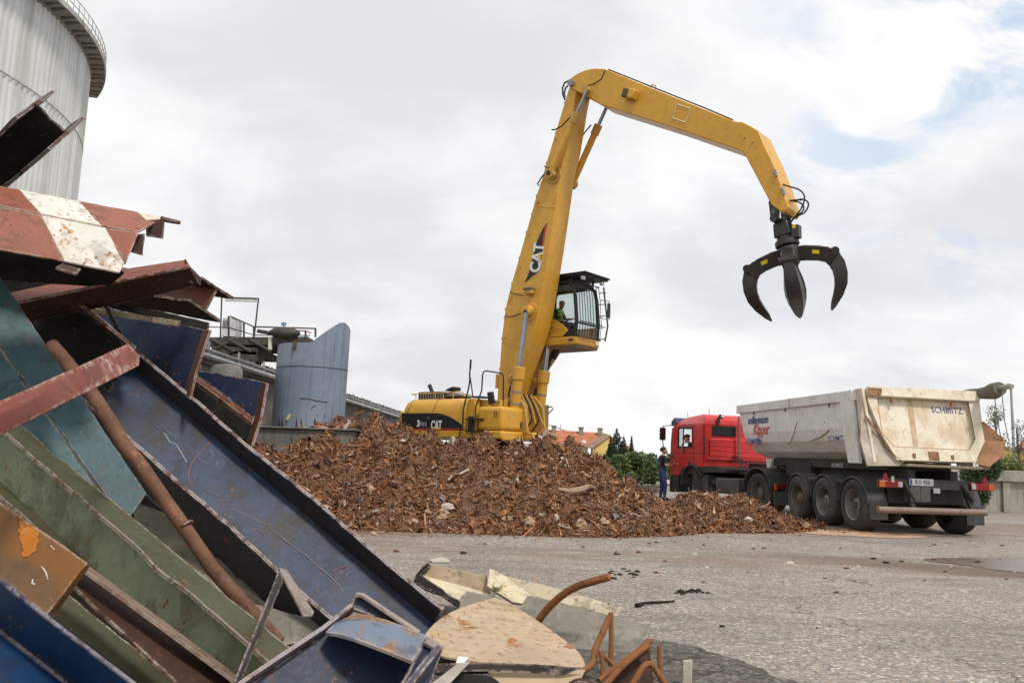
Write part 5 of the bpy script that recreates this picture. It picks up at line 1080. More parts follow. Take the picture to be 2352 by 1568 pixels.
# ---- superstructure
extr('deck', [(-4.0, -1.1, 1.8), (.62, -1.1, 1.8), (.66, -.95, 1.8), (.66, .0, 1.8), (1.0, .05, 1.8), (1.0, .75, 1.8), (.66, .85, 1.8), (.66, 1.9, 1.8), (-4.0, 1.9, 1.8)], (0, 0, .24), cy_, bev=.04)
def hood_sec(u, k, dz):
    lo_, hi_ = -1.09+.0*k, 1.89; base = [(lo_, 2.05), (lo_, 2.62), (lo_+.03, 2.86), (lo_+.12, 3.02), (lo_+.30, 3.11), (hi_-.30, 3.11), (hi_-.12, 3.02), (hi_-.03, 2.86), (hi_, 2.62), (hi_, 2.05)]
    c = .4; return [(u, c+(l-c)*(1-k), 2.05+(z-2.05)*(1-dz)) for l, z in base]
m = MB(); m.loft([hood_sec(-4.10, .16, .22), hood_sec(-4.04, .08, .12), hood_sec(-3.9, .025, .045), hood_sec(-3.6, 0, 0), hood_sec(-1.6, 0, 0), hood_sec(-.92, 0, 0)]); hood = EB_(m, 'engine_hood', cy_, smooth=True, ang=40)
extr('counterweight', [(-4.45, -.5, 1.75), (-4.3, -.95, 1.75), (-4.0, -1.08, 1.75), (-4.0, 1.88, 1.75), (-4.3, 1.75, 1.75), (-4.45, 1.3, 1.75)], (0, 0, .95), cy_, bev=.08)
for x in (240, 560):
    a, b = z3(x+25, 795, -1.1), z3(x-10, 975, -1.1); m = MB(); m.tube([V((a.x+.02, -.85, 3.115)), V((a.x, -.98, 3.03)), V((a.x, -1.07, 2.87)), V((b.x, -1.094, 2.64)), V((b.x, -1.094, 2.52))], .008, 4); EB_(m, 'panel_gap', blkm, hood)
oS = -1.095
extr('side_decal', [z3(x, y, oS) for x, y in ((160, 985), (600, 985), (680, 995), (760, 1022), (850, 1075), (938, 1135), (945, 1178), (165, 1178))], (0, -.006, 0), blk, bev=0)
extr('red_stripe', [z3(x, y, oS-.004) for x, y in ((180, 1180), (945, 1178), (948, 1194), (180, 1194))], (0, -.006, 0), redm, bev=0)
m = MB(); extr('trim_line', [z3(x, y, oS-.003) for x, y in ((160, 978), (605, 976), (690, 988), (770, 1015), (860, 1068), (945, 1132), (945, 1141), (855, 1077), (765, 1024), (685, 997), (600, 985), (160, 986))], (0, -.012, 0), cyd, bev=0)
c = z3(602, 1138, oS-.008); hh = (z3(602, 1085, oS)-z3(602, 1190, oS)).z
m = MB(); put_text(m, 'CAT', c, (1, 0, 0), (0, 0, 1), hh*1.42, offset=.012, sx=.66, extrude=.003); EB_(m, 'lettering', whitem)
extr('logo_triangle', [z3(605, 1145, oS-.013), z3(645, 1191, oS-.013), z3(568, 1191, oS-.013)], (0, -.004, 0), yelm, bev=0)
m = MB(); put_text(m, '3', z3(372, 1118, oS-.008), (1, 0, 0), (0, 0, 1), .30, offset=.01, extrude=.003); put_text(m, 'MH', z3(436, 1128, oS-.008), (1, 0, 0), (0, 0, 1), .22, offset=.006, extrude=.003, mi=1); EB_(m, 'model_number', [whitem, greym])
a = z3(500, 1040, oS-.006); m = MB(); m.cyl(a, a+V((0, -.02, 0)), .025, n=8); EB_(m, 'lock', greym)
# centre section with steps, tank box
extr('centre_body', [(-.92, -.75, 2.04), (-.92, -.75, 2.95), (-.80, -.75, 3.05), (.25, -.75, 3.05), (.25, -.75, 2.04)], (0, 2.6, 0), cyd, bev=.03)
extr('step_post', [z3(1000, 800, -1.08), z3(1090, 800, -1.08), z3(1110, 1210, -1.08), z3(985, 1210, -1.08)], (0, .3, 0), cy_, bev=.03)
m = MB(); m.box((-.44, -1.1, 2.04), (.66, .02, 2.82)); EB_(m, 'tank_box', cy_, bev=.13, seg=4)
m = MB(); m.box((.54, -1.06, 1.72), (.685, .05, 2.035)); EB_(m, 'front_skirt', cy_, bev=.07, seg=3)
m = MB(); m.box((.655, -.22, 2.17), (.675, -.03, 2.36)); v_ = EB_(m, 'vent_grille', blkm, bev=.01)
for k in range(3): m = MB(); m.box((.672, -.2, 2.20+k*.055), (.682, -.05, 2.215+k*.055)); EB_(m, 'slat', greym, v_)
for zz in (985, 1025): m = MB(); m.tube([z3(1340, zz+5, -1.11), z3(1345, zz-18, -1.16), z3(1365, zz-20, -1.16), z3(1372, zz+5, -1.11)], .012, 5); EB_(m, 'grab_handle', blkm)
# ladder
for y in (1055, 1205): m = MB(); m.frame(z3(970, y+14, -1.22), (.42*1.7, 0, 0), (0, .14, 0), (0, 0, .05)); EB_(m, 'step', blk)
m = MB(); m.frame(z3(1003, 1200, -1.2), (.18, 0, 0), (0, .06, 0), (0, 0, .45)); EB_(m, 'ladder_panel', blk)
m = MB(); m.tube([z3(x, y, -1.2) for x, y in ((1042, 300), (1034, 400), (1028, 480), (1030, 560), (1015, 660), (965, 860), (945, 950), (940, 1130), (905, 1200), (900, 1265), (925, 1300))], .026, 8); EB_(m, 'handrail', hose, smooth=True)
m = MB(); m.tube([z3(1030, 500, -1.2), z3(1045, 600, -1.15), z3(1068, 765, -1.0)], .02, 6); EB_(m, 'handrail_brace', hose)
m = MB(); m.cyl(z3(1042, 300, -1.2), z3(1036, 420, -1.2), .034, n=8); EB_(m, 'handrail_grip', hose)
m = MB(); m.tube([z3(1095, 1110, -1.2), z3(1105, 900, -1.2), z3(1180, 700, -1.2), z3(1192, 500, -1.2), z3(1205, 455, -1.18), z3(1235, 443, -1.1), z3(1410, 470, -.75), z3(1450, 490, -.7), z3(1458, 540, -.68), z3(1455, 900, -.6)], .024, 8); EB_(m, 'handrail', hose, smooth=True)
m = MB(); m.tube([z3(1095, 1110, -1.2), z3(1060, 1190, -1.22), z3(1058, 1260, -1.22), z3(1075, 1300, -1.2)], .02, 6); EB_(m, 'handrail_foot', hose)
a, b, c, d = (z3(x, y, -1.0) for x, y in ((1262, 870), (1345, 855), (1320, 705), (1243, 715)))
extr('mirror', [a, b, c, d], (0, .07, 0), blkm, bev=.03); m = MB(); m.tube([z3(1290, 870, -.97), z3(1330, 880, -.97), z3(1355, 960, -1.08)], .016, 6); EB_(m, 'mirror_arm', hose)
# hood top: rails, intake, exhaust
m = MB(); m.tube([z3(340, 795, -.9), z3(345, 765, -.9), z3(320, 745, -.9), z3(285, 742, -.9), z3(700, 722, -.85), z3(830, 713, -.8), z3(930, 718, -.8), z3(958, 735, -.8), z3(960, 770, -.8)], .018, 6); EB_(m, 'top_rail', cy_)
for x in (585, 690, 815): m = MB(); m.cyl(z3(x, 722, -.85), z3(x+4, 800, -.85), .016, n=6); EB_(m, 'rail_post', cy_)
m = MB(); m.box((z3(395, 790, -.4).x, -.5, 3.1), (z3(700, 790, -.4).x, 1.0, 3.1+.30)); ib = EB_(m, 'intake_box', blkm, bev=.02)
for k in range(9): m = MB(); u0 = z3(400+k*32, 790, -.5).x; m.box((u0, -.515, 3.12), (u0+.03, -.502, 3.38)); EB_(m, 'grille_bar', greym, ib)
m = MB(); m.tube([z3(550, 720, .1), z3(540, 690, .1), z3(515, 625, .1)], [.07, .07, .075], 12); EB_(m, 'exhaust', blkm, smooth=True)
extr('air_scoop', [z3(700, 700, .2), z3(820, 690, .2), z3(818, 642, .2), z3(790, 648, .2), z3(745, 668, .2)], (0, .4, 0), blkm)
extr('screen_panel', [z3(715, 775, -.3), z3(950, 760, -.3), z3(900, 735, -.3), z3(700, 735, -.3)], (0, .6, 0), paint('hood_grey', (.2, .2, .22), rough=.3))
extr('cylinder_cover', [z3(1000, 780, -.9), z3(1230, 790, -.9), z3(1200, 765, -.9), z3(1060, 762, -.9)], (0, .5, 0), blkm)
# far side hand rail (beyond the boom)
m = MB(); m.tube([z3(x, y, 1.8) for x, y in ((1895, 925), (1930, 905), (2075, 902), (2092, 930), (2005, 1015), (1995, 1185), (1975, 1192), (1930, 1190), (1890, 1165))], .022, 8); EB_(m, 'front_handrail', greym, smooth=True)
m = MB(); m.cyl(z3(1890, 1060, 1.8), z3(2000, 1058, 1.8), .02, n=6); EB_(m, 'front_handrail_bar', greym)
# ---- boom
TB = .80
bl_ = [z3(1368, 940), z3(1372, 890), z3(1400, 500), z2(155, 1568), z2(175, 1280), z2(200, 1080), z1(75, 1420), z1(110, 1280), z1(150, 1140), z1(190, 1000), z1(218, 900), z1(245, 800), z1(270, 730), z1(300, 620), z1(350, 455), z1(400, 290), z1(420, 225), z1(440, 170), z1(470, 190)]
br_ = [z1(462, 240), z1(450, 300), z1(410, 540), z1(375, 690), z1(345, 900), z1(318, 1080), z1(290, 1250), z1(262, 1420), z2(500, 1150), z2(440, 1340), z3(1680, 400), z3(1600, 640), z3(1540, 800), z3(1500, 940)]
boom = extr('boom', bl_+br_, (0, TB, 0), cy_, bev=.025)
fin = [(612, 172), (585, 205), (550, 270), (520, 335), (497, 410), (480, 490), (462, 570), (440, 640), (416, 700), (392, 750), (450, 700), (500, 660), (540, 628), (546, 575), (566, 425)]
fn = extr('boom_decal', [z2(x, y, -.004) for x, y in fin], (0, -.006, 0), blk, boom, bev=0)
extr('decal_stripe', [z2(x, y, -.008) for x, y in ((591, 200), (605, 192), (570, 420), (558, 420))], (0, -.006, 0), redm, boom, bev=0); extr('decal_stripe', [z2(x, y, -.008) for x, y in ((527, 598), (541, 596), (536, 622), (522, 626))], (0, -.006, 0), redm, boom, bev=0)
c = z2(517, 506, -.012); xd = z2(535, 425, -.012)-z2(505, 590, -.012); yd = V((-xd.z, 0, xd.x))
m = MB(); put_text(m, 'CAT', c, xd, yd, .62, offset=.022, sx=.82, extrude=.003); EB_(m, 'boom_lettering', whitem, boom)
extr('decal_triangle', [z2(522, 490, -.018), z2(558, 455, -.018), z2(545, 545, -.018)], (0, -.004, 0), yelm, boom, bev=0)
for p, q in (((245, 862), (352, 867)),): m = MB(); m.cyl(z1(*p, -.003), z1(*q, -.003), .008, n=5); EB_(m, 'weld_line', cyd, boom)
m = MB(); m.cyl(z2(180, 1312, -.003), z2(372, 1360, -.003), .008, n=5); EB_(m, 'weld_line', cyd, boom)
for x, y in ((437, 285), (350, 590), (263, 893), (200, 1270)): m = MB(); m.cyl(z2(x, y-12, -.03), z2(x-3, y+14, -.03), .03, n=8); EB_(m, 'clamp_boss', cyd, boom)
for x, y in ((352, 488), (253, 838)): m = MB(); m.cyl(z1(x, y-8, -.03), z1(x-2, y+8, -.03), .03, n=8); EB_(m, 'clamp_boss', cyd, boom)
for pts in (((255, 828), (290, 850), (335, 855), (390, 868)), ((205, 1062), (255, 1068), (300, 1060), (368, 1035), (375, 1085))): m = MB(); m.tube([z2(x, y, -.015) for x, y in pts], .014, 5); EB_(m, 'lamp_cable', blkm, boom)
a = z2(440, 840, -.12); m = MB(); m.cbox(a+V((0, .0, .03)), (.30, .24, .20)); EB_(m, 'work_lamp', cyd, boom, bev=.05); m = MB(); m.cbox(a+V((0, -.02, .12)), (.32, .26, .10)); EB_(m, 'lamp_guard', paint('lamp_mesh', (.16, .12, .07), rough=.7), boom, bev=.03)
m = MB(); q = z2(440, 1020, 0); m.cyl(q, q+V((0, -.22, 0)), .20, .17, 24); m.cyl(q, q+V((0, -.03, 0)), .33, n=28); EB_(m, 'pivot_boss', cy_, boom, smooth=True)
q = z2(412, 1030, -.24); m = MB(); m.cyl(q+V((0, .05, 0)), q+V((0, -.06, 0)), .13, n=20); EB_(m, 'cylinder_eye', cyd, boom, smooth=True); m = MB(); m.cyl(q+V((0, -.05, 0)), q+V((0, -.085, 0)), .075, n=14); EB_(m, 'pin', blkm, boom)
extr('boom_back_cover', [z3(1360, 480, .1), z3(1400, 490, .1), z3(1385, 660, .1), z3(1348, 665, .1)], (0, .5, 0), cy_)
m = MB(); m.tube([q+V((-.035, .12, 0)) for q in bl_[2:17]], .028, 6); EB_(m, 'boom_pipe', blkm, boom)
m = MB(); m.tube([q+V((-.03, .62, 0)) for q in bl_[2:17]], .028, 6); EB_(m, 'boom_pipe', blkm, boom)
for k in range(3, 16): q = bl_[k]; m = MB(); m.cbox(q+V((-.02, .37, 0)), (.06, .66, .09)); EB_(m, 'pipe_clamp', cyd, boom)
# boom cylinders
for o_, nm in ((-.28, 'near'), (1.06, 'far')):
    dl = V((0, o_+.28, 0)); b0, b1, r1_ = z3(1595, 960, -.28)+dl, z3(1670, 395, -.28)+dl, z2(410, 1035, -.28)+dl
    ax = (r1_-b0).normalized(); b1 = b0+ax*(b1-b0).length
    m = MB(); m.cyl(b0-ax*.5, b1-ax*.28, .165, n=22); bc_ = EB_(m, 'boom_cylinder', cy_, smooth=True)
    m = MB(); m.cyl(b1-ax*.42, b1, .20, n=22); EB_(m, 'gland', cy_, bc_, smooth=True, bev=.02); m = MB(); m.cyl(b1, r1_, .085, n=16); EB_(m, 'rod', chrome, bc_, smooth=True)
    for f in (.25, .62): m = MB(); p_ = b0+(b1-ax*.42-b0)*f; m.cyl(p_-ax*.025, p_+ax*.025, .178, n=22); EB_(m, 'band', greym, bc_)
    m = MB(); s_ = b0+ax*.55+V((-.28, .05, 0)); m.lathe([(.03, -.22), (.07, -.18), (.13, -.10), (.15, 0), (.13, .08), (.05, .13)], s_+V((.02, 0, .55)), (0, 0, 1), 16); EB_(m, 'check_valve', cyd, bc_, smooth=True)
    m = MB(); m.lathe([(.03, -.22), (.07, -.18), (.13, -.10), (.15, 0), (.13, .08), (.05, .13)], s_+V((-.1, 0, -.2)), (0, 0, 1), 16); EB_(m, 'check_valve', cyd, bc_, smooth=True)
    m = MB(); m.tube([s_+V((-.02, 0, .3)), s_+V((-.06, 0, .1)), s_+V((-.1, 0, -.1))], .03, 6); EB_(m, 'hose', hose, bc_)
for k in range(5):
    m = MB(); o_ = .15+.13*k; m.tube([V((.35+.05*k, o_, 2.0)), V((.7+.05*k, o_, 2.35+.1*(k % 2))), V((.62, o_, 2.9)), V((.35, o_, 3.3))], .028, 7); EB_(m, 'hydraulic_hose', hose if k % 2 else cyd)
extr('boom_foot_bracket', [(.1, -.12, 2.0), (.9, -.12, 2.0), (.75, -.12, 2.9), (.35, -.12, 3.3), (-.2, -.12, 3.2), (-.35, -.12, 2.5)], (0, .09, 0), cyd); extr('boom_foot_bracket', [(.1, .83, 2.0), (.9, .83, 2.0), (.75, .83, 2.9), (.35, .83, 3.3), (-.2, .83, 3.2), (-.35, .83, 2.5)], (0, .09, 0), cyd)
# ---- stick
SO = -.05; sp_ = [(425, 172), (442, 152), (470, 133), (510, 115), (560, 105), (610, 107), (640, 115), (800, 182), (1000, 262), (1330, 395), (1370, 398), (1420, 422), (1460, 447), (1490, 520), (1530, 600), (1575, 720), (1612, 830), (1620, 860), (1605, 890), (1575, 885), (1530, 850), (1450, 700), (1380, 567), (1362, 555), (1000, 430), (590, 302), (530, 262), (470, 232), (425, 207)]
stick = extr('stick', [z1(x, y, SO) for x, y in sp_], (0, .90, 0), cy_, bev=.025)
q = z1(440, 188, SO); m = MB(); m.cyl(q+V((0, .02, 0)), q+V((0, -.10, 0)), .12, n=18); EB_(m, 'pivot_pin', paint('pin_grey', (.28, .27, .24), rough=.5), stick, smooth=True)
q = z1(522, 228, SO); m = MB(); m.cyl(q+V((0, .02, 0)), q+V((0, -.16, 0)), .14, n=18); EB_(m, 'cylinder_boss', cyd, stick, smooth=True)
m = MB(); q = z1(760, 248, SO-.14); m.cbox(q, (.42, .28, .30), Matrix.Rotation(.35, 3, 'Y')); EB_(m, 'stick_lamp', cy_, stick, bev=.04); m = MB(); m.cbox(z1(738, 243, SO-.2), (.22, .2, .28), Matrix.Rotation(.35, 3, 'Y')); EB_(m, 'lamp_guard', paint('lamp_mesh_dark', (.10, .075, .04), rough=.7), stick, bev=.03)
fr = [(1013, 302), (1087, 325), (1060, 402), (990, 378)]; m = MB(); pts = [z1(x, y, SO-.006) for x, y in fr]
for k in range(4): m.cyl(pts[k], pts[(k+1) % 4], .018, n=4)
EB_(m, 'painted_square', paint('faded_white', (.66, .55, .30), rough=.6), stick)
m = MB(); m.tube([z1(868, 208, .2), z1(882, 196, .2), z1(897, 200, .2), z1(900, 220, .2)], .022, 6); EB_(m, 'lifting_eye', cy_, stick)
m = MB(); m.tube([z1(x, y, SO-.01) for x, y in ((622, 115), (600, 165), (560, 190), (505, 205))], .016, 5); EB_(m, 'grease_line', blkm, stick)
m = MB(); m.tube([z1(x, y, .05) for x, y in ((640, 112), (800, 176), (1000, 256), (1180, 328), (1320, 388))], .022, 6); EB_(m, 'hydraulic_pipe', blkm, stick)
m = MB(); m.tube([z1(x, y, .75) for x, y in ((620, 312), (1000, 440), (1365, 563))], .03, 6); EB_(m, 'lower_pipe', blkm, stick)
for x, y in ((1385, 485), (1427, 510)): m = MB(); m.cyl(z1(x, y, SO), z1(x, y, SO-.03), .03, n=8); EB_(m, 'bolt', cyd, stick)
for k, (pts, r_) in enumerate(((((425, 172), (400, 185), (388, 215), (390, 250), (402, 278)), .03), (((418, 200), (404, 215), (398, 240), (402, 265)), .03))): m = MB(); m.tube([z1(x, y, .1+.2*k) for x, y in pts], r_, 7); EB_(m, 'elbow_hose', hose)
# stick cylinders
for o_ in (-.22, 1.02):
    dl = V((0, o_+.22, 0)); a, b = z1(322, 682, -.22)+dl, z1(522, 228, -.22)+dl; ax = (b-a).normalized(); L = (b-a).length
    m = MB(); m.cyl(a, a+ax*L*.70, .115, n=18); sc_ = EB_(m, 'stick_cylinder', cy_, smooth=True)
    m = MB(); m.cyl(a+ax*L*.62, a+ax*L*.74, .145, n=18); EB_(m, 'gland', cyd, sc_, smooth=True); m = MB(); m.cyl(a+ax*L*.74, b, .062, n=14); EB_(m, 'rod', chrome, sc_, smooth=True)
    m = MB(); m.cyl(a+V((0, -.1, 0)), a+V((0, .1, 0)), .17, n=18); EB_(m, 'eye', cyd, sc_, smooth=True); m = MB(); m.cyl(a+V((0, -.13, 0)), a+V((0, -.09, 0)), .08, n=12); EB_(m, 'pin', blkm, sc_)
q = z1(340, 690, 0); m = MB(); m.cyl(q, q+V((0, -.04, 0)), .30, n=26); EB_(m, 'cylinder_mount', cyd, boom, smooth=True)
for pts, o_ in ((((330, 442), (350, 440), (385, 420), (438, 365)), -.2), (((300, 670), (275, 700), (250, 740), (262, 746)), -.1), (((490, 485), (515, 450), (545, 415)), .9), (((290, 640), (310, 655), (335, 620)), -.2)): m = MB(); m.tube([z1(x, y, o_) for x, y in pts], .024, 6); EB_(m, 'hose', hose)
# ---- cab
C0 = V((1.98, .95, 5.0)); CW = 1.36
cabp = MB(); cabp.box((.0, .95, 4.98), (1.98, .95+CW, 5.26)); cb = EB_(cabp, 'cab_base', cy_, bev=.05, seg=3)
m = MB(); m.box((.05, 1.0, 4.90), (1.93, .95+CW-.05, 4.982)); EB_(m, 'cab_floor_plate', paint('floor_brown', (.20, .13, .09), rough=.7), cb)
extr('door_panel', [(.05, .955, 5.27), (1.66, .955, 5.27), (1.64, .955, 5.44), (1.40, .955, 5.66), (1.05, .955, 5.86), (.7, .955, 5.98), (.05, .955, 6.0)], (0, .06, 0), cy_, cb, bev=.015)
m = MB(); m.tube([(.3, .95, 5.42), (1.15, .95, 5.46), (1.25, .95, 5.52), (1.0, .95, 5.60), (.3, .95, 5.60)], .012, 5); EB_(m, 'door_crease', cyd, cb)
m = MB(); m.box((1.66, .935, 5.10), (1.84, .95, 5.16)); EB_(m, 'badge', blk, cb)
def post(name, a, b, r_=.05, mat=blk): m = MB(); m.cyl(V(a), V(b), r_, n=8); return EB_(m, name, mat, cb, smooth=True)
L0_, L1_ = .99, .95+CW-.04
for o_ in (L0_, L1_):
    m = MB(); m.tube([(1.90, o_, 5.26), (1.94, o_, 5.8), (1.86, o_, 6.6), (1.76, o_, 6.98), (1.62, o_, 7.08)], .065, 10); EB_(m, 'front_pillar', blk, cb, smooth=True)
    m = MB(); m.tube([(.08, o_, 5.26), (.06, o_, 6.9), (.16, o_, 7.08)], .06, 8); EB_(m, 'rear_pillar', blk, cb, smooth=True)
    m = MB(); m.cyl((.12, o_, 7.06), (1.66, o_, 7.08), .06, n=8); EB_(m, 'roof_rail', blk, cb, smooth=True)
extr('lower_frame', [(1.40, .955, 5.27), (1.93, .955, 5.27), (1.96, .955, 5.8), (1.80, .955, 5.5), (1.62, .955, 5.47)], (0, .05, 0), blk, cb, bev=.01)
m = MB(); m.box((.0, .96, 7.08), (1.72, .95+CW-.01, 7.20)); EB_(m, 'roof', blk, cb, bev=.05)
extr('door_glass', [(.1, .985, 5.98), (.7, .985, 5.96), (1.05, .985, 5.84), (1.40, .985, 5.64), (1.62, .985, 5.48), (1.86, .985, 5.7), (1.80, .985, 6.6), (1.70, .985, 7.02), (.1, .985, 7.04)], (0, .012, 0), gls, cb, bev=0)
extr('far_glass', [(.1, L1_, 5.7), (1.88, L1_, 5.7), (1.82, L1_, 6.6), (1.70, L1_, 7.02), (.1, L1_, 7.04)], (0, .012, 0), gls, cb, bev=0)
extr('far_panel', [(.05, L1_, 5.27), (1.9, L1_, 5.27), (1.9, L1_, 5.7), (.05, L1_, 5.7)], (0, .03, 0), cy_, cb, bev=0)
m = MB(); m.sheet([[(1.93, 1.05, 5.75), (1.93, L1_-.06, 5.75)], [(1.86, 1.05, 6.55), (1.86, L1_-.06, 6.55)], [(1.74, 1.05, 7.0), (1.74, L1_-.06, 7.0)]], .01); EB_(m, 'windscreen', gls, cb)
m = MB(); m.sheet([[(1.92, 1.05, 5.3), (1.92, L1_-.06, 5.3)], [(1.95, 1.05, 5.68), (1.95, L1_-.06, 5.68)]], .01); EB_(m, 'lower_windscreen', gls, cb)
post('windscreen_bar', (1.95, 1.0, 5.72), (1.95, L1_, 5.72), .035)
m = MB(); m.box((.04, 1.0, 5.27), (.09, L1_, 6.3)); EB_(m, 'rear_wall', blkm, cb)
# seat and console
m = MB(); m.box((.45, 1.38, 5.3), (.95, 1.88, 5.72)); m.frame((.35, 1.40, 5.7), (.14, 0, 0), (0, .46, 0), (-.1, 0, .62)); m.box((.27, 1.5, 6.34), (.36, 1.74, 6.55)); EB_(m, 'seat', blkm, cb, bev=.04)
m = MB(); m.box((.75, 1.22, 5.62), (1.2, 1.34, 5.86)); m.cyl((1.15, 1.28, 5.85), (1.2, 1.28, 6.03), .025, n=8); m.box((.75, 1.92, 5.62), (1.2, 2.04, 5.86)); m.cyl((1.15, 1.98, 5.85), (1.2, 1.98, 6.03), .025, n=8); EB_(m, 'console', blkm, cb, bev=.015)
# guards
for k in range(9):
    o_ = 1.0+k*(CW-.12)/8; m = MB(); m.tube([(2.03, o_, 5.25), (2.09, o_, 5.75), (2.02, o_, 6.6), (1.93, o_, 7.1)], .012, 5); EB_(m, 'guard_bar', blk, cb)
for z_, u_ in ((5.25, 2.03), (5.75, 2.09), (7.1, 1.93)): m = MB(); m.cyl((u_, .97, z_), (u_, L1_+.03, z_), .018, n=6); EB_(m, 'guard_frame', blk, cb)
for z_, u_ in ((5.25, 2.03), (7.1, 1.93)):
    for o_ in (.99, L1_): post('guard_bracket', (u_, o_, z_), (1.85, o_, z_), .022)
m = MB(); m.tube([(2.2, L1_+.04, 5.22), (2.3, L1_+.04, 5.75), (2.2, L1_+.04, 6.4), (2.1, L1_+.04, 7.1)], .028, 6); EB_(m, 'side_guard', blk, cb)
for z_ in (5.3, 5.7, 6.1, 6.5, 6.9): post('side_guard_rung', (2.2, L1_+.04, z_), (1.95, L1_, z_), .016)
ro = MB(); ro.frame((-.1, .90, 7.28), (2.35, 0, -.0), (0, CW+.1, 0), (0, 0, .05)); rf_ = EB_(ro, 'roof_guard', blk, cb, bev=.01)
for k in range(13): m = MB(); o_ = .92+k*(CW+.06)/12; m.cyl((-.08, o_, 7.36), (2.32, o_, 7.36), .035, n=6); EB_(m, 'roof_bar', blk, rf_)
for u_ in (.1, 1.7):
    for o_ in (1.02, L1_-.03): post('roof_guard_post', (u_, o_, 7.18), (u_, o_, 7.3), .04)
for o_ in (1.05, L1_-.1): m = MB(); m.cbox((2.12, o_, 7.2), (.10, .16, .13)); EB_(m, 'head_lamp', lampg, cb, bev=.02)
m = MB(); m.cbox((2.0, L1_-.15, 5.13), (.05, .18, .14)); EB_(m, 'lower_lamp', lampg, cb, bev=.02)
m = MB(); m.tube([(2.0, L1_, 6.65), (2.15, L1_+.32, 6.66), (2.15, L1_+.34, 6.0), (2.0, L1_, 6.05)], .016, 6); EB_(m, 'mirror_frame', blk, cb); m = MB(); m.cbox((2.13, L1_+.34, 6.33), (.05, .17, .52)); EB_(m, 'wing_mirror', blkm, cb, bev=.03)
# cab riser
extr('riser_arm', [(-1.0, 1.2, 2.05), (-.4, 1.2, 2.05), (.1, 1.2, 4.2), (.75, 1.2, 4.98), (-.1, 1.2, 4.98), (-.4, 1.2, 4.4)], (0, .7, 0), cyd); m = MB(); m.cyl((.0, 1.55, 3.4), (.55, 1.55, 4.95), .085, n=12); EB_(m, 'riser_cylinder', blkm)
m = MB(); m.cyl((.62, 1.5, 4.62), (.75, 1.5, 4.92), .12, n=12); EB_(m, 'riser_valve', blkm)
# ---- grapple (hangs from the stick pin)
tip = z1(1575, 868, .40); hub = EU(1811, 574, .40); up_ = (tip-hub).normalized()
gp = thing('orange_peel_grab', 'black four tine orange peel grab hanging from the stick', 'grab', M=ME @ Matrix.Translation(hub))
GB = paint('grab_black', (.016, .013, .012), (.026, .020, .018), rough=.38, bump=.05, spec=.55, dirt=.3, dcol=(.04, .028, .022))
def G_(mb, name, mat=GB, par=None, **k):
    mb.v = [tuple(V(v)-hub) for v in mb.v]; return mb.build(name, mat, par or gp, local=True, **k)
hz_ = V((1, 0, 0)); side = up_.cross(hz_).normalized(); hz_ = side.cross(up_).normalized()   # side ~ local l
for s_ in (-.34, .46):
    q = tip+V((-.0, s_-.06, 0)); m = MB(); m.prism([q+V((-.16, 0, .12)), q+V((.0, 0, .2)), q+V((.15, 0, .1)), q+V((.13, 0, -.45)), q+V((-.10, 0, -.45))], (0, .1, 0)); G_(m, 'link_plate', bev=.03)
    for dz in (.04, -.22): m = MB(); m.cyl(q+V((-.0, -.03, dz)), q+V((0, .02, dz)), .06, n=12); G_(m, 'link_pin', paint('grab_pin', (.12, .12, .12), rough=.4, metal=.5))
m = MB(); m.cyl(tip+V((0, -.45, -.40)), tip+V((0, .5, -.40)), .10, n=14); G_(m, 'cross_pin', smooth=True)
sw = hub+up_*.24
m = MB(); m.prism([sw+up_*.12-hz_*.24, sw+up_*.12+hz_*.24, sw+up_*.5+hz_*.2, sw+up_*.62, sw+up_*.5-hz_*.2], side*.10); m.v = [tuple(V(v)-side*.25) for v in m.v]; m.prism([sw+up_*.12-hz_*.24+side*.15, sw+up_*.12+hz_*.24+side*.15, sw+up_*.5+hz_*.2+side*.15, sw+up_*.62+side*.15, sw+up_*.5-hz_*.2+side*.15], side*.10); G_(m, 'yoke', bev=.03)
m = MB(); m.lathe([(.22, .16), (.24, .14), (.24, .02)], sw, up_, 26); G_(m, 'upper_swivel', smooth=True)
m = MB(); m.lathe([(.29, .03), (.32, .0), (.32, -.12), (.29, -.15)], sw, up_, 30); G_(m, 'rotator', smooth=True, ang=40)
m = MB(); m.cbox(sw+hz_*.32+up_*.16-side*.05, (.22, .26, .36)); G_(m, 'rotator_motor', bev=.03); m = MB(); m.cbox(sw+hz_*.33+up_*.28-side*.185, (.09, .012, .09)); G_(m, 'warning_label', yelm)
m = MB(); m.lathe([(.20, .10), (.27, .05), (.29, -.15), (.26, -.36), (.18, -.46)], hub, up_, 20); G_(m, 'hub', smooth=True)
vw = (ME.to_3x3().inverted() @ (MW[gp].translation-CAM)).normalized(); rt = vw.cross(V((0, 0, 1))).normalized(); rt = (rt-up_*rt.dot(up_)).normalized(); fw = up_.cross(rt)
fw = fw if fw.dot(vw) < 0 else -fw      # fw: towards the viewer
up_ = (up_+fw*.30).normalized(); rt = (rt-up_*rt.dot(up_)).normalized(); fw = (fw-up_*fw.dot(up_)).normalized()
outer = [(.16, .06), (.45, .04), (.85, -.06), (1.18, -.20), (1.30, -.32), (1.40, -.58), (1.42, -.88), (1.36, -1.18), (1.20, -1.46), (.97, -1.72), (.84, -1.83)]
inner = [(.16, -.34), (.42, -.38), (.70, -.44), (.90, -.52), (.98, -.64), (1.04, -.80), (1.05, -.98), (1.02, -1.18), (.94, -1.40), (.84, -1.62), (.80, -1.81)]
wid = [.28, .31, .34, .36, .37, .44, .50, .51, .44, .28, .07]
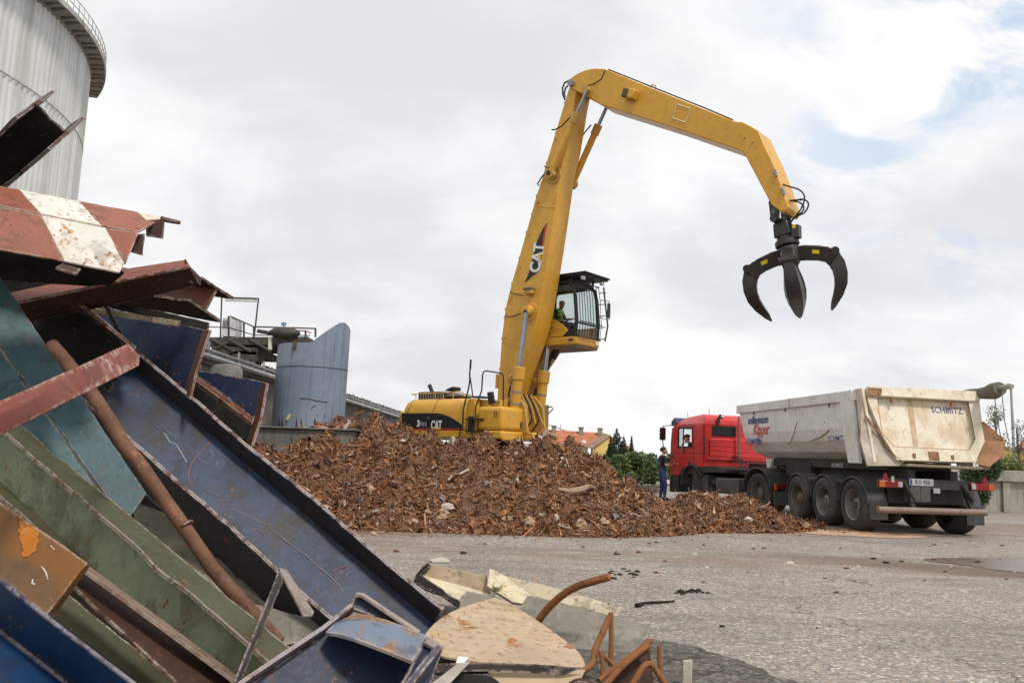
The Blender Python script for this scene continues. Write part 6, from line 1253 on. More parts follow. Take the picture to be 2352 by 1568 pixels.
for k, azd in enumerate((-8, 82, 172, 260)):
    az = R_(azd+4); e = rt*math.cos(az)+(-fw)*math.sin(az); s_ = up_.cross(e)
    def pt(rz_, w_): return hub+e*rz_[0]*.95+up_*rz_[1]+s_*w_
    tn = MB(); tn.loft([[pt(outer[i], -wid[i]*.36), pt(outer[i], wid[i]*.36), pt(inner[i], wid[i]/2), pt(inner[i], -wid[i]/2)] for i in range(4, 11)]); tine = G_(tn, 'tine', bev=.012, seg=1)
    m = MB(); m.loft([[pt(outer[i], -wid[i]/2), pt(outer[i], wid[i]/2), pt(inner[i], wid[i]*.42), pt(inner[i], -wid[i]*.42)] for i in range(0, 5)]); G_(m, 'arm', par=tine, bev=.03)
    m = MB(); m.cyl(pt((1.2, -.27), -.24), pt((1.2, -.27), .24), .11, n=14); G_(m, 'knuckle', par=tine, smooth=True)
    m = MB(); m.cyl(pt((.35, -.24), 0), pt((1.0, -.44), 0), .09, n=12); G_(m, 'ram', par=tine, smooth=True)
    m = MB(); m.prism([pt((.35, -.02), -.17), pt((1.05, -.16), -.19), pt((1.05, -.13), -.19), pt((.35, .02), -.17)], s_*.36); G_(m, 'cover', par=tine, bev=.01)
    for sg in (-1, 1):
        w_ = sg*.157; m = MB(); a, b, c, d = pt((.62, -.12), w_), pt((.80, -.17), w_), pt((.78, -.27), w_), pt((.60, -.22), w_); m.prism([a, b, c, d], s_*sg*.006); G_(m, 'warning_label', yelm, tine)
def z4(x, y, off=.4): return EU(1674.6+.24*x, 395+.24*y, off)
hoses = [((440, 60), (470, 100), (560, 135), (660, 165), (715, 215), (718, 280), (690, 350), (640, 420), (600, 470)), ((500, 220), (540, 265), (620, 275), (700, 260), (750, 285), (757, 330), (720, 390), (660, 420), (600, 465), (585, 530)), ((490, 120), (510, 180), (545, 240), (600, 275), (670, 290), (712, 330), (705, 375), (650, 420), (595, 470), (580, 540)), ((520, 260), (560, 275), (640, 268), (700, 268))]
for k, pts in enumerate(hoses):
    q = [z4(x, y, .15+.12*k) for x, y in pts]; out = []
    for i in range(len(q)-1):
        p0, p1, p2, p3 = q[max(i-1, 0)], q[i], q[i+1], q[min(i+2, len(q)-1)]
        for j in range(5): f = j/5; out.append(.5*((2*p1)+(p2-p0)*f+(2*p0-5*p1+4*p2-p3)*f*f+(3*p1-p0-3*p2+p3)*f**3))
    m = MB(); m.tube(out+[q[-1]], .022, 7); EB_(m, 'grab_hose', hose, smooth=True)
for pts in (((438, -20), (455, 40)), ((505, 150), (530, 215))): m = MB(); m.cyl(z4(*pts[0], -.07), z4(*pts[1], -.07), .035, n=8); EB_(m, 'hose_coupling', chrome)
# ================================================================== TIPPER TRAILER AND TRACTOR
TH6 = R_(6); MT = Matrix(((math.cos(TH6), -math.sin(TH6), 0, 7.30), (math.sin(TH6), math.cos(TH6), 0, 17.72), (0, 0, 1, 0), (0, 0, 0, 1)))
tl = thing('tipper_trailer', 'dirty white half round tipper semi trailer behind the red cab', 'trailer', M=MT)
IT = MT.inverted(); camT = IT @ CAM; RT3 = IT.to_3x3()
def TP(px, py, p0, n):
    d = RT3 @ ray(px, py); p0, n = V(p0), V(n); return camT+d*((p0-camT).dot(n)/d.dot(n))
def TSd(px, py, x=.045): return TP(px, py, (x, 0, 0), (1, 0, 0))
RN = V((0, -1.53, .45)).normalized()
def TRr(px, py, off=0.0):
    q = TP(px, py, V((0, -.5, 2.95))+RN*off, RN); return q
def r7(x, y): return (1655.8+.252*x, 846.7+.252*y)
def rr8(x, y): return (1938+.252*x, 846.7+.252*y)
def T_(mb, name, mat, par=None, **k): return mb.build(name, mat, par or tl, local=True, **k)
tw_ = paint('trailer_white', (.80, .80, .77), (.74, .74, .71), rough=.5, rust=.05, rscale=1.6, spots=.5, streak=.40, dirt=.40, dcol=(.56, .52, .45), rcol=((.12, .055, .025), (.30, .16, .08)), bump=.06, scale=1)
tc_ = paint('tailgate_cream', (.68, .61, .48), (.73, .67, .55), rough=.55, rust=.10, rscale=2.0, spots=.45, streak=.75, dirt=.8, dcol=(.52, .39, .24), rcol=((.16, .075, .035), (.42, .25, .12)), bump=.08, scale=1)
tr_ = paint('chute_rust', (.26, .13, .07), (.33, .17, .09), rough=.75, rust=.3, bump=.2); ch_ = paint('chassis_dark', (.022, .022, .024), (.04, .038, .037), rough=.6, dirt=.6, dcol=(.075, .065, .055), bump=.1)
plas = paint('mudguard_grey', (.045, .047, .05), (.065, .067, .07), rough=.55, dirt=.6, dcol=(.11, .10, .09), bump=.05); tyre_m = paint('tyre_rubber', (.030, .029, .028), (.055, .052, .049), rough=.85, dirt=.8, dcol=(.10, .09, .078), bump=.25)
rim_s = paint('rim_silver', (.30, .29, .27), (.22, .20, .18), rough=.4, metal=.4, dirt=.6, dcol=(.2, .16, .12)); rim_b = paint('rim_brown', (.13, .10, .085), (.17, .135, .11), rough=.6, dirt=.5); redl = paint('tail_light_red', (.25, .016, .016), rough=.15, bump=0); oral = paint('tail_light_orange', (.55, .13, .015), rough=.15, bump=0)
blue_t = paint('lettering_blue', (.045, .065, .24), (.09, .11, .28), rough=.6, bump=0); red_t = paint('lettering_red', (.55, .05, .06), (.60, .16, .15), rough=.6, bump=0); grey_t = paint('lettering_grey', (.40, .40, .40), rough=.6, bump=0)
# ---- body shell
half = [(.05, 2.72), (.05, 2.15), (.11, 1.89), (.31, 1.64), (.62, 1.47), (1.25, 1.42)]
sec = half+[(2.5-x, z) for x, z in half[-2::-1]]
def ysl(z, y0): return y0-(2.95-z)*.45
Y1, Y0 = 6.45, -.38
m = MB(); a = [(x, ysl(z, Y1), z) for x, z in sec]; b = [(x, Y0-(2.72-z)*.32, z) for x, z in sec]
m.loft([a, b], caps=False, closed=False); inn = [(1.25+(x-1.25)*.965, ysl(z, Y1)-.03, z+.03) for x, z in sec]; inb = [(1.25+(x-1.25)*.965, Y0-(2.72-z)*.32, z+.03) for x, z in sec]
m.loft([inn, inb], caps=False, closed=False); m.add([*a, *inn], [(i, i+1, 11+i+1, 11+i) for i in range(10)])
m.add(a, [tuple(range(11))]); body = T_(m, 'body_shell', tw_)
for x0, x1 in ((-.015, .10), (2.40, 2.515)):
    m = MB(); m.box((x0, Y0-.05, 2.72), (x1, Y1+.02, 2.95)); T_(m, 'top_rail', tw_, body, bev=.012)
m = MB(); m.box((.10, Y1-.06, 2.68), (2.40, Y1+.05, 2.95)); T_(m, 'front_rail', tw_, body, bev=.012)
for s_ in (1.0, 3.3, 5.3): m = MB(); m.box((.02, s_, 2.64), (.05, s_+.03, 2.722)); T_(m, 'rope_hook', tr_, body)
m = MB(); m.box((-.02, 2.95, 2.70), (-.016, 2.97, 2.96)); T_(m, 'rail_seam', ch_, body)
# rear corner posts
for s_ in (0, 1):
    f = (lambda x: x) if s_ == 0 else (lambda x: 2.5-x); sg = 1 if s_ == 0 else -1
    def ps(pts, th, nm, mat): m = MB(); m.prism([(f(x), y, z) for x, y, z in pts], (sg*th, 0, 0)); return T_(m, nm, mat, body, bev=.01)
    ps([(-.03, .02, 2.72), (-.03, .42, 2.72), (-.03, .30, 2.05), (-.03, .10, 1.40), (-.03, -.28, 1.40), (-.03, -.08, 2.05)], .085, 'side_stake', tw_)
    ps([(-.045, -.12, 2.95), (-.045, .02, 2.95), (-.045, -.02, 2.05), (-.045, -.22, 1.40), (-.045, -.40, 1.40), (-.045, -.26, 2.05)], .07, 'stake_rib', tw_)
    ps([(-.02, -.5, 2.96), (-.02, -.22, 2.96), (-.02, -.58, 1.42), (-.02, -.9, 1.42)], .06, 'corner_post', tc_)
# dark facet wing and chute sides
lf_ = [TRr(*rr8(x, y), -.06) for x, y in ((168, 300), (222, 300), (232, 440), (350, 598), (470, 800), (545, 856), (520, 884), (215, 884), (150, 640), (158, 430))]; m = MB(); m.prism(lf_, -RN*.05); T_(m, 'rear_flange', paint('flange_grime', (.50, .45, .37), (.38, .31, .23), rough=.6, rust=.42, rscale=1.6, rcol=((.10, .06, .035), (.26, .15, .08)), dirt=.7, dcol=(.20, .145, .10)), body, bev=.008)
lw = [TRr(*rr8(x, y), .0) for x, y in ((200, 430), (270, 530), (340, 600), (400, 720), (470, 800), (545, 850))]
m = MB(); m.tube([q+RN*.005 for q in lw], .018, 6); T_(m, 'chute_edge', tr_, body)
rw = [TRr(*rr8(x, y), .02) for x, y in ((1255, 480), (1285, 660), (1240, 780), (1195, 865))]; rw2 = [q+d for q, d in zip(rw, (V((.03, -.03, .0)), V((.30, -.22, .02)), V((.27, -.30, -.02)), V((.12, -.28, -.05))))]
m = MB(); m.loft([rw, rw2], caps=False, closed=False); m.loft([[q+V((.012, .01, 0)) for q in rw], [q+V((.012, .01, 0)) for q in rw2]], caps=False, closed=False); T_(m, 'chute_wing', tr_, body)
a, b = TRr(*rr8(555, 862), .05), TRr(*rr8(1300, 895), .05); m = MB(); m.frame(a+V((0, -.1, -.05)), b-a, V((0, .55, -.02)), V((0, 0, .05))); T_(m, 'chute_lip', paint('lip_grime', (.30, .24, .18), (.22, .17, .12), rough=.7), body)
# ---- tailgate
OUT = [(215, 165), (1225, 215), (1285, 660), (1200, 850), (490, 830), (350, 600), (222, 290)]; INN = [(303, 258), (1137, 302), (1202, 640), (1147, 745), (457, 712), (347, 590), (318, 400)]
m = MB(); o1 = [TRr(*rr8(*q), .02) for q in OUT]; o2 = [q-RN*.14 for q in o1]; i1 = [TRr(*rr8(*q), .02) for q in INN]; i2 = [TRr(*rr8(*q), -.09) for q in INN]; n = 7
m.add(o1+i1+i2+o2, [(k, (k+1) % n, n+(k+1) % n, n+k) for k in range(n)]+[(n+k, n+(k+1) % n, 2*n+(k+1) % n, 2*n+k) for k in range(n)]+[tuple(2*n+k for k in range(n))]+[(k, 3*n+k, 3*n+(k+1) % n, (k+1) % n) for k in range(n)]+[tuple(3*n+k for k in range(n))]); tg = T_(m, 'tailgate', tc_)
def tgp(name, pts, off, th, mat, bev=.004): m = MB(); m.prism([TRr(*rr8(*q), off) for q in pts], RN*th); return T_(m, name, mat, tg, bev=bev)
tgp('top_beam', [(212, 163), (1228, 214), (1230, 300), (1130, 298), (310, 250), (215, 240)], .022, .05, tc_)
tgp('rust_patch', [(222, 170), (350, 180), (340, 248), (222, 240)], .075, .003, paint('patch_rust', (.17, .085, .045), (.30, .18, .10), rough=.85, rust=.5, rscale=8), 0)
tgp('rust_patch', [(765, 752), (862, 758), (875, 836), (780, 830)], .023, .004, paint('patch_rust2', (.15, .075, .042), (.27, .15, .085), rough=.85, rust=.5, rscale=8), 0)
stain = paint('stain_rust', (.42, .28, .16), (.50, .37, .23), rough=.8, streak=.3, bump=.05)
m = MB(); put_text(m, 'SCHMITZ', TRr(*rr8(940, 380), -.086), TRr(*rr8(1080, 385), 0)-TRr(*rr8(800, 370), 0), RN.cross(V((1, 0, 0))), .20, offset=0, fit=.70, extrude=.002); T_(m, 'lettering', blue_t, tg)
rl_m = paint('frame_rust', (.30, .17, .08), (.40, .25, .13), rough=.85)
for k in range(7): m = MB(); a, b = TRr(*rr8(*INN[k]), -.082), TRr(*rr8(*INN[(k+1) % 7]), -.082); m.cyl(a, b, .016, n=5); T_(m, 'rust_seam', rl_m, tg)
m = MB(); m.sheet([[TRr(*rr8(x, y), -.088) for x, y in ((575, 285), (590, 400), (605, 520), (625, 640), (632, 705))], [TRr(*rr8(x, y), -.088) for x, y in ((612, 288), (638, 400), (655, 520), (672, 640), (676, 707))]], .004); T_(m, 'rust_run', paint('rust_run', (.46, .33, .19), (.58, .46, .31), rough=.8, dirt=.6, dcol=(.34, .22, .12), streak=.5), tg)
for x, y in ((440, 290), (985, 325), (640, 790), (990, 805)): m = MB(); q = TRr(*rr8(x, y), .02); m.cbox(q, (.05, .06, .09)); T_(m, 'hook', tr_, tg)
# ---- tarpaulin roll and ropes
a, b = TRr(*rr8(1240, 235), 0), None; rl = thing('tarpaulin_roll', 'rolled grey tarpaulin lying along the trailer far rail', 'tarpaulin', M=MT @ Matrix.Translation((2.5, 1.0, 2.95)))
def RL(mb, name, mat, **k): mb.v = [tuple(V(v)-V((2.5, 1.0, 2.95))) for v in mb.v]; return mb.build(name, mat, rl, local=True, **k)
tm = paint('tarp_grey', (.115, .105, .085), (.16, .145, .12), rough=.85, bump=.4, bscale=12, dirt=.4)
m = MB(); path = [(2.60+.02*math.sin(k), -1.15+k*.22, 3.0-.02*k+.015*math.cos(k*2)) for k in range(9)]; m.tube(path, [.14+.03*math.sin(k*1.7) for k in range(9)], 14); RL(m, 'roll', tm, smooth=True)
m = MB(); m.cyl((2.60, -1.1, 3.02), (2.60, -1.5, 3.03), .05, n=12); RL(m, 'core_tube', paint('tube_grey', (.30, .29, .26), rough=.6), smooth=True)
for dx in (-.02, .14): m = MB(); m.tube([(2.60+dx, -1.0-.1*dx, 2.9), (2.64+dx, -1.0, 2.4), (2.72+dx, -1.0, 1.95)], .009, 5); RL(m, 'rope', tm)
# ---- chassis
for x in (.70, 1.62): m = MB(); m.box((x, -.9, 1.0), (x+.16, 7.3, 1.30)); T_(m, 'chassis_rail', ch_)
m = MB(); m.box((.5, 2.9, 1.03), (2.0, 4.3, 1.39)); T_(m, 'sub_frame', ch_); m = MB(); m.box((.52, -.4, 1.28), (1.98, 5.2, 1.455)); T_(m, 'body_cradle', ch_)
q = TSd(*r7(1062, 905), .29); m = MB(); put_text(m, 'SCHMITZ', (.285, q.y, 1.335), (0, -1, 0), (0, 0, 1), .125, offset=.004, extrude=.002); T_(m, 'chassis_lettering', grey_t)
m = MB(); m.prism([(.45, 5.1, 1.45), (.45, 5.5, 1.45), (.45, 5.38, 1.05), (.45, 5.28, 1.02)], (.2, 0, 0)); T_(m, 'landing_bracket', tw_, bev=.01)
m = MB(); m.prism([(.55, 3.35, 1.05), (.55, 4.9, 1.22), (.55, 4.9, 1.27), (.55, 3.2, 1.12)], (1.4, 0, 0)); T_(m, 'gooseneck', ch_)
def wheel(B, par, x, y, z, R0, w_, side, rim, steer=0.0, name='wheel', deep=.17):
    """side -1: outer face looks to -x"""
    ax = Matrix.Rotation(steer, 3, 'Z') @ V((side, 0, 0)); c = V((x, y, z))
    m = MB(); m.lathe([(R0*.60, -w_), (R0*.80, -w_), (R0*.95, -w_*.97), (R0, -w_*.88), (R0, -w_*.12), (R0*.965, -w_*.03), (R0*.86, .012), (R0*.72, .012), (R0*.60, -.012), (R0*.585, -.04), (R0*.585, -w_*.9)], c, ax, 40, caps=False); t_ = B(m, 'tyre', tyre_m, par, smooth=True, ang=50)
    for rr_ in (.25, .5, .75): m = MB(); m.lathe([(R0*1.002, -w_*rr_-.006), (R0*1.002, -w_*rr_+.006)], c, ax, 40, caps=False); B(m, 'tread_groove', ch_, t_)
    m = MB(); m.lathe([(R0*.592, -.02), (R0*.60, .0), (R0*.57, -.01), (R0*.53, -deep*.7), (R0*.50, -deep*1.2), (R0*.34, -deep*1.35), (R0*.32, -deep*1.30), (R0*.27, -deep*.9), (R0*.25, -deep*.5), (R0*.19, -deep*.4), (.001, -deep*.38)], c, ax, 36, caps=False); rm = B(m, 'rim', rim, t_, smooth=True, ang=35)
    ux, uy = frame_of(ax)
    for k in range(10): q = c+(ux*math.cos(k*.628)+uy*math.sin(k*.628))*R0*.39-ax*deep*1.36; m = MB(); m.cyl(q, q+ax*.035, .018, n=6); B(m, 'wheel_nut', rim_b, t_)
    return t_
def guard(B, par, x0, x1, y, z, R0, mat, a0=8, a1=172, nm='mudguard'):
    m = MB(); rows = [[(x, y+R0*math.cos(R_(a0+(a1-a0)*k/16)), z+R0*math.sin(R_(a0+(a1-a0)*k/16))) for x in (x0, x1)] for k in range(17)]
    o = [[(x, y+(R0+.025)*math.cos(R_(a0+(a1-a0)*k/16)), z+(R0+.025)*math.sin(R_(a0+(a1-a0)*k/16))) for x in (x1, x0)] for k in range(17)]
    m.loft([r_+q for r_, q in zip(rows, o)]); g1 = B(m, nm, mat, par, smooth=True, ang=40)
    m = MB(); m.tube([(x0-.005, y+(R0+.012)*math.cos(R_(a0+(a1-a0)*k/16)), z+(R0+.012)*math.sin(R_(a0+(a1-a0)*k/16))) for k in range(17)], .022, 6); B(m, 'guard_lip', mat, g1); return g1
for k in range(3):
    y = 1.31*k
    for x, sd in ((0, -1), (2.5, 1)): wheel(T_, tl, x, y, .535, .535, .385, sd, rim_s if k < 2 else rim_b)
    m = MB(); m.cyl((.3, y, .535), (2.2, y, .535), .07, n=10); T_(m, 'axle', ch_)
    m = MB(); m.lathe([(.10, -.10), (.095, .0), (.07, .03), (.001, .035)], (0.07, y, .535), (-1, 0, 0), 16); T_(m, 'hub_cap', rim_b if k else plas, smooth=True)
    guard(T_, tl, .02, .42, y, .50, .60, plas); guard(T_, tl, 2.08, 2.48, y, .50, .60, plas)
    if k < 2: m = MB(); m.box((.05, y+.50, .98), (.42, y+.82, 1.04)); T_(m, 'guard_bridge', plas, bev=.01)
m = MB(); m.box((.03, -.66, .28), (.40, -.60, .62)); T_(m, 'mudflap', plas); m = MB(); m.box((2.10, -.68, .22), (2.48, -.62, .60)); T_(m, 'mudflap', plas)
# rear bar: lights, plate, box, bumper
YR = -.98
def rp_(x, y): return TP(*rr8(x, y), (0, YR, 0), (0, 1, 0))
m = MB(); a, b = rp_(175, 1045), rp_(1205, 1050); m.box((.05, YR+.03, .93), (2.45, YR+.13, 1.12)); T_(m, 'rear_beam', ch_)
for s_ in (0, 1):
    xs = (.02, .52) if s_ == 0 else (1.98, 2.48); lb = MB(); lb.box((xs[0], YR-.04, .94), (xs[1], YR+.03, 1.08)); li = T_(lb, 'tail_lamp', redl, bev=.012)
    xo = (xs[0], xs[0]+.12) if s_ == 0 else (xs[1]-.12, xs[1]); m = MB(); m.box((xo[0], YR-.048, .95), (xo[1], YR-.041, 1.07)); T_(m, 'indicator', oral, li)
    xo = (xs[1]-.10, xs[1]-.01) if s_ == 0 else (xs[0]+.01, xs[0]+.10); m = MB(); m.box((xo[0], YR-.048, .96), (xo[1], YR-.041, 1.06)); T_(m, 'reverse_lamp', grey_t, li)
    cx_ = .16 if s_ == 0 else 2.28; m = MB(); m.prism([(cx_-.085, YR-.03, 1.09), (cx_+.085, YR-.03, 1.09), (cx_, YR-.03, 1.24)], (0, .02, 0)); tr = T_(m, 'reflector_triangle', redl)
    m = MB(); m.prism([(cx_-.045, YR-.036, 1.115), (cx_+.045, YR-.036, 1.115), (cx_, YR-.036, 1.195)], (0, .004, 0)); T_(m, 'triangle_centre', paint('reflector_dark', (.28, .015, .02), rough=.3), tr)
a, b = rp_(585, 1060), rp_(800, 1005); m = MB(); m.box((a.x, YR-.06, a.z), (b.x, YR-.045, b.z)); pt_ = T_(m, 'number_plate', paint('plate_grey', (.40, .41, .40), rough=.5))
m = MB(); m.box((a.x+.01, YR-.064, a.z+.01), (a.x+.055, YR-.061, b.z-.01)); T_(m, 'plate_band', blue_t, pt_); m = MB(); put_text(m, 'R:S 456', ((a.x+b.x)/2+.025, YR-.062, (a.z+b.z)/2), (1, 0, 0), (0, 0, 1), .125, sx=.85, offset=.001, extrude=.001); T_(m, 'plate_text', ch_, pt_)
a, b = rp_(600, 1210), rp_(775, 1072); m = MB(); m.box((a.x, YR-.05, a.z), (b.x, YR+.2, b.z)); T_(m, 'tool_box', paint('box_grey', (.085, .08, .078), rough=.6, dirt=.4), bev=.01); m = MB(); m.box(((a.x+b.x)/2-.005, YR-.056, a.z), ((a.x+b.x)/2+.005, YR-.051, b.z)); T_(m, 'box_seam', ch_)
a = rp_(835, 1110); m = MB(); m.box((a.x-.07, YR-.05, a.z-.05), (a.x+.07, YR-.03, a.z+.05)); T_(m, 'white_sticker', grey_t); a = rp_(435, 1005); m = MB(); m.box((a.x-.03, YR-.05, a.z-.06), (a.x+.03, YR-.03, a.z+.06)); T_(m, 'label_plate', grey_t)
a, b = rp_(285, 1242), rp_(1265, 1282); m = MB(); m.cyl((a.x, YR-.10, .505), (b.x, YR-.10, .505), .065, n=16); T_(m, 'underrun_bar', paint('bar_brown', (.19, .13, .105), (.25, .18, .14), rough=.6, rust=.2), smooth=True)
for x in (.62, 1.88):
    m = MB(); m.prism([(x-.04, YR+.05, 1.0), (x+.04, YR+.05, 1.0), (x+.16*(1 if x < 1 else 1), YR-.06, .55), (x+.10, YR-.06, .5)], (0, .08, 0)); T_(m, 'bar_bracket', ch_)
    m = MB(); m.cyl((x-.06, YR, 1.05), (x+.14, YR-.04, .72), .045, n=8); T_(m, 'bar_strut', ch_)
m = MB(); m.box((.45, -.6, .62), (2.05, -.55, .98)); T_(m, 'cross_member', ch_)
# ---- side lettering and scars
def side_text(txt, px, py, hpx, mat, sx=1.0, shear=0, off=.004):
    q = TSd(px, py, .043); m = MB(); put_text(m, txt, (.043, q.y-.22, q.z), (0, -1, 0), (0, 0, 1), hpx, sx=sx, shear=shear, offset=off, extrude=.002); return m
def r6t(x, y): return (1486.5+.168*x, 922+.168*y)
T_(side_text('millennium', *r6t(1466, 258), .30, blue_t, 1.05, .25, .006), 'lettering', blue_t); T_(side_text('Kipper', *r6t(1508, 385), .40, red_t, .95, .3, .008), 'lettering', red_t)
T_(side_text('SCHMITZ', *r6t(1395, 548), .185, blue_t, 1.15, 0, .004), 'lettering', blue_t)
a, b = TSd(*r6t(1345, 595), .043), TSd(*r6t(1460, 598), .043); m = MB(); m.box((.040, b.y-.22, a.z-.03), (.046, a.y-.22, a.z+.03)); T_(m, 'red_underline', red_t)
el_px = [(1452, 525), (1462, 508), (1480, 505), (1495, 520), (1503, 560), (1500, 600), (1492, 575), (1486, 568), (1480, 598), (1474, 598), (1472, 560), (1460, 545)]
m = MB(); m.prism([TSd(*r6t(*q), .046)+V((0, -.22, 0)) for q in el_px], (-.006, 0, 0)); T_(m, 'emblem', blue_t)
T_(side_text('507A', *r6t(1568, 580), .12, red_t, 1.1, 0, .0), 'small_lettering', red_t)
q = TSd(*r7(1145, 708), .10); m = MB(); put_text(m, 'SCHMITZ', (.103, q.y+.42, 1.93), (0, -1, 0), V((-.06, 0, .26)), .17, sx=1.1, offset=.002, extrude=.004); T_(m, 'lettering', blue_t)
scar = paint('scar_rust', (.20, .10, .05), (.30, .17, .09), rough=.85)
for pts in (((985, 560), (940, 600), (905, 625), (860, 640), (812, 660)), ((700, 480), (680, 540), (662, 600)), ((655, 610), (640, 660), (622, 690)), ((1145, 385), (1142, 410)), ((942, 480), (950, 490))):
    m = MB(); m.tube([TSd(*r7(*q), .05 if q[1] < 585 else .055) for q in pts], .012, 5); T_(m, 'gouge', scar)
# ================================================================== tractor
TA = R_(17); o_ = MT @ V((.0, 5.0, 0)); MK = Matrix(((math.cos(TA), -math.sin(TA), 0, o_.x), (math.sin(TA), math.cos(TA), 0, o_.y), (0, 0, 1, 0), (0, 0, 0, 1)))
tk_ = thing('truck_tractor', 'red truck tractor unit coupled to the white trailer', 'truck', M=MK); IK = MK.inverted(); camK = IK @ CAM; RK3 = IK.to_3x3()
def KS(px, py, x=0.0):
    d = RK3 @ ray(px, py); return camK+d*((x-camK.x)/d.x)
def KR(px, py, y):
    d = RK3 @ ray(px, py); return camK+d*((y-camK.y)/d.y)
def K_(mb, name, mat, par=None, **k): return mb.build(name, mat, par or tk_, local=True, **k)
rdm = paint('cab_red', (.63, .030, .030), (.58, .027, .027), rough=.30, dirt=.25, dcol=(.44, .05, .04), bump=.01, spec=.5, coat=.2)
YB, YF = 2.88, 5.02; XL, XR = .04, 2.44
# cab shell: left and right sides with window openings are separate panels
prof = [(YB, 1.14), (YB, 2.46), (YB+.10, 2.66), (YB+.35, 2.76), (YF-.75, 2.68), (YF-.28, 2.52), (YF-.10, 2.34), (YF-.02, 1.9), (YF, 1.3), (YF, .84), (YB+1.55, .84), (YB+1.2, 1.06), (YB+.7, 1.14)]
wy0, wy1, wz0, wz1 = KS(1590, 1005, XL).y, KS(1558, 1005, XL).y, KS(1575, 1027, XL).z, KS(1575, 981, XL).z
for x, sd in ((XL, 1), (XR, -1)):
    m = MB(); th = sd*.05
    for poly in ([(YB, 1.14), (YB, 2.46), (wy0, 2.46), (wy0, wz0), (wy0, 1.14)], [(wy1+.02, .84), (wy1+.02, 2.46), (YF-.10, 2.34), (YF-.02, 1.9), (YF, 1.3), (YF, .84)], [(wy0, 1.14), (wy0, wz0), (wy1+.02, wz0), (wy1+.02, .84), (YB+1.55, .84), (YB+1.2, 1.06)], [(wy0, wz1), (wy0, 2.462), (wy1+.02, 2.462), (wy1+.02, wz1)]):
        m.prism([(x, y, z) for y, z in poly], (th, 0, 0))
    sdp = K_(m, 'cab_side', rdm)
    if sd == 1:
        a, b = KS(*r6t(655, 590), XL), KS(*r6t(775, 310), XL); m = MB(); m.box((XL-.012, b.y+.06, a.z), (XL+.01, a.y-.02, b.z)); K_(m, 'side_emboss', rdm, sdp, bev=.01)
        for y0, y1, z_ in ((YB+.08, YF-.05, KS(*r6t(500, 700), XL).z),): m = MB(); m.cyl((XL-.003, y0, z_), (XL-.003, y1, z_), .008, n=4); K_(m, 'door_crease', ch_, sdp)
        m = MB(); m.cyl((XL-.003, YB+.55, 1.36), (XL-.003, YF-.1, 1.40), .006, n=4); K_(m, 'door_gap', ch_, sdp)
        m = MB(); m.cyl((XL-.003, wy0-.10, 1.14), (XL-.003, wy0-.10, 2.40), .006, n=4); K_(m, 'door_gap', ch_, sdp)
        q = KS(*r6t(578, 835), XL); m = MB(); m.cbox((XL-.01, q.y, q.z), (.03, .16, .10)); K_(m, 'door_handle', ch_, sdp, bev=.02)
        q = KS(*r6t(400, 850), XL); m = MB(); put_text(m, 'F 2000', (XL-.004, q.y, q.z), (0, -1, 0), (0, 0, 1), .10, extrude=.002); K_(m, 'model_lettering', grey_t, sdp)
        # window frame
        m = MB(); m.tube([(XL-.005, wy0, wz0), (XL-.005, wy1, wz0-.02), (XL-.005, wy1-.02, wz1), (XL-.005, wy0, wz1), (XL-.005, wy0, wz0)], .02, 6); K_(m, 'window_frame', ch_, sdp)
        ym = KS(*r6t(488, 500), XL).y; m = MB(); m.cyl((XL+.01, ym, wz0), (XL+.01, ym-.03, wz1), .022, n=6); K_(m, 'quarter_bar', ch_, sdp)
        m = MB(); m.prism([(XL+.02, ym, wz0), (XL+.02, wy1, wz0), (XL+.02, wy1, wz1), (XL+.02, ym-.03, wz1)], (.008, 0, 0)); K_(m, 'quarter_glass', gls, sdp)
    else:
        m = MB(); m.prism([(x+.02*sd, wy0, wz0), (x+.02*sd, wy1, wz0), (x+.02*sd, wy1, wz1), (x+.02*sd, wy0, wz1)], (.01, 0, 0)); K_(m, 'window_glass', gls, sdp)
# roof, rear wall, front, floor
m = MB(); rs = []
for y, z, inset in ((YB, 2.44, .0), (YB+.02, 2.58, .05), (YB+.12, 2.70, .14), (YB+.35, 2.765, .20), (YF-.75, 2.69, .20), (YF-.30, 2.54, .12), (YF-.10, 2.36, .03)):
    rs.append([(XL+inset*0, y, 2.42 if y < YF-.2 else 2.34), (XL+inset*.35, y, z-.10 if z > 2.5 else z), (XL+inset, y, z), (XR-inset, y, z), (XR-inset*.35, y, z-.10 if z > 2.5 else z), (XR, y, 2.42 if y < YF-.2 else 2.34)])
m.loft(rs); K_(m, 'roof', rdm, smooth=True, ang=35)
wl = [KR(*r6t(x, y), YB-.01) for x, y in ((885, 325), (1215, 345), (1222, 480), (880, 465))]
rw_ = MB(); rw_.box((XL, YB-.0, 1.12), (XR, YB+.05, 2.44)); rwp = K_(rw_, 'rear_wall', rdm)
m = MB(); z0_, z1_ = wl[3].z, wl[0].z; x0_, x1_ = wl[0].x, wl[1].x; m.box((x0_, YB-.03, z0_), (x1_, YB-.002, z1_)); K_(m, 'rear_window', paint('rear_glass', (.03, .032, .035), rough=.12, bump=0), rwp, bev=.06, seg=4)
for k, yy in enumerate((540, 600, 665, 730)):
    z_ = KR(*r6t(900, yy), YB).z; m = MB(); m.box((XL+.18, YB-.07, z_-.085), (XR-.15, YB-.002, z_+.085)); K_(m, 'louvre', rdm, rwp, bev=.045, seg=3)
m = MB(); z_ = KR(*r6t(900, 775), YB).z; m.box((XL+.1, YB-.06, z_-.05), (XR-.1, YB-.002, z_+.03)); K_(m, 'lower_lip', rdm, rwp, bev=.02)
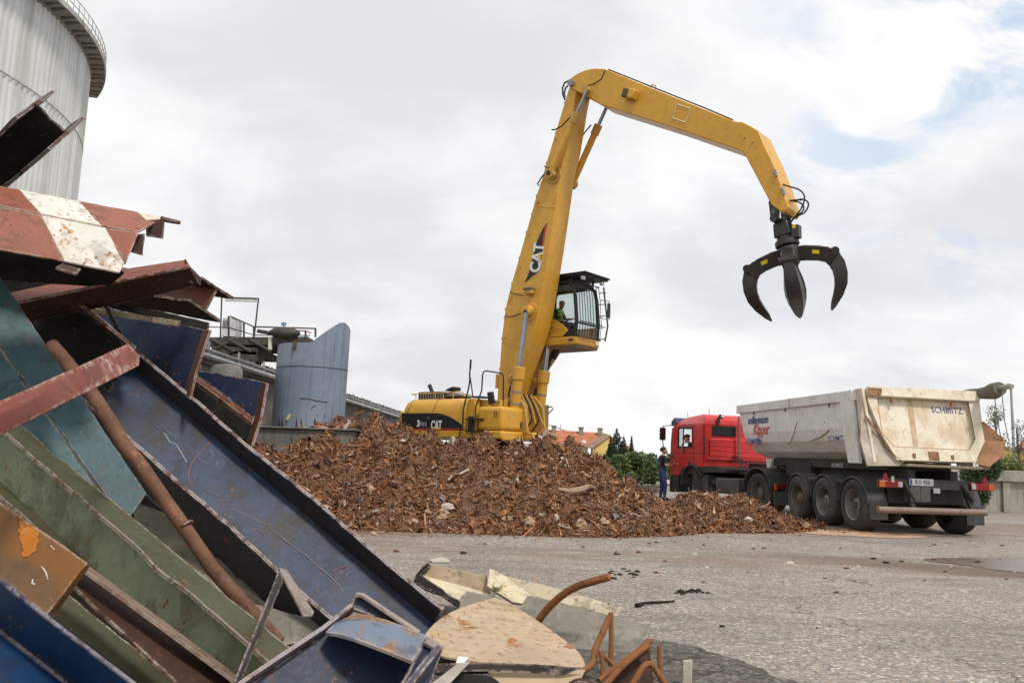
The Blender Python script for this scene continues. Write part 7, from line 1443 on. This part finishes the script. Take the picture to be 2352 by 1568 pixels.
m = MB(); m.box((XL+.05, YF-.05, .84), (XR-.05, YF, 1.78)); K_(m, 'front_panel', rdm); m = MB(); m.sheet([[(XL+.06, YF-.02, 1.8), (XR-.06, YF-.02, 1.8)], [(XL+.06, YF-.12, 2.36), (XR-.06, YF-.12, 2.36)]], .01); K_(m, 'windscreen', gls)
m = MB(); m.box((XL+.05, YB+.05, .9), (XR-.05, YF-.05, 1.2)); K_(m, 'cab_floor', ch_); m = MB(); m.box((.4, YB+.35, 1.2), (.95, YB+.95, 1.45)); m.box((.4, YB+.3, 1.4), (.95, YB+.45, 2.0)); K_(m, 'driver_seat', ch_, bev=.04)
m = MB(); m.box((XL+.1, YF-.5, 1.2), (XR-.1, YF-.1, 1.72)); K_(m, 'dashboard', ch_, bev=.05)
m = MB(); m.prism([(XL+.05, YF-.30, 2.54), (XL+.05, YF+.04, 2.42), (XL+.05, YF+.06, 2.56), (XL+.05, YF-.15, 2.70)], (XR-XL-.1, 0, 0)); K_(m, 'sun_visor', paint('visor_blue', (.05, .05, .14), rough=.3), bev=.01)
m = MB(); m.tube([(XL+.02, YF-.15, 2.45), (XL-.24, YF+.05, 2.42), (XL-.26, YF+.05, 1.9), (XL-.22, YF, 1.55), (XL, YF-.25, 1.42)], .018, 6); K_(m, 'mirror_arm', ch_)
m = MB(); m.cbox((XL-.26, YF+.06, 2.16), (.20, .12, .42)); mr = K_(m, 'wing_mirror', ch_, bev=.04); m = MB(); m.cbox((XL-.26, YF-.004, 2.16), (.16, .01, .36)); K_(m, 'mirror_glass', paint('mirror_dark', (.09, .02, .02), rough=.1, metal=.6), mr)
q = KR(*r6t(975, 235), YB-.08); m = MB(); m.cbox((q.x+.08, YB-.10, q.z+.07), (.13, .08, .14)); wl_ = K_(m, 'work_lamp', ch_, bev=.02); m = MB(); m.cbox((q.x+.10, YB-.145, q.z+.09), (.09, .01, .09)); K_(m, 'lens', lampg, wl_); m = MB(); m.cyl((q.x, YB-.03, q.z-.16), (q.x+.02, YB-.06, q.z+.05), .05, n=8); K_(m, 'lamp_bracket', ch_, wl_)
for x, y in ((560, 150), (855, 90)): 
    q = KS(1486.5+.168*x, 922+.168*y, .8); m = MB(); m.cyl((.8, q.y, 2.7), (.8, q.y+.05, q.z), .008, n=5); K_(m, 'aerial', ch_)
m = MB(); m.cyl((XL-.02, YB-.06, 1.55), (XL-.02, YB-.06, 2.05), .022, n=6); K_(m, 'grab_rail', ch_); m = MB(); q = KR(*r6t(1240, 400), YB-.15); m.cyl((q.x, YB-.2, 1.3), (q.x, YB-.2, 2.72), .035, n=8); K_(m, 'air_stack', paint('stack_grey', (.2, .16, .14), rough=.6))
m = MB(); m.cyl((XL-.03, YB-.02, 1.20), (.55, YB-.2, 1.10), .02, n=6); K_(m, 'red_tab', redm)
# lower cab, fenders, tank
m = MB(); m.prism([(XL+.02, YB-.05, .98), (XL+.02, YB+.75, 1.0), (XL+.02, YB+.75, 1.16), (XL+.02, YB-.05, 1.19), (XL+.02, YB-1.2, 1.10), (XL+.02, YB-1.2, 1.02)], (2.2, 0, 0)); K_(m, 'lower_cab', ch_)
m = MB(); m.box((XL+.02, YF-.52, .30), (XL+.5, YF-.02, .84)); st_ = K_(m, 'step_box', ch_, bev=.02)
for z_ in (.45, .66): m = MB(); m.box((XL-.01, YF-.5, z_), (XL+.02, YF-.1, z_+.03)); K_(m, 'step', plas, st_)
m = MB(); m.box((XL, YF-.06, .28), (XR, YF+.06, .80)); K_(m, 'bumper', plas, bev=.03); m = MB(); m.cbox((XL+.01, YF-.02, .58), (.03, .08, .14)); K_(m, 'side_marker', redl)
guard(K_, tk_, XL-.02, XL+.42, 3.6, .54, .64, plas, 0, 150, 'front_mudguard'); m = MB(); m.prism([(XL-.015, 2.93, .38), (XL-.015, 3.02, .80), (XL-.015, 2.72, .92), (XL-.015, 2.62, .38)], (.4, 0, 0)); K_(m, 'mudguard_skirt', plas, bev=.03)
m = MB(); m.prism([(XL-.015, 3.9, 1.12), (XL-.015, 4.28, .84), (XL-.015, 4.36, .86), (XL-.015, 4.28, 1.06), (XL-.015, 3.75, 1.17), (XL-.015, 3.2, 1.17), (XL-.015, 3.1, 1.12)], (.3, 0, 0)); K_(m, 'wheel_arch', plas, bev=.02)
wheel(K_, tk_, .10, 3.6, .52, .52, .32, -1, rim_b, R_(-24)); wheel(K_, tk_, 2.40, 3.6, .52, .52, .32, 1, rim_b, R_(-24))
for x, sd in ((.0, -1), (2.48, 1)):
    wheel(K_, tk_, x, 0, .53, .53, .30, sd, rim_b, deep=.16); wheel(K_, tk_, x-sd*.33, 0, .53, .53, .30, sd, rim_b)
guard(K_, tk_, -.02, .66, 0, .52, .66, plas, 10, 165); guard(K_, tk_, 1.82, 2.5, 0, .52, .66, plas, 10, 165)
for x in (.82, 1.50): m = MB(); m.box((x, -.8, .78), (x+.16, 4.6, 1.02)); K_(m, 'frame_rail', ch_)
m = MB(); m.cyl((.5, 0, .53), (2.0, 0, .53), .12, n=12); K_(m, 'drive_axle', ch_)
m = MB(); m.box((.06, 1.05, .40), (.62, 2.25, .86)); K_(m, 'fuel_tank', paint('tank_grey', (.06, .06, .062), (.085, .082, .08), rough=.5, dirt=.4), bev=.06, seg=3); m = MB(); m.box((.05, .55, .22), (.55, 1.0, .50)); K_(m, 'battery_box', plas, bev=.04)
m = MB(); m.cyl((.3, 2.35, .7), (.3, 2.65, .7), .16, n=14); K_(m, 'air_filter', ch_); m = MB(); m.cyl((1.2, -.3, 1.15), (1.2, -.3, 1.22), .55, n=24); K_(m, 'fifth_wheel', ch_)
m = MB(); m.box((.5, .8, .98), (1.95, 2.6, 1.06)); K_(m, 'catwalk', ch_)
for k in range(3): m = MB(); m.tube([(1.0+.1*k, 2.8, 1.5), (1.05+.1*k, 2.2, 1.05+.05*k), (1.0+.1*k, 1.2, 1.10+.06*k), (1.1+.1*k, .9, 1.3)], .022, 6); K_(m, 'air_line', hose)
m = MB(); m.cbox((.03, -.78, .72), (.05, .05, .16)); K_(m, 'rear_marker', oral); m = MB(); m.cbox((.30, -.72, .72), (.32, .06, .12)); K_(m, 'tail_light', redl); m = MB(); m.box((.02, -.75, .25), (.6, -.7, .60)); K_(m, 'mudflap', plas)
# ================================================================== PEOPLE
skin = paint('skin', (.50, .27, .18), (.44, .23, .15), rough=.55, bump=.02); hair_m = paint('dark_hair', (.025, .018, .014), rough=.7); shirt_k = paint('black_shirt', (.012, .012, .014), (.022, .022, .025), rough=.85); overall = paint('blue_overalls', (.035, .045, .16), (.05, .062, .20), rough=.85, bump=.25)
boot_m = paint('boot_black', (.02, .018, .016), rough=.7); hiviz = paint('hi_vis', (.22, .72, .04), (.26, .80, .06), rough=.7); reflec = paint('reflective_tape', (.62, .64, .62), rough=.4); helm = paint('helmet_yellow', (.72, .42, .04), rough=.3)
def skin_mesh(J, E, sub=2):
    """continuous body grown round a skeleton: J name -> (pos, radius), first joint is the root"""
    names = list(J); me = bpy.data.meshes.new('b'); me.from_pydata([J[n][0] for n in names], [(names.index(a), names.index(b)) for a, b in E], [])
    o = bpy.data.objects.new('b', me); COL.objects.link(o); o.modifiers.new('s', 'SKIN')
    for i, n in enumerate(names):
        sv = me.skin_vertices[0].data[i]; r = J[n][1]; sv.radius = (r, r) if not isinstance(r, tuple) else r; sv.use_root = (i == 0)
    sb = o.modifiers.new('u', 'SUBSURF'); sb.levels = sub; sb.render_levels = sub
    dg = bpy.context.evaluated_depsgraph_get(); dg.update(); r = bpy.data.meshes.new_from_object(o.evaluated_get(dg))
    bpy.data.objects.remove(o); bpy.data.meshes.remove(me); return r
def add_body(par, J, E, mats, pick):
    me = skin_mesh(J, E); me.name = 'body'; me.materials.clear()
    for m_ in mats: me.materials.append(m_)
    me.polygons.foreach_set('material_index', [pick(p.center) for p in me.polygons]); me.shade_smooth()
    o = bpy.data.objects.new('body', me); COL.objects.link(o); o.parent = par; MW[o] = MW[par]; return o
def head(par, c, look, mat=skin, hat=None, sc=1.0):
    """head with face; c = head centre, look = gaze direction (local)"""
    f = V(look).normalized(); l = V((0, 0, 1)).cross(f).normalized(); u = f.cross(l); c = V(c)
    def q(a, b, d): return c+(f*a+l*b+u*d)*sc
    m = MB(); secs = []
    for d, ra, rb, sh in ((-.125, .03, .03, .045), (-.11, .055, .048, .035), (-.08, .075, .062, .02), (-.04, .088, .070, .01), (.0, .096, .075, .0), (.05, .098, .077, -.004), (.085, .085, .068, -.008), (.11, .055, .045, -.01), (.122, .015, .012, -.01)):
        secs.append([q(sh+ra*math.cos(k*.5236), rb*math.sin(k*.5236), d) for k in range(12)])
    m.loft(secs); h = m.build('head', mat, par, local=True, smooth=True, ang=80)
    m = MB(); m.loft([[q(.09, -.009, .025), q(.09, .009, .025), q(.098, 0, .025)], [q(.09, -.016, -.025), q(.09, .016, -.025), q(.118, 0, -.022)], [q(.085, -.014, -.034), q(.085, .014, -.034), q(.10, 0, -.035)]]); m.build('nose', mat, h, local=True, smooth=True)
    for s_ in (-1, 1):
        m = MB(); m.sphere(q(.086, .030*s_, .022), .011, 8, 6); m.build('eye', hair_m, h, local=True); m = MB(); m.sphere(q(-.005, .078*s_, -.005), .026, 8, 6, sc=(.7, .45, 1)); m.build('ear', mat, h, local=True, smooth=True)
    m = MB(); m.cbox(q(.088, 0, -.062), (.014, .045, .010), Matrix((f, l, u)).transposed()); m.build('mouth', paint('lip', (.32, .13, .1)), h, local=True)
    m = MB(); secs = [[q(-.012+a*math.cos(k*.5236)-.006, b*math.sin(k*.5236), d+(-.05 if math.cos(k*.5236) < -.2 and d < .04 else 0)) for k in range(12)] for d, a, b in ((.045, .104, .083), (.075, .098, .079), (.105, .07, .06), (.13, .02, .02))]
    m.loft(secs); m.build('hair', hair_m, h, local=True, smooth=True)
    if hat:
        hm_, kind = hat; m = MB(); m.loft([[q(-.008+a*math.cos(k*.3927), b*math.sin(k*.3927), d) for k in range(16)] for d, a, b in ((.045, .112, .09), (.08, .110, .089), (.115, .085, .07), (.138, .045, .04), (.143, .005, .005))]); ht = m.build('hat', hm_, h, local=True, smooth=True)
        if kind in ('cap', 'helmet'):
            m = MB(); m.sheet([[q(.09, -.075, .048), q(.105, 0, .055), q(.09, .075, .048)], [q(.13 if kind == 'helmet' else .165, -.05, .04), q(.15 if kind == 'helmet' else .185, 0, .045), q(.13 if kind == 'helmet' else .165, .05, .04)]], .006); m.build('peak', hm_, ht, local=True)
    return h
def hand(par, w_, d, n, mat=skin, curl=.5, thumb=1):
    """palm and five fingers; w_ wrist, d towards fingertips, n palm normal"""
    w_, d, n = V(w_), V(d).normalized(), V(n); n = (n-d*n.dot(d)).normalized(); s = d.cross(n); m = MB()
    m.loft([[w_+s*a*.028+n*b*.018 for a, b in ((-1, -1), (1, -1), (1, 1), (-1, 1))], [w_+d*.05+s*a*.042+n*b*.016 for a, b in ((-1, -1), (1, -1), (1, 1), (-1, 1))], [w_+d*.09+s*a*.042+n*b*.012 for a, b in ((-1, -1), (1, -1), (1, 1), (-1, 1))]])
    for k, L in enumerate((.062, .074, .080, .072)):
        b = w_+d*.088+s*(-.033+.022*k); p = [b]; a = 0
        for j in range(3): a += curl*.55; p.append(p[-1]+(d*math.cos(a)+n*math.sin(a))*L/3*1.1)
        m.tube(p, [.0095, .009, .008, .006], 6)
    b = w_+d*.03+s*.035*thumb; m.tube([b, b+(d*.6+s*.6*thumb+n*.3)*.035, b+(d*.9+s*.6*thumb+n*.6)*.06], [.011, .010, .007], 6)
    return m.build('hand', mat, par, local=True, smooth=True, ang=70)
# ---- standing worker, facing the cab (local x forward = world +x)
wp = Pz(1521, 1149); MWk = Matrix.Translation((wp.x, wp.y, 0)) @ Matrix.Rotation(R_(12), 4, 'Z')
wk = thing('person', 'worker in black shirt and blue overalls standing at the truck door', 'person', M=MWk)
J = {'pelvis': ((0, 0, .93), (.135, .115)), 'waist': ((-.01, 0, 1.08), (.130, .105)), 'chest': ((0, 0, 1.27), (.150, .120)), 'upper': ((-.005, 0, 1.38), (.125, .085)), 'neck': ((.015, 0, 1.47), .052), 'skull': ((.03, 0, 1.53), .05),
     'shl': ((0, .17, 1.385), .062), 'ell': ((.02, .23, 1.12), .045), 'wrl': ((.25, .20, 1.14), .030), 'shr': ((0, -.17, 1.385), .062), 'elr': ((.03, -.235, 1.11), .046), 'wrr': ((.29, -.17, 1.16), .030),
     'hil': ((-.01, .09, .86), .095), 'knl': ((.03, .11, .48), .070), 'anl': ((-.02, .12, .09), .052), 'tol': ((.13, .14, .045), .042), 'hir': ((-.01, -.09, .86), .095), 'knr': ((.06, -.10, .49), .070), 'anr': ((.02, -.12, .09), .052), 'tor': ((.17, -.13, .045), .042)}
E_ = [('pelvis', 'waist'), ('waist', 'chest'), ('chest', 'upper'), ('upper', 'neck'), ('neck', 'skull'), ('upper', 'shl'), ('shl', 'ell'), ('ell', 'wrl'), ('upper', 'shr'), ('shr', 'elr'), ('elr', 'wrr'), ('pelvis', 'hil'), ('hil', 'knl'), ('knl', 'anl'), ('anl', 'tol'), ('pelvis', 'hir'), ('hir', 'knr'), ('knr', 'anr'), ('anr', 'tor')]
def pick(c):
    if c.z < .10: return 3
    if c.z < 1.05 and abs(c.y) < .19: return 2
    if c.z > 1.46: return 0
    if abs(c.y) > .17 and c.z < 1.20: return 0
    return 1
add_body(wk, J, E_, [skin, shirt_k, overall, boot_m], pick); head(wk, (.045, 0, 1.60), (.85, -.05, .45), hat=(hair_m, 'beanie')); hand(wk, (.29, -.17, 1.16), (.85, .25, .35), (0, .6, .6)); hand(wk, (.25, .20, 1.14), (.9, -.1, .3), (0, -.6, .6))
for s_ in (-1, 1): m = MB(); m.tube([(-.125, s_*.05, 1.05), (-.125, s_*.075, 1.25), (-.085, s_*.09, 1.40), (.0, s_*.095, 1.455), (.085, s_*.09, 1.39), (.13, s_*.08, 1.2), (.125, s_*.07, 1.05)], .014, 6); m.build('brace_strap', overall, wk, local=True)
# ---- truck driver leaning at the open window
hd = KS(*r6t(545, 505), XL+.10); MD = MK @ Matrix.Translation((hd.x, hd.y, 0)); dr = thing('person', 'truck driver in dark cap leaning out of the cab window', 'person', M=MD); z0 = hd.z
J = {'pelvis': ((.40, -.42, 1.50), (.15, .13)), 'waist': ((.36, -.34, z0-.52), (.14, .12)), 'chest': ((.22, -.20, z0-.36), (.16, .13)), 'upper': ((.12, -.13, z0-.25), (.13, .10)), 'neck': ((.05, -.05, z0-.14), .055), 'skull': ((.02, -.01, z0-.07), .05),
     'sl': ((.0, -.16, z0-.28), .066), 'elb': ((-.09, .02, z0-.42), .05), 'wr': ((-.08, .18, z0-.24), .034), 'sr': ((.24, .02, z0-.30), .066), 'er': ((.28, .25, z0-.42), .05), 'wr2': ((.3, .45, z0-.38), .034)}
E_ = [('pelvis', 'waist'), ('waist', 'chest'), ('chest', 'upper'), ('upper', 'neck'), ('neck', 'skull'), ('upper', 'sl'), ('sl', 'elb'), ('elb', 'wr'), ('upper', 'sr'), ('sr', 'er'), ('er', 'wr2')]
def pick2(c):
    if c.z > z0-.14: return 0
    if c.x < -.02 and c.y > .06: return 0
    if c.y > .32: return 0
    return 1
add_body(dr, J, E_, [skin, shirt_k], pick2); head(dr, (0, .0, z0), (-.75, .60, -.25), hat=(hair_m, 'cap')); hand(dr, (-.08, .18, z0-.24), (.35, -.2, .9), (.5, -.6, .1)); hand(dr, (.3, .45, z0-.38), (.2, .9, 0), (0, 0, -1))
# ---- handler operator on the cab seat
MO = ME @ Matrix.Translation((.72, 1.63, 5.72)); op = thing('person', 'operator in green safety vest and yellow helmet inside the raised cab', 'person', M=MO)
J = {'pelvis': ((0, 0, .10), (.15, .13)), 'waist': ((-.02, 0, .26), (.14, .115)), 'chest': ((.0, 0, .44), (.165, .125)), 'upper': ((.02, 0, .55), (.13, .09)), 'neck': ((.06, 0, .63), .055), 'skull': ((.08, 0, .69), .05),
     'sl': ((.02, .18, .54), .066), 'el2': ((.10, .26, .28), .05), 'wl': ((.38, .30, .30), .034), 'sr': ((.02, -.18, .54), .066), 'er': ((.10, -.27, .28), .05), 'wr': ((.38, -.28, .30), .034),
     'hl': ((.08, .10, .08), .10), 'kl': ((.50, .14, .10), .075), 'al': ((.62, .14, -.33), .055), 'hr': ((.08, -.10, .08), .10), 'kr': ((.50, -.14, .10), .075), 'ar': ((.62, -.14, -.33), .055)}
E_ = [('pelvis', 'waist'), ('waist', 'chest'), ('chest', 'upper'), ('upper', 'neck'), ('neck', 'skull'), ('upper', 'sl'), ('sl', 'el2'), ('el2', 'wl'), ('upper', 'sr'), ('sr', 'er'), ('er', 'wr'), ('pelvis', 'hl'), ('hl', 'kl'), ('kl', 'al'), ('pelvis', 'hr'), ('hr', 'kr'), ('kr', 'ar')]
def pick3(c):
    if c.z > .61: return 0
    if c.x > .28 and c.z > .2: return 0
    if abs(c.y) < .175 and c.z > .2 and c.x < .3: return 2
    if c.z < .2: return 3
    return 1
add_body(op, J, E_, [skin, shirt_k, hiviz, overall], pick3); head(op, (.11, 0, .76), (.9, -.25, -.35), hat=(helm, 'helmet'), sc=1.12); hand(op, (.38, -.28, .30), (1, .1, .1), (0, 0, -1)); hand(op, (.38, .30, .30), (1, -.1, .1), (0, 0, -1))
for s_ in (-1, 1): m = MB(); m.tube([(.13, s_*.09, .24), (.155, s_*.09, .42), (.12, s_*.10, .56), (.0, s_*.11, .645)], .016, 6); m.build('reflective_stripe', reflec, op, local=True)
m = MB(); m.tube([(.15*math.cos(k*.524)-.01, .17*math.sin(k*.524), .30) for k in range(13)], .018, 6); m.build('reflective_band', reflec, op, local=True)
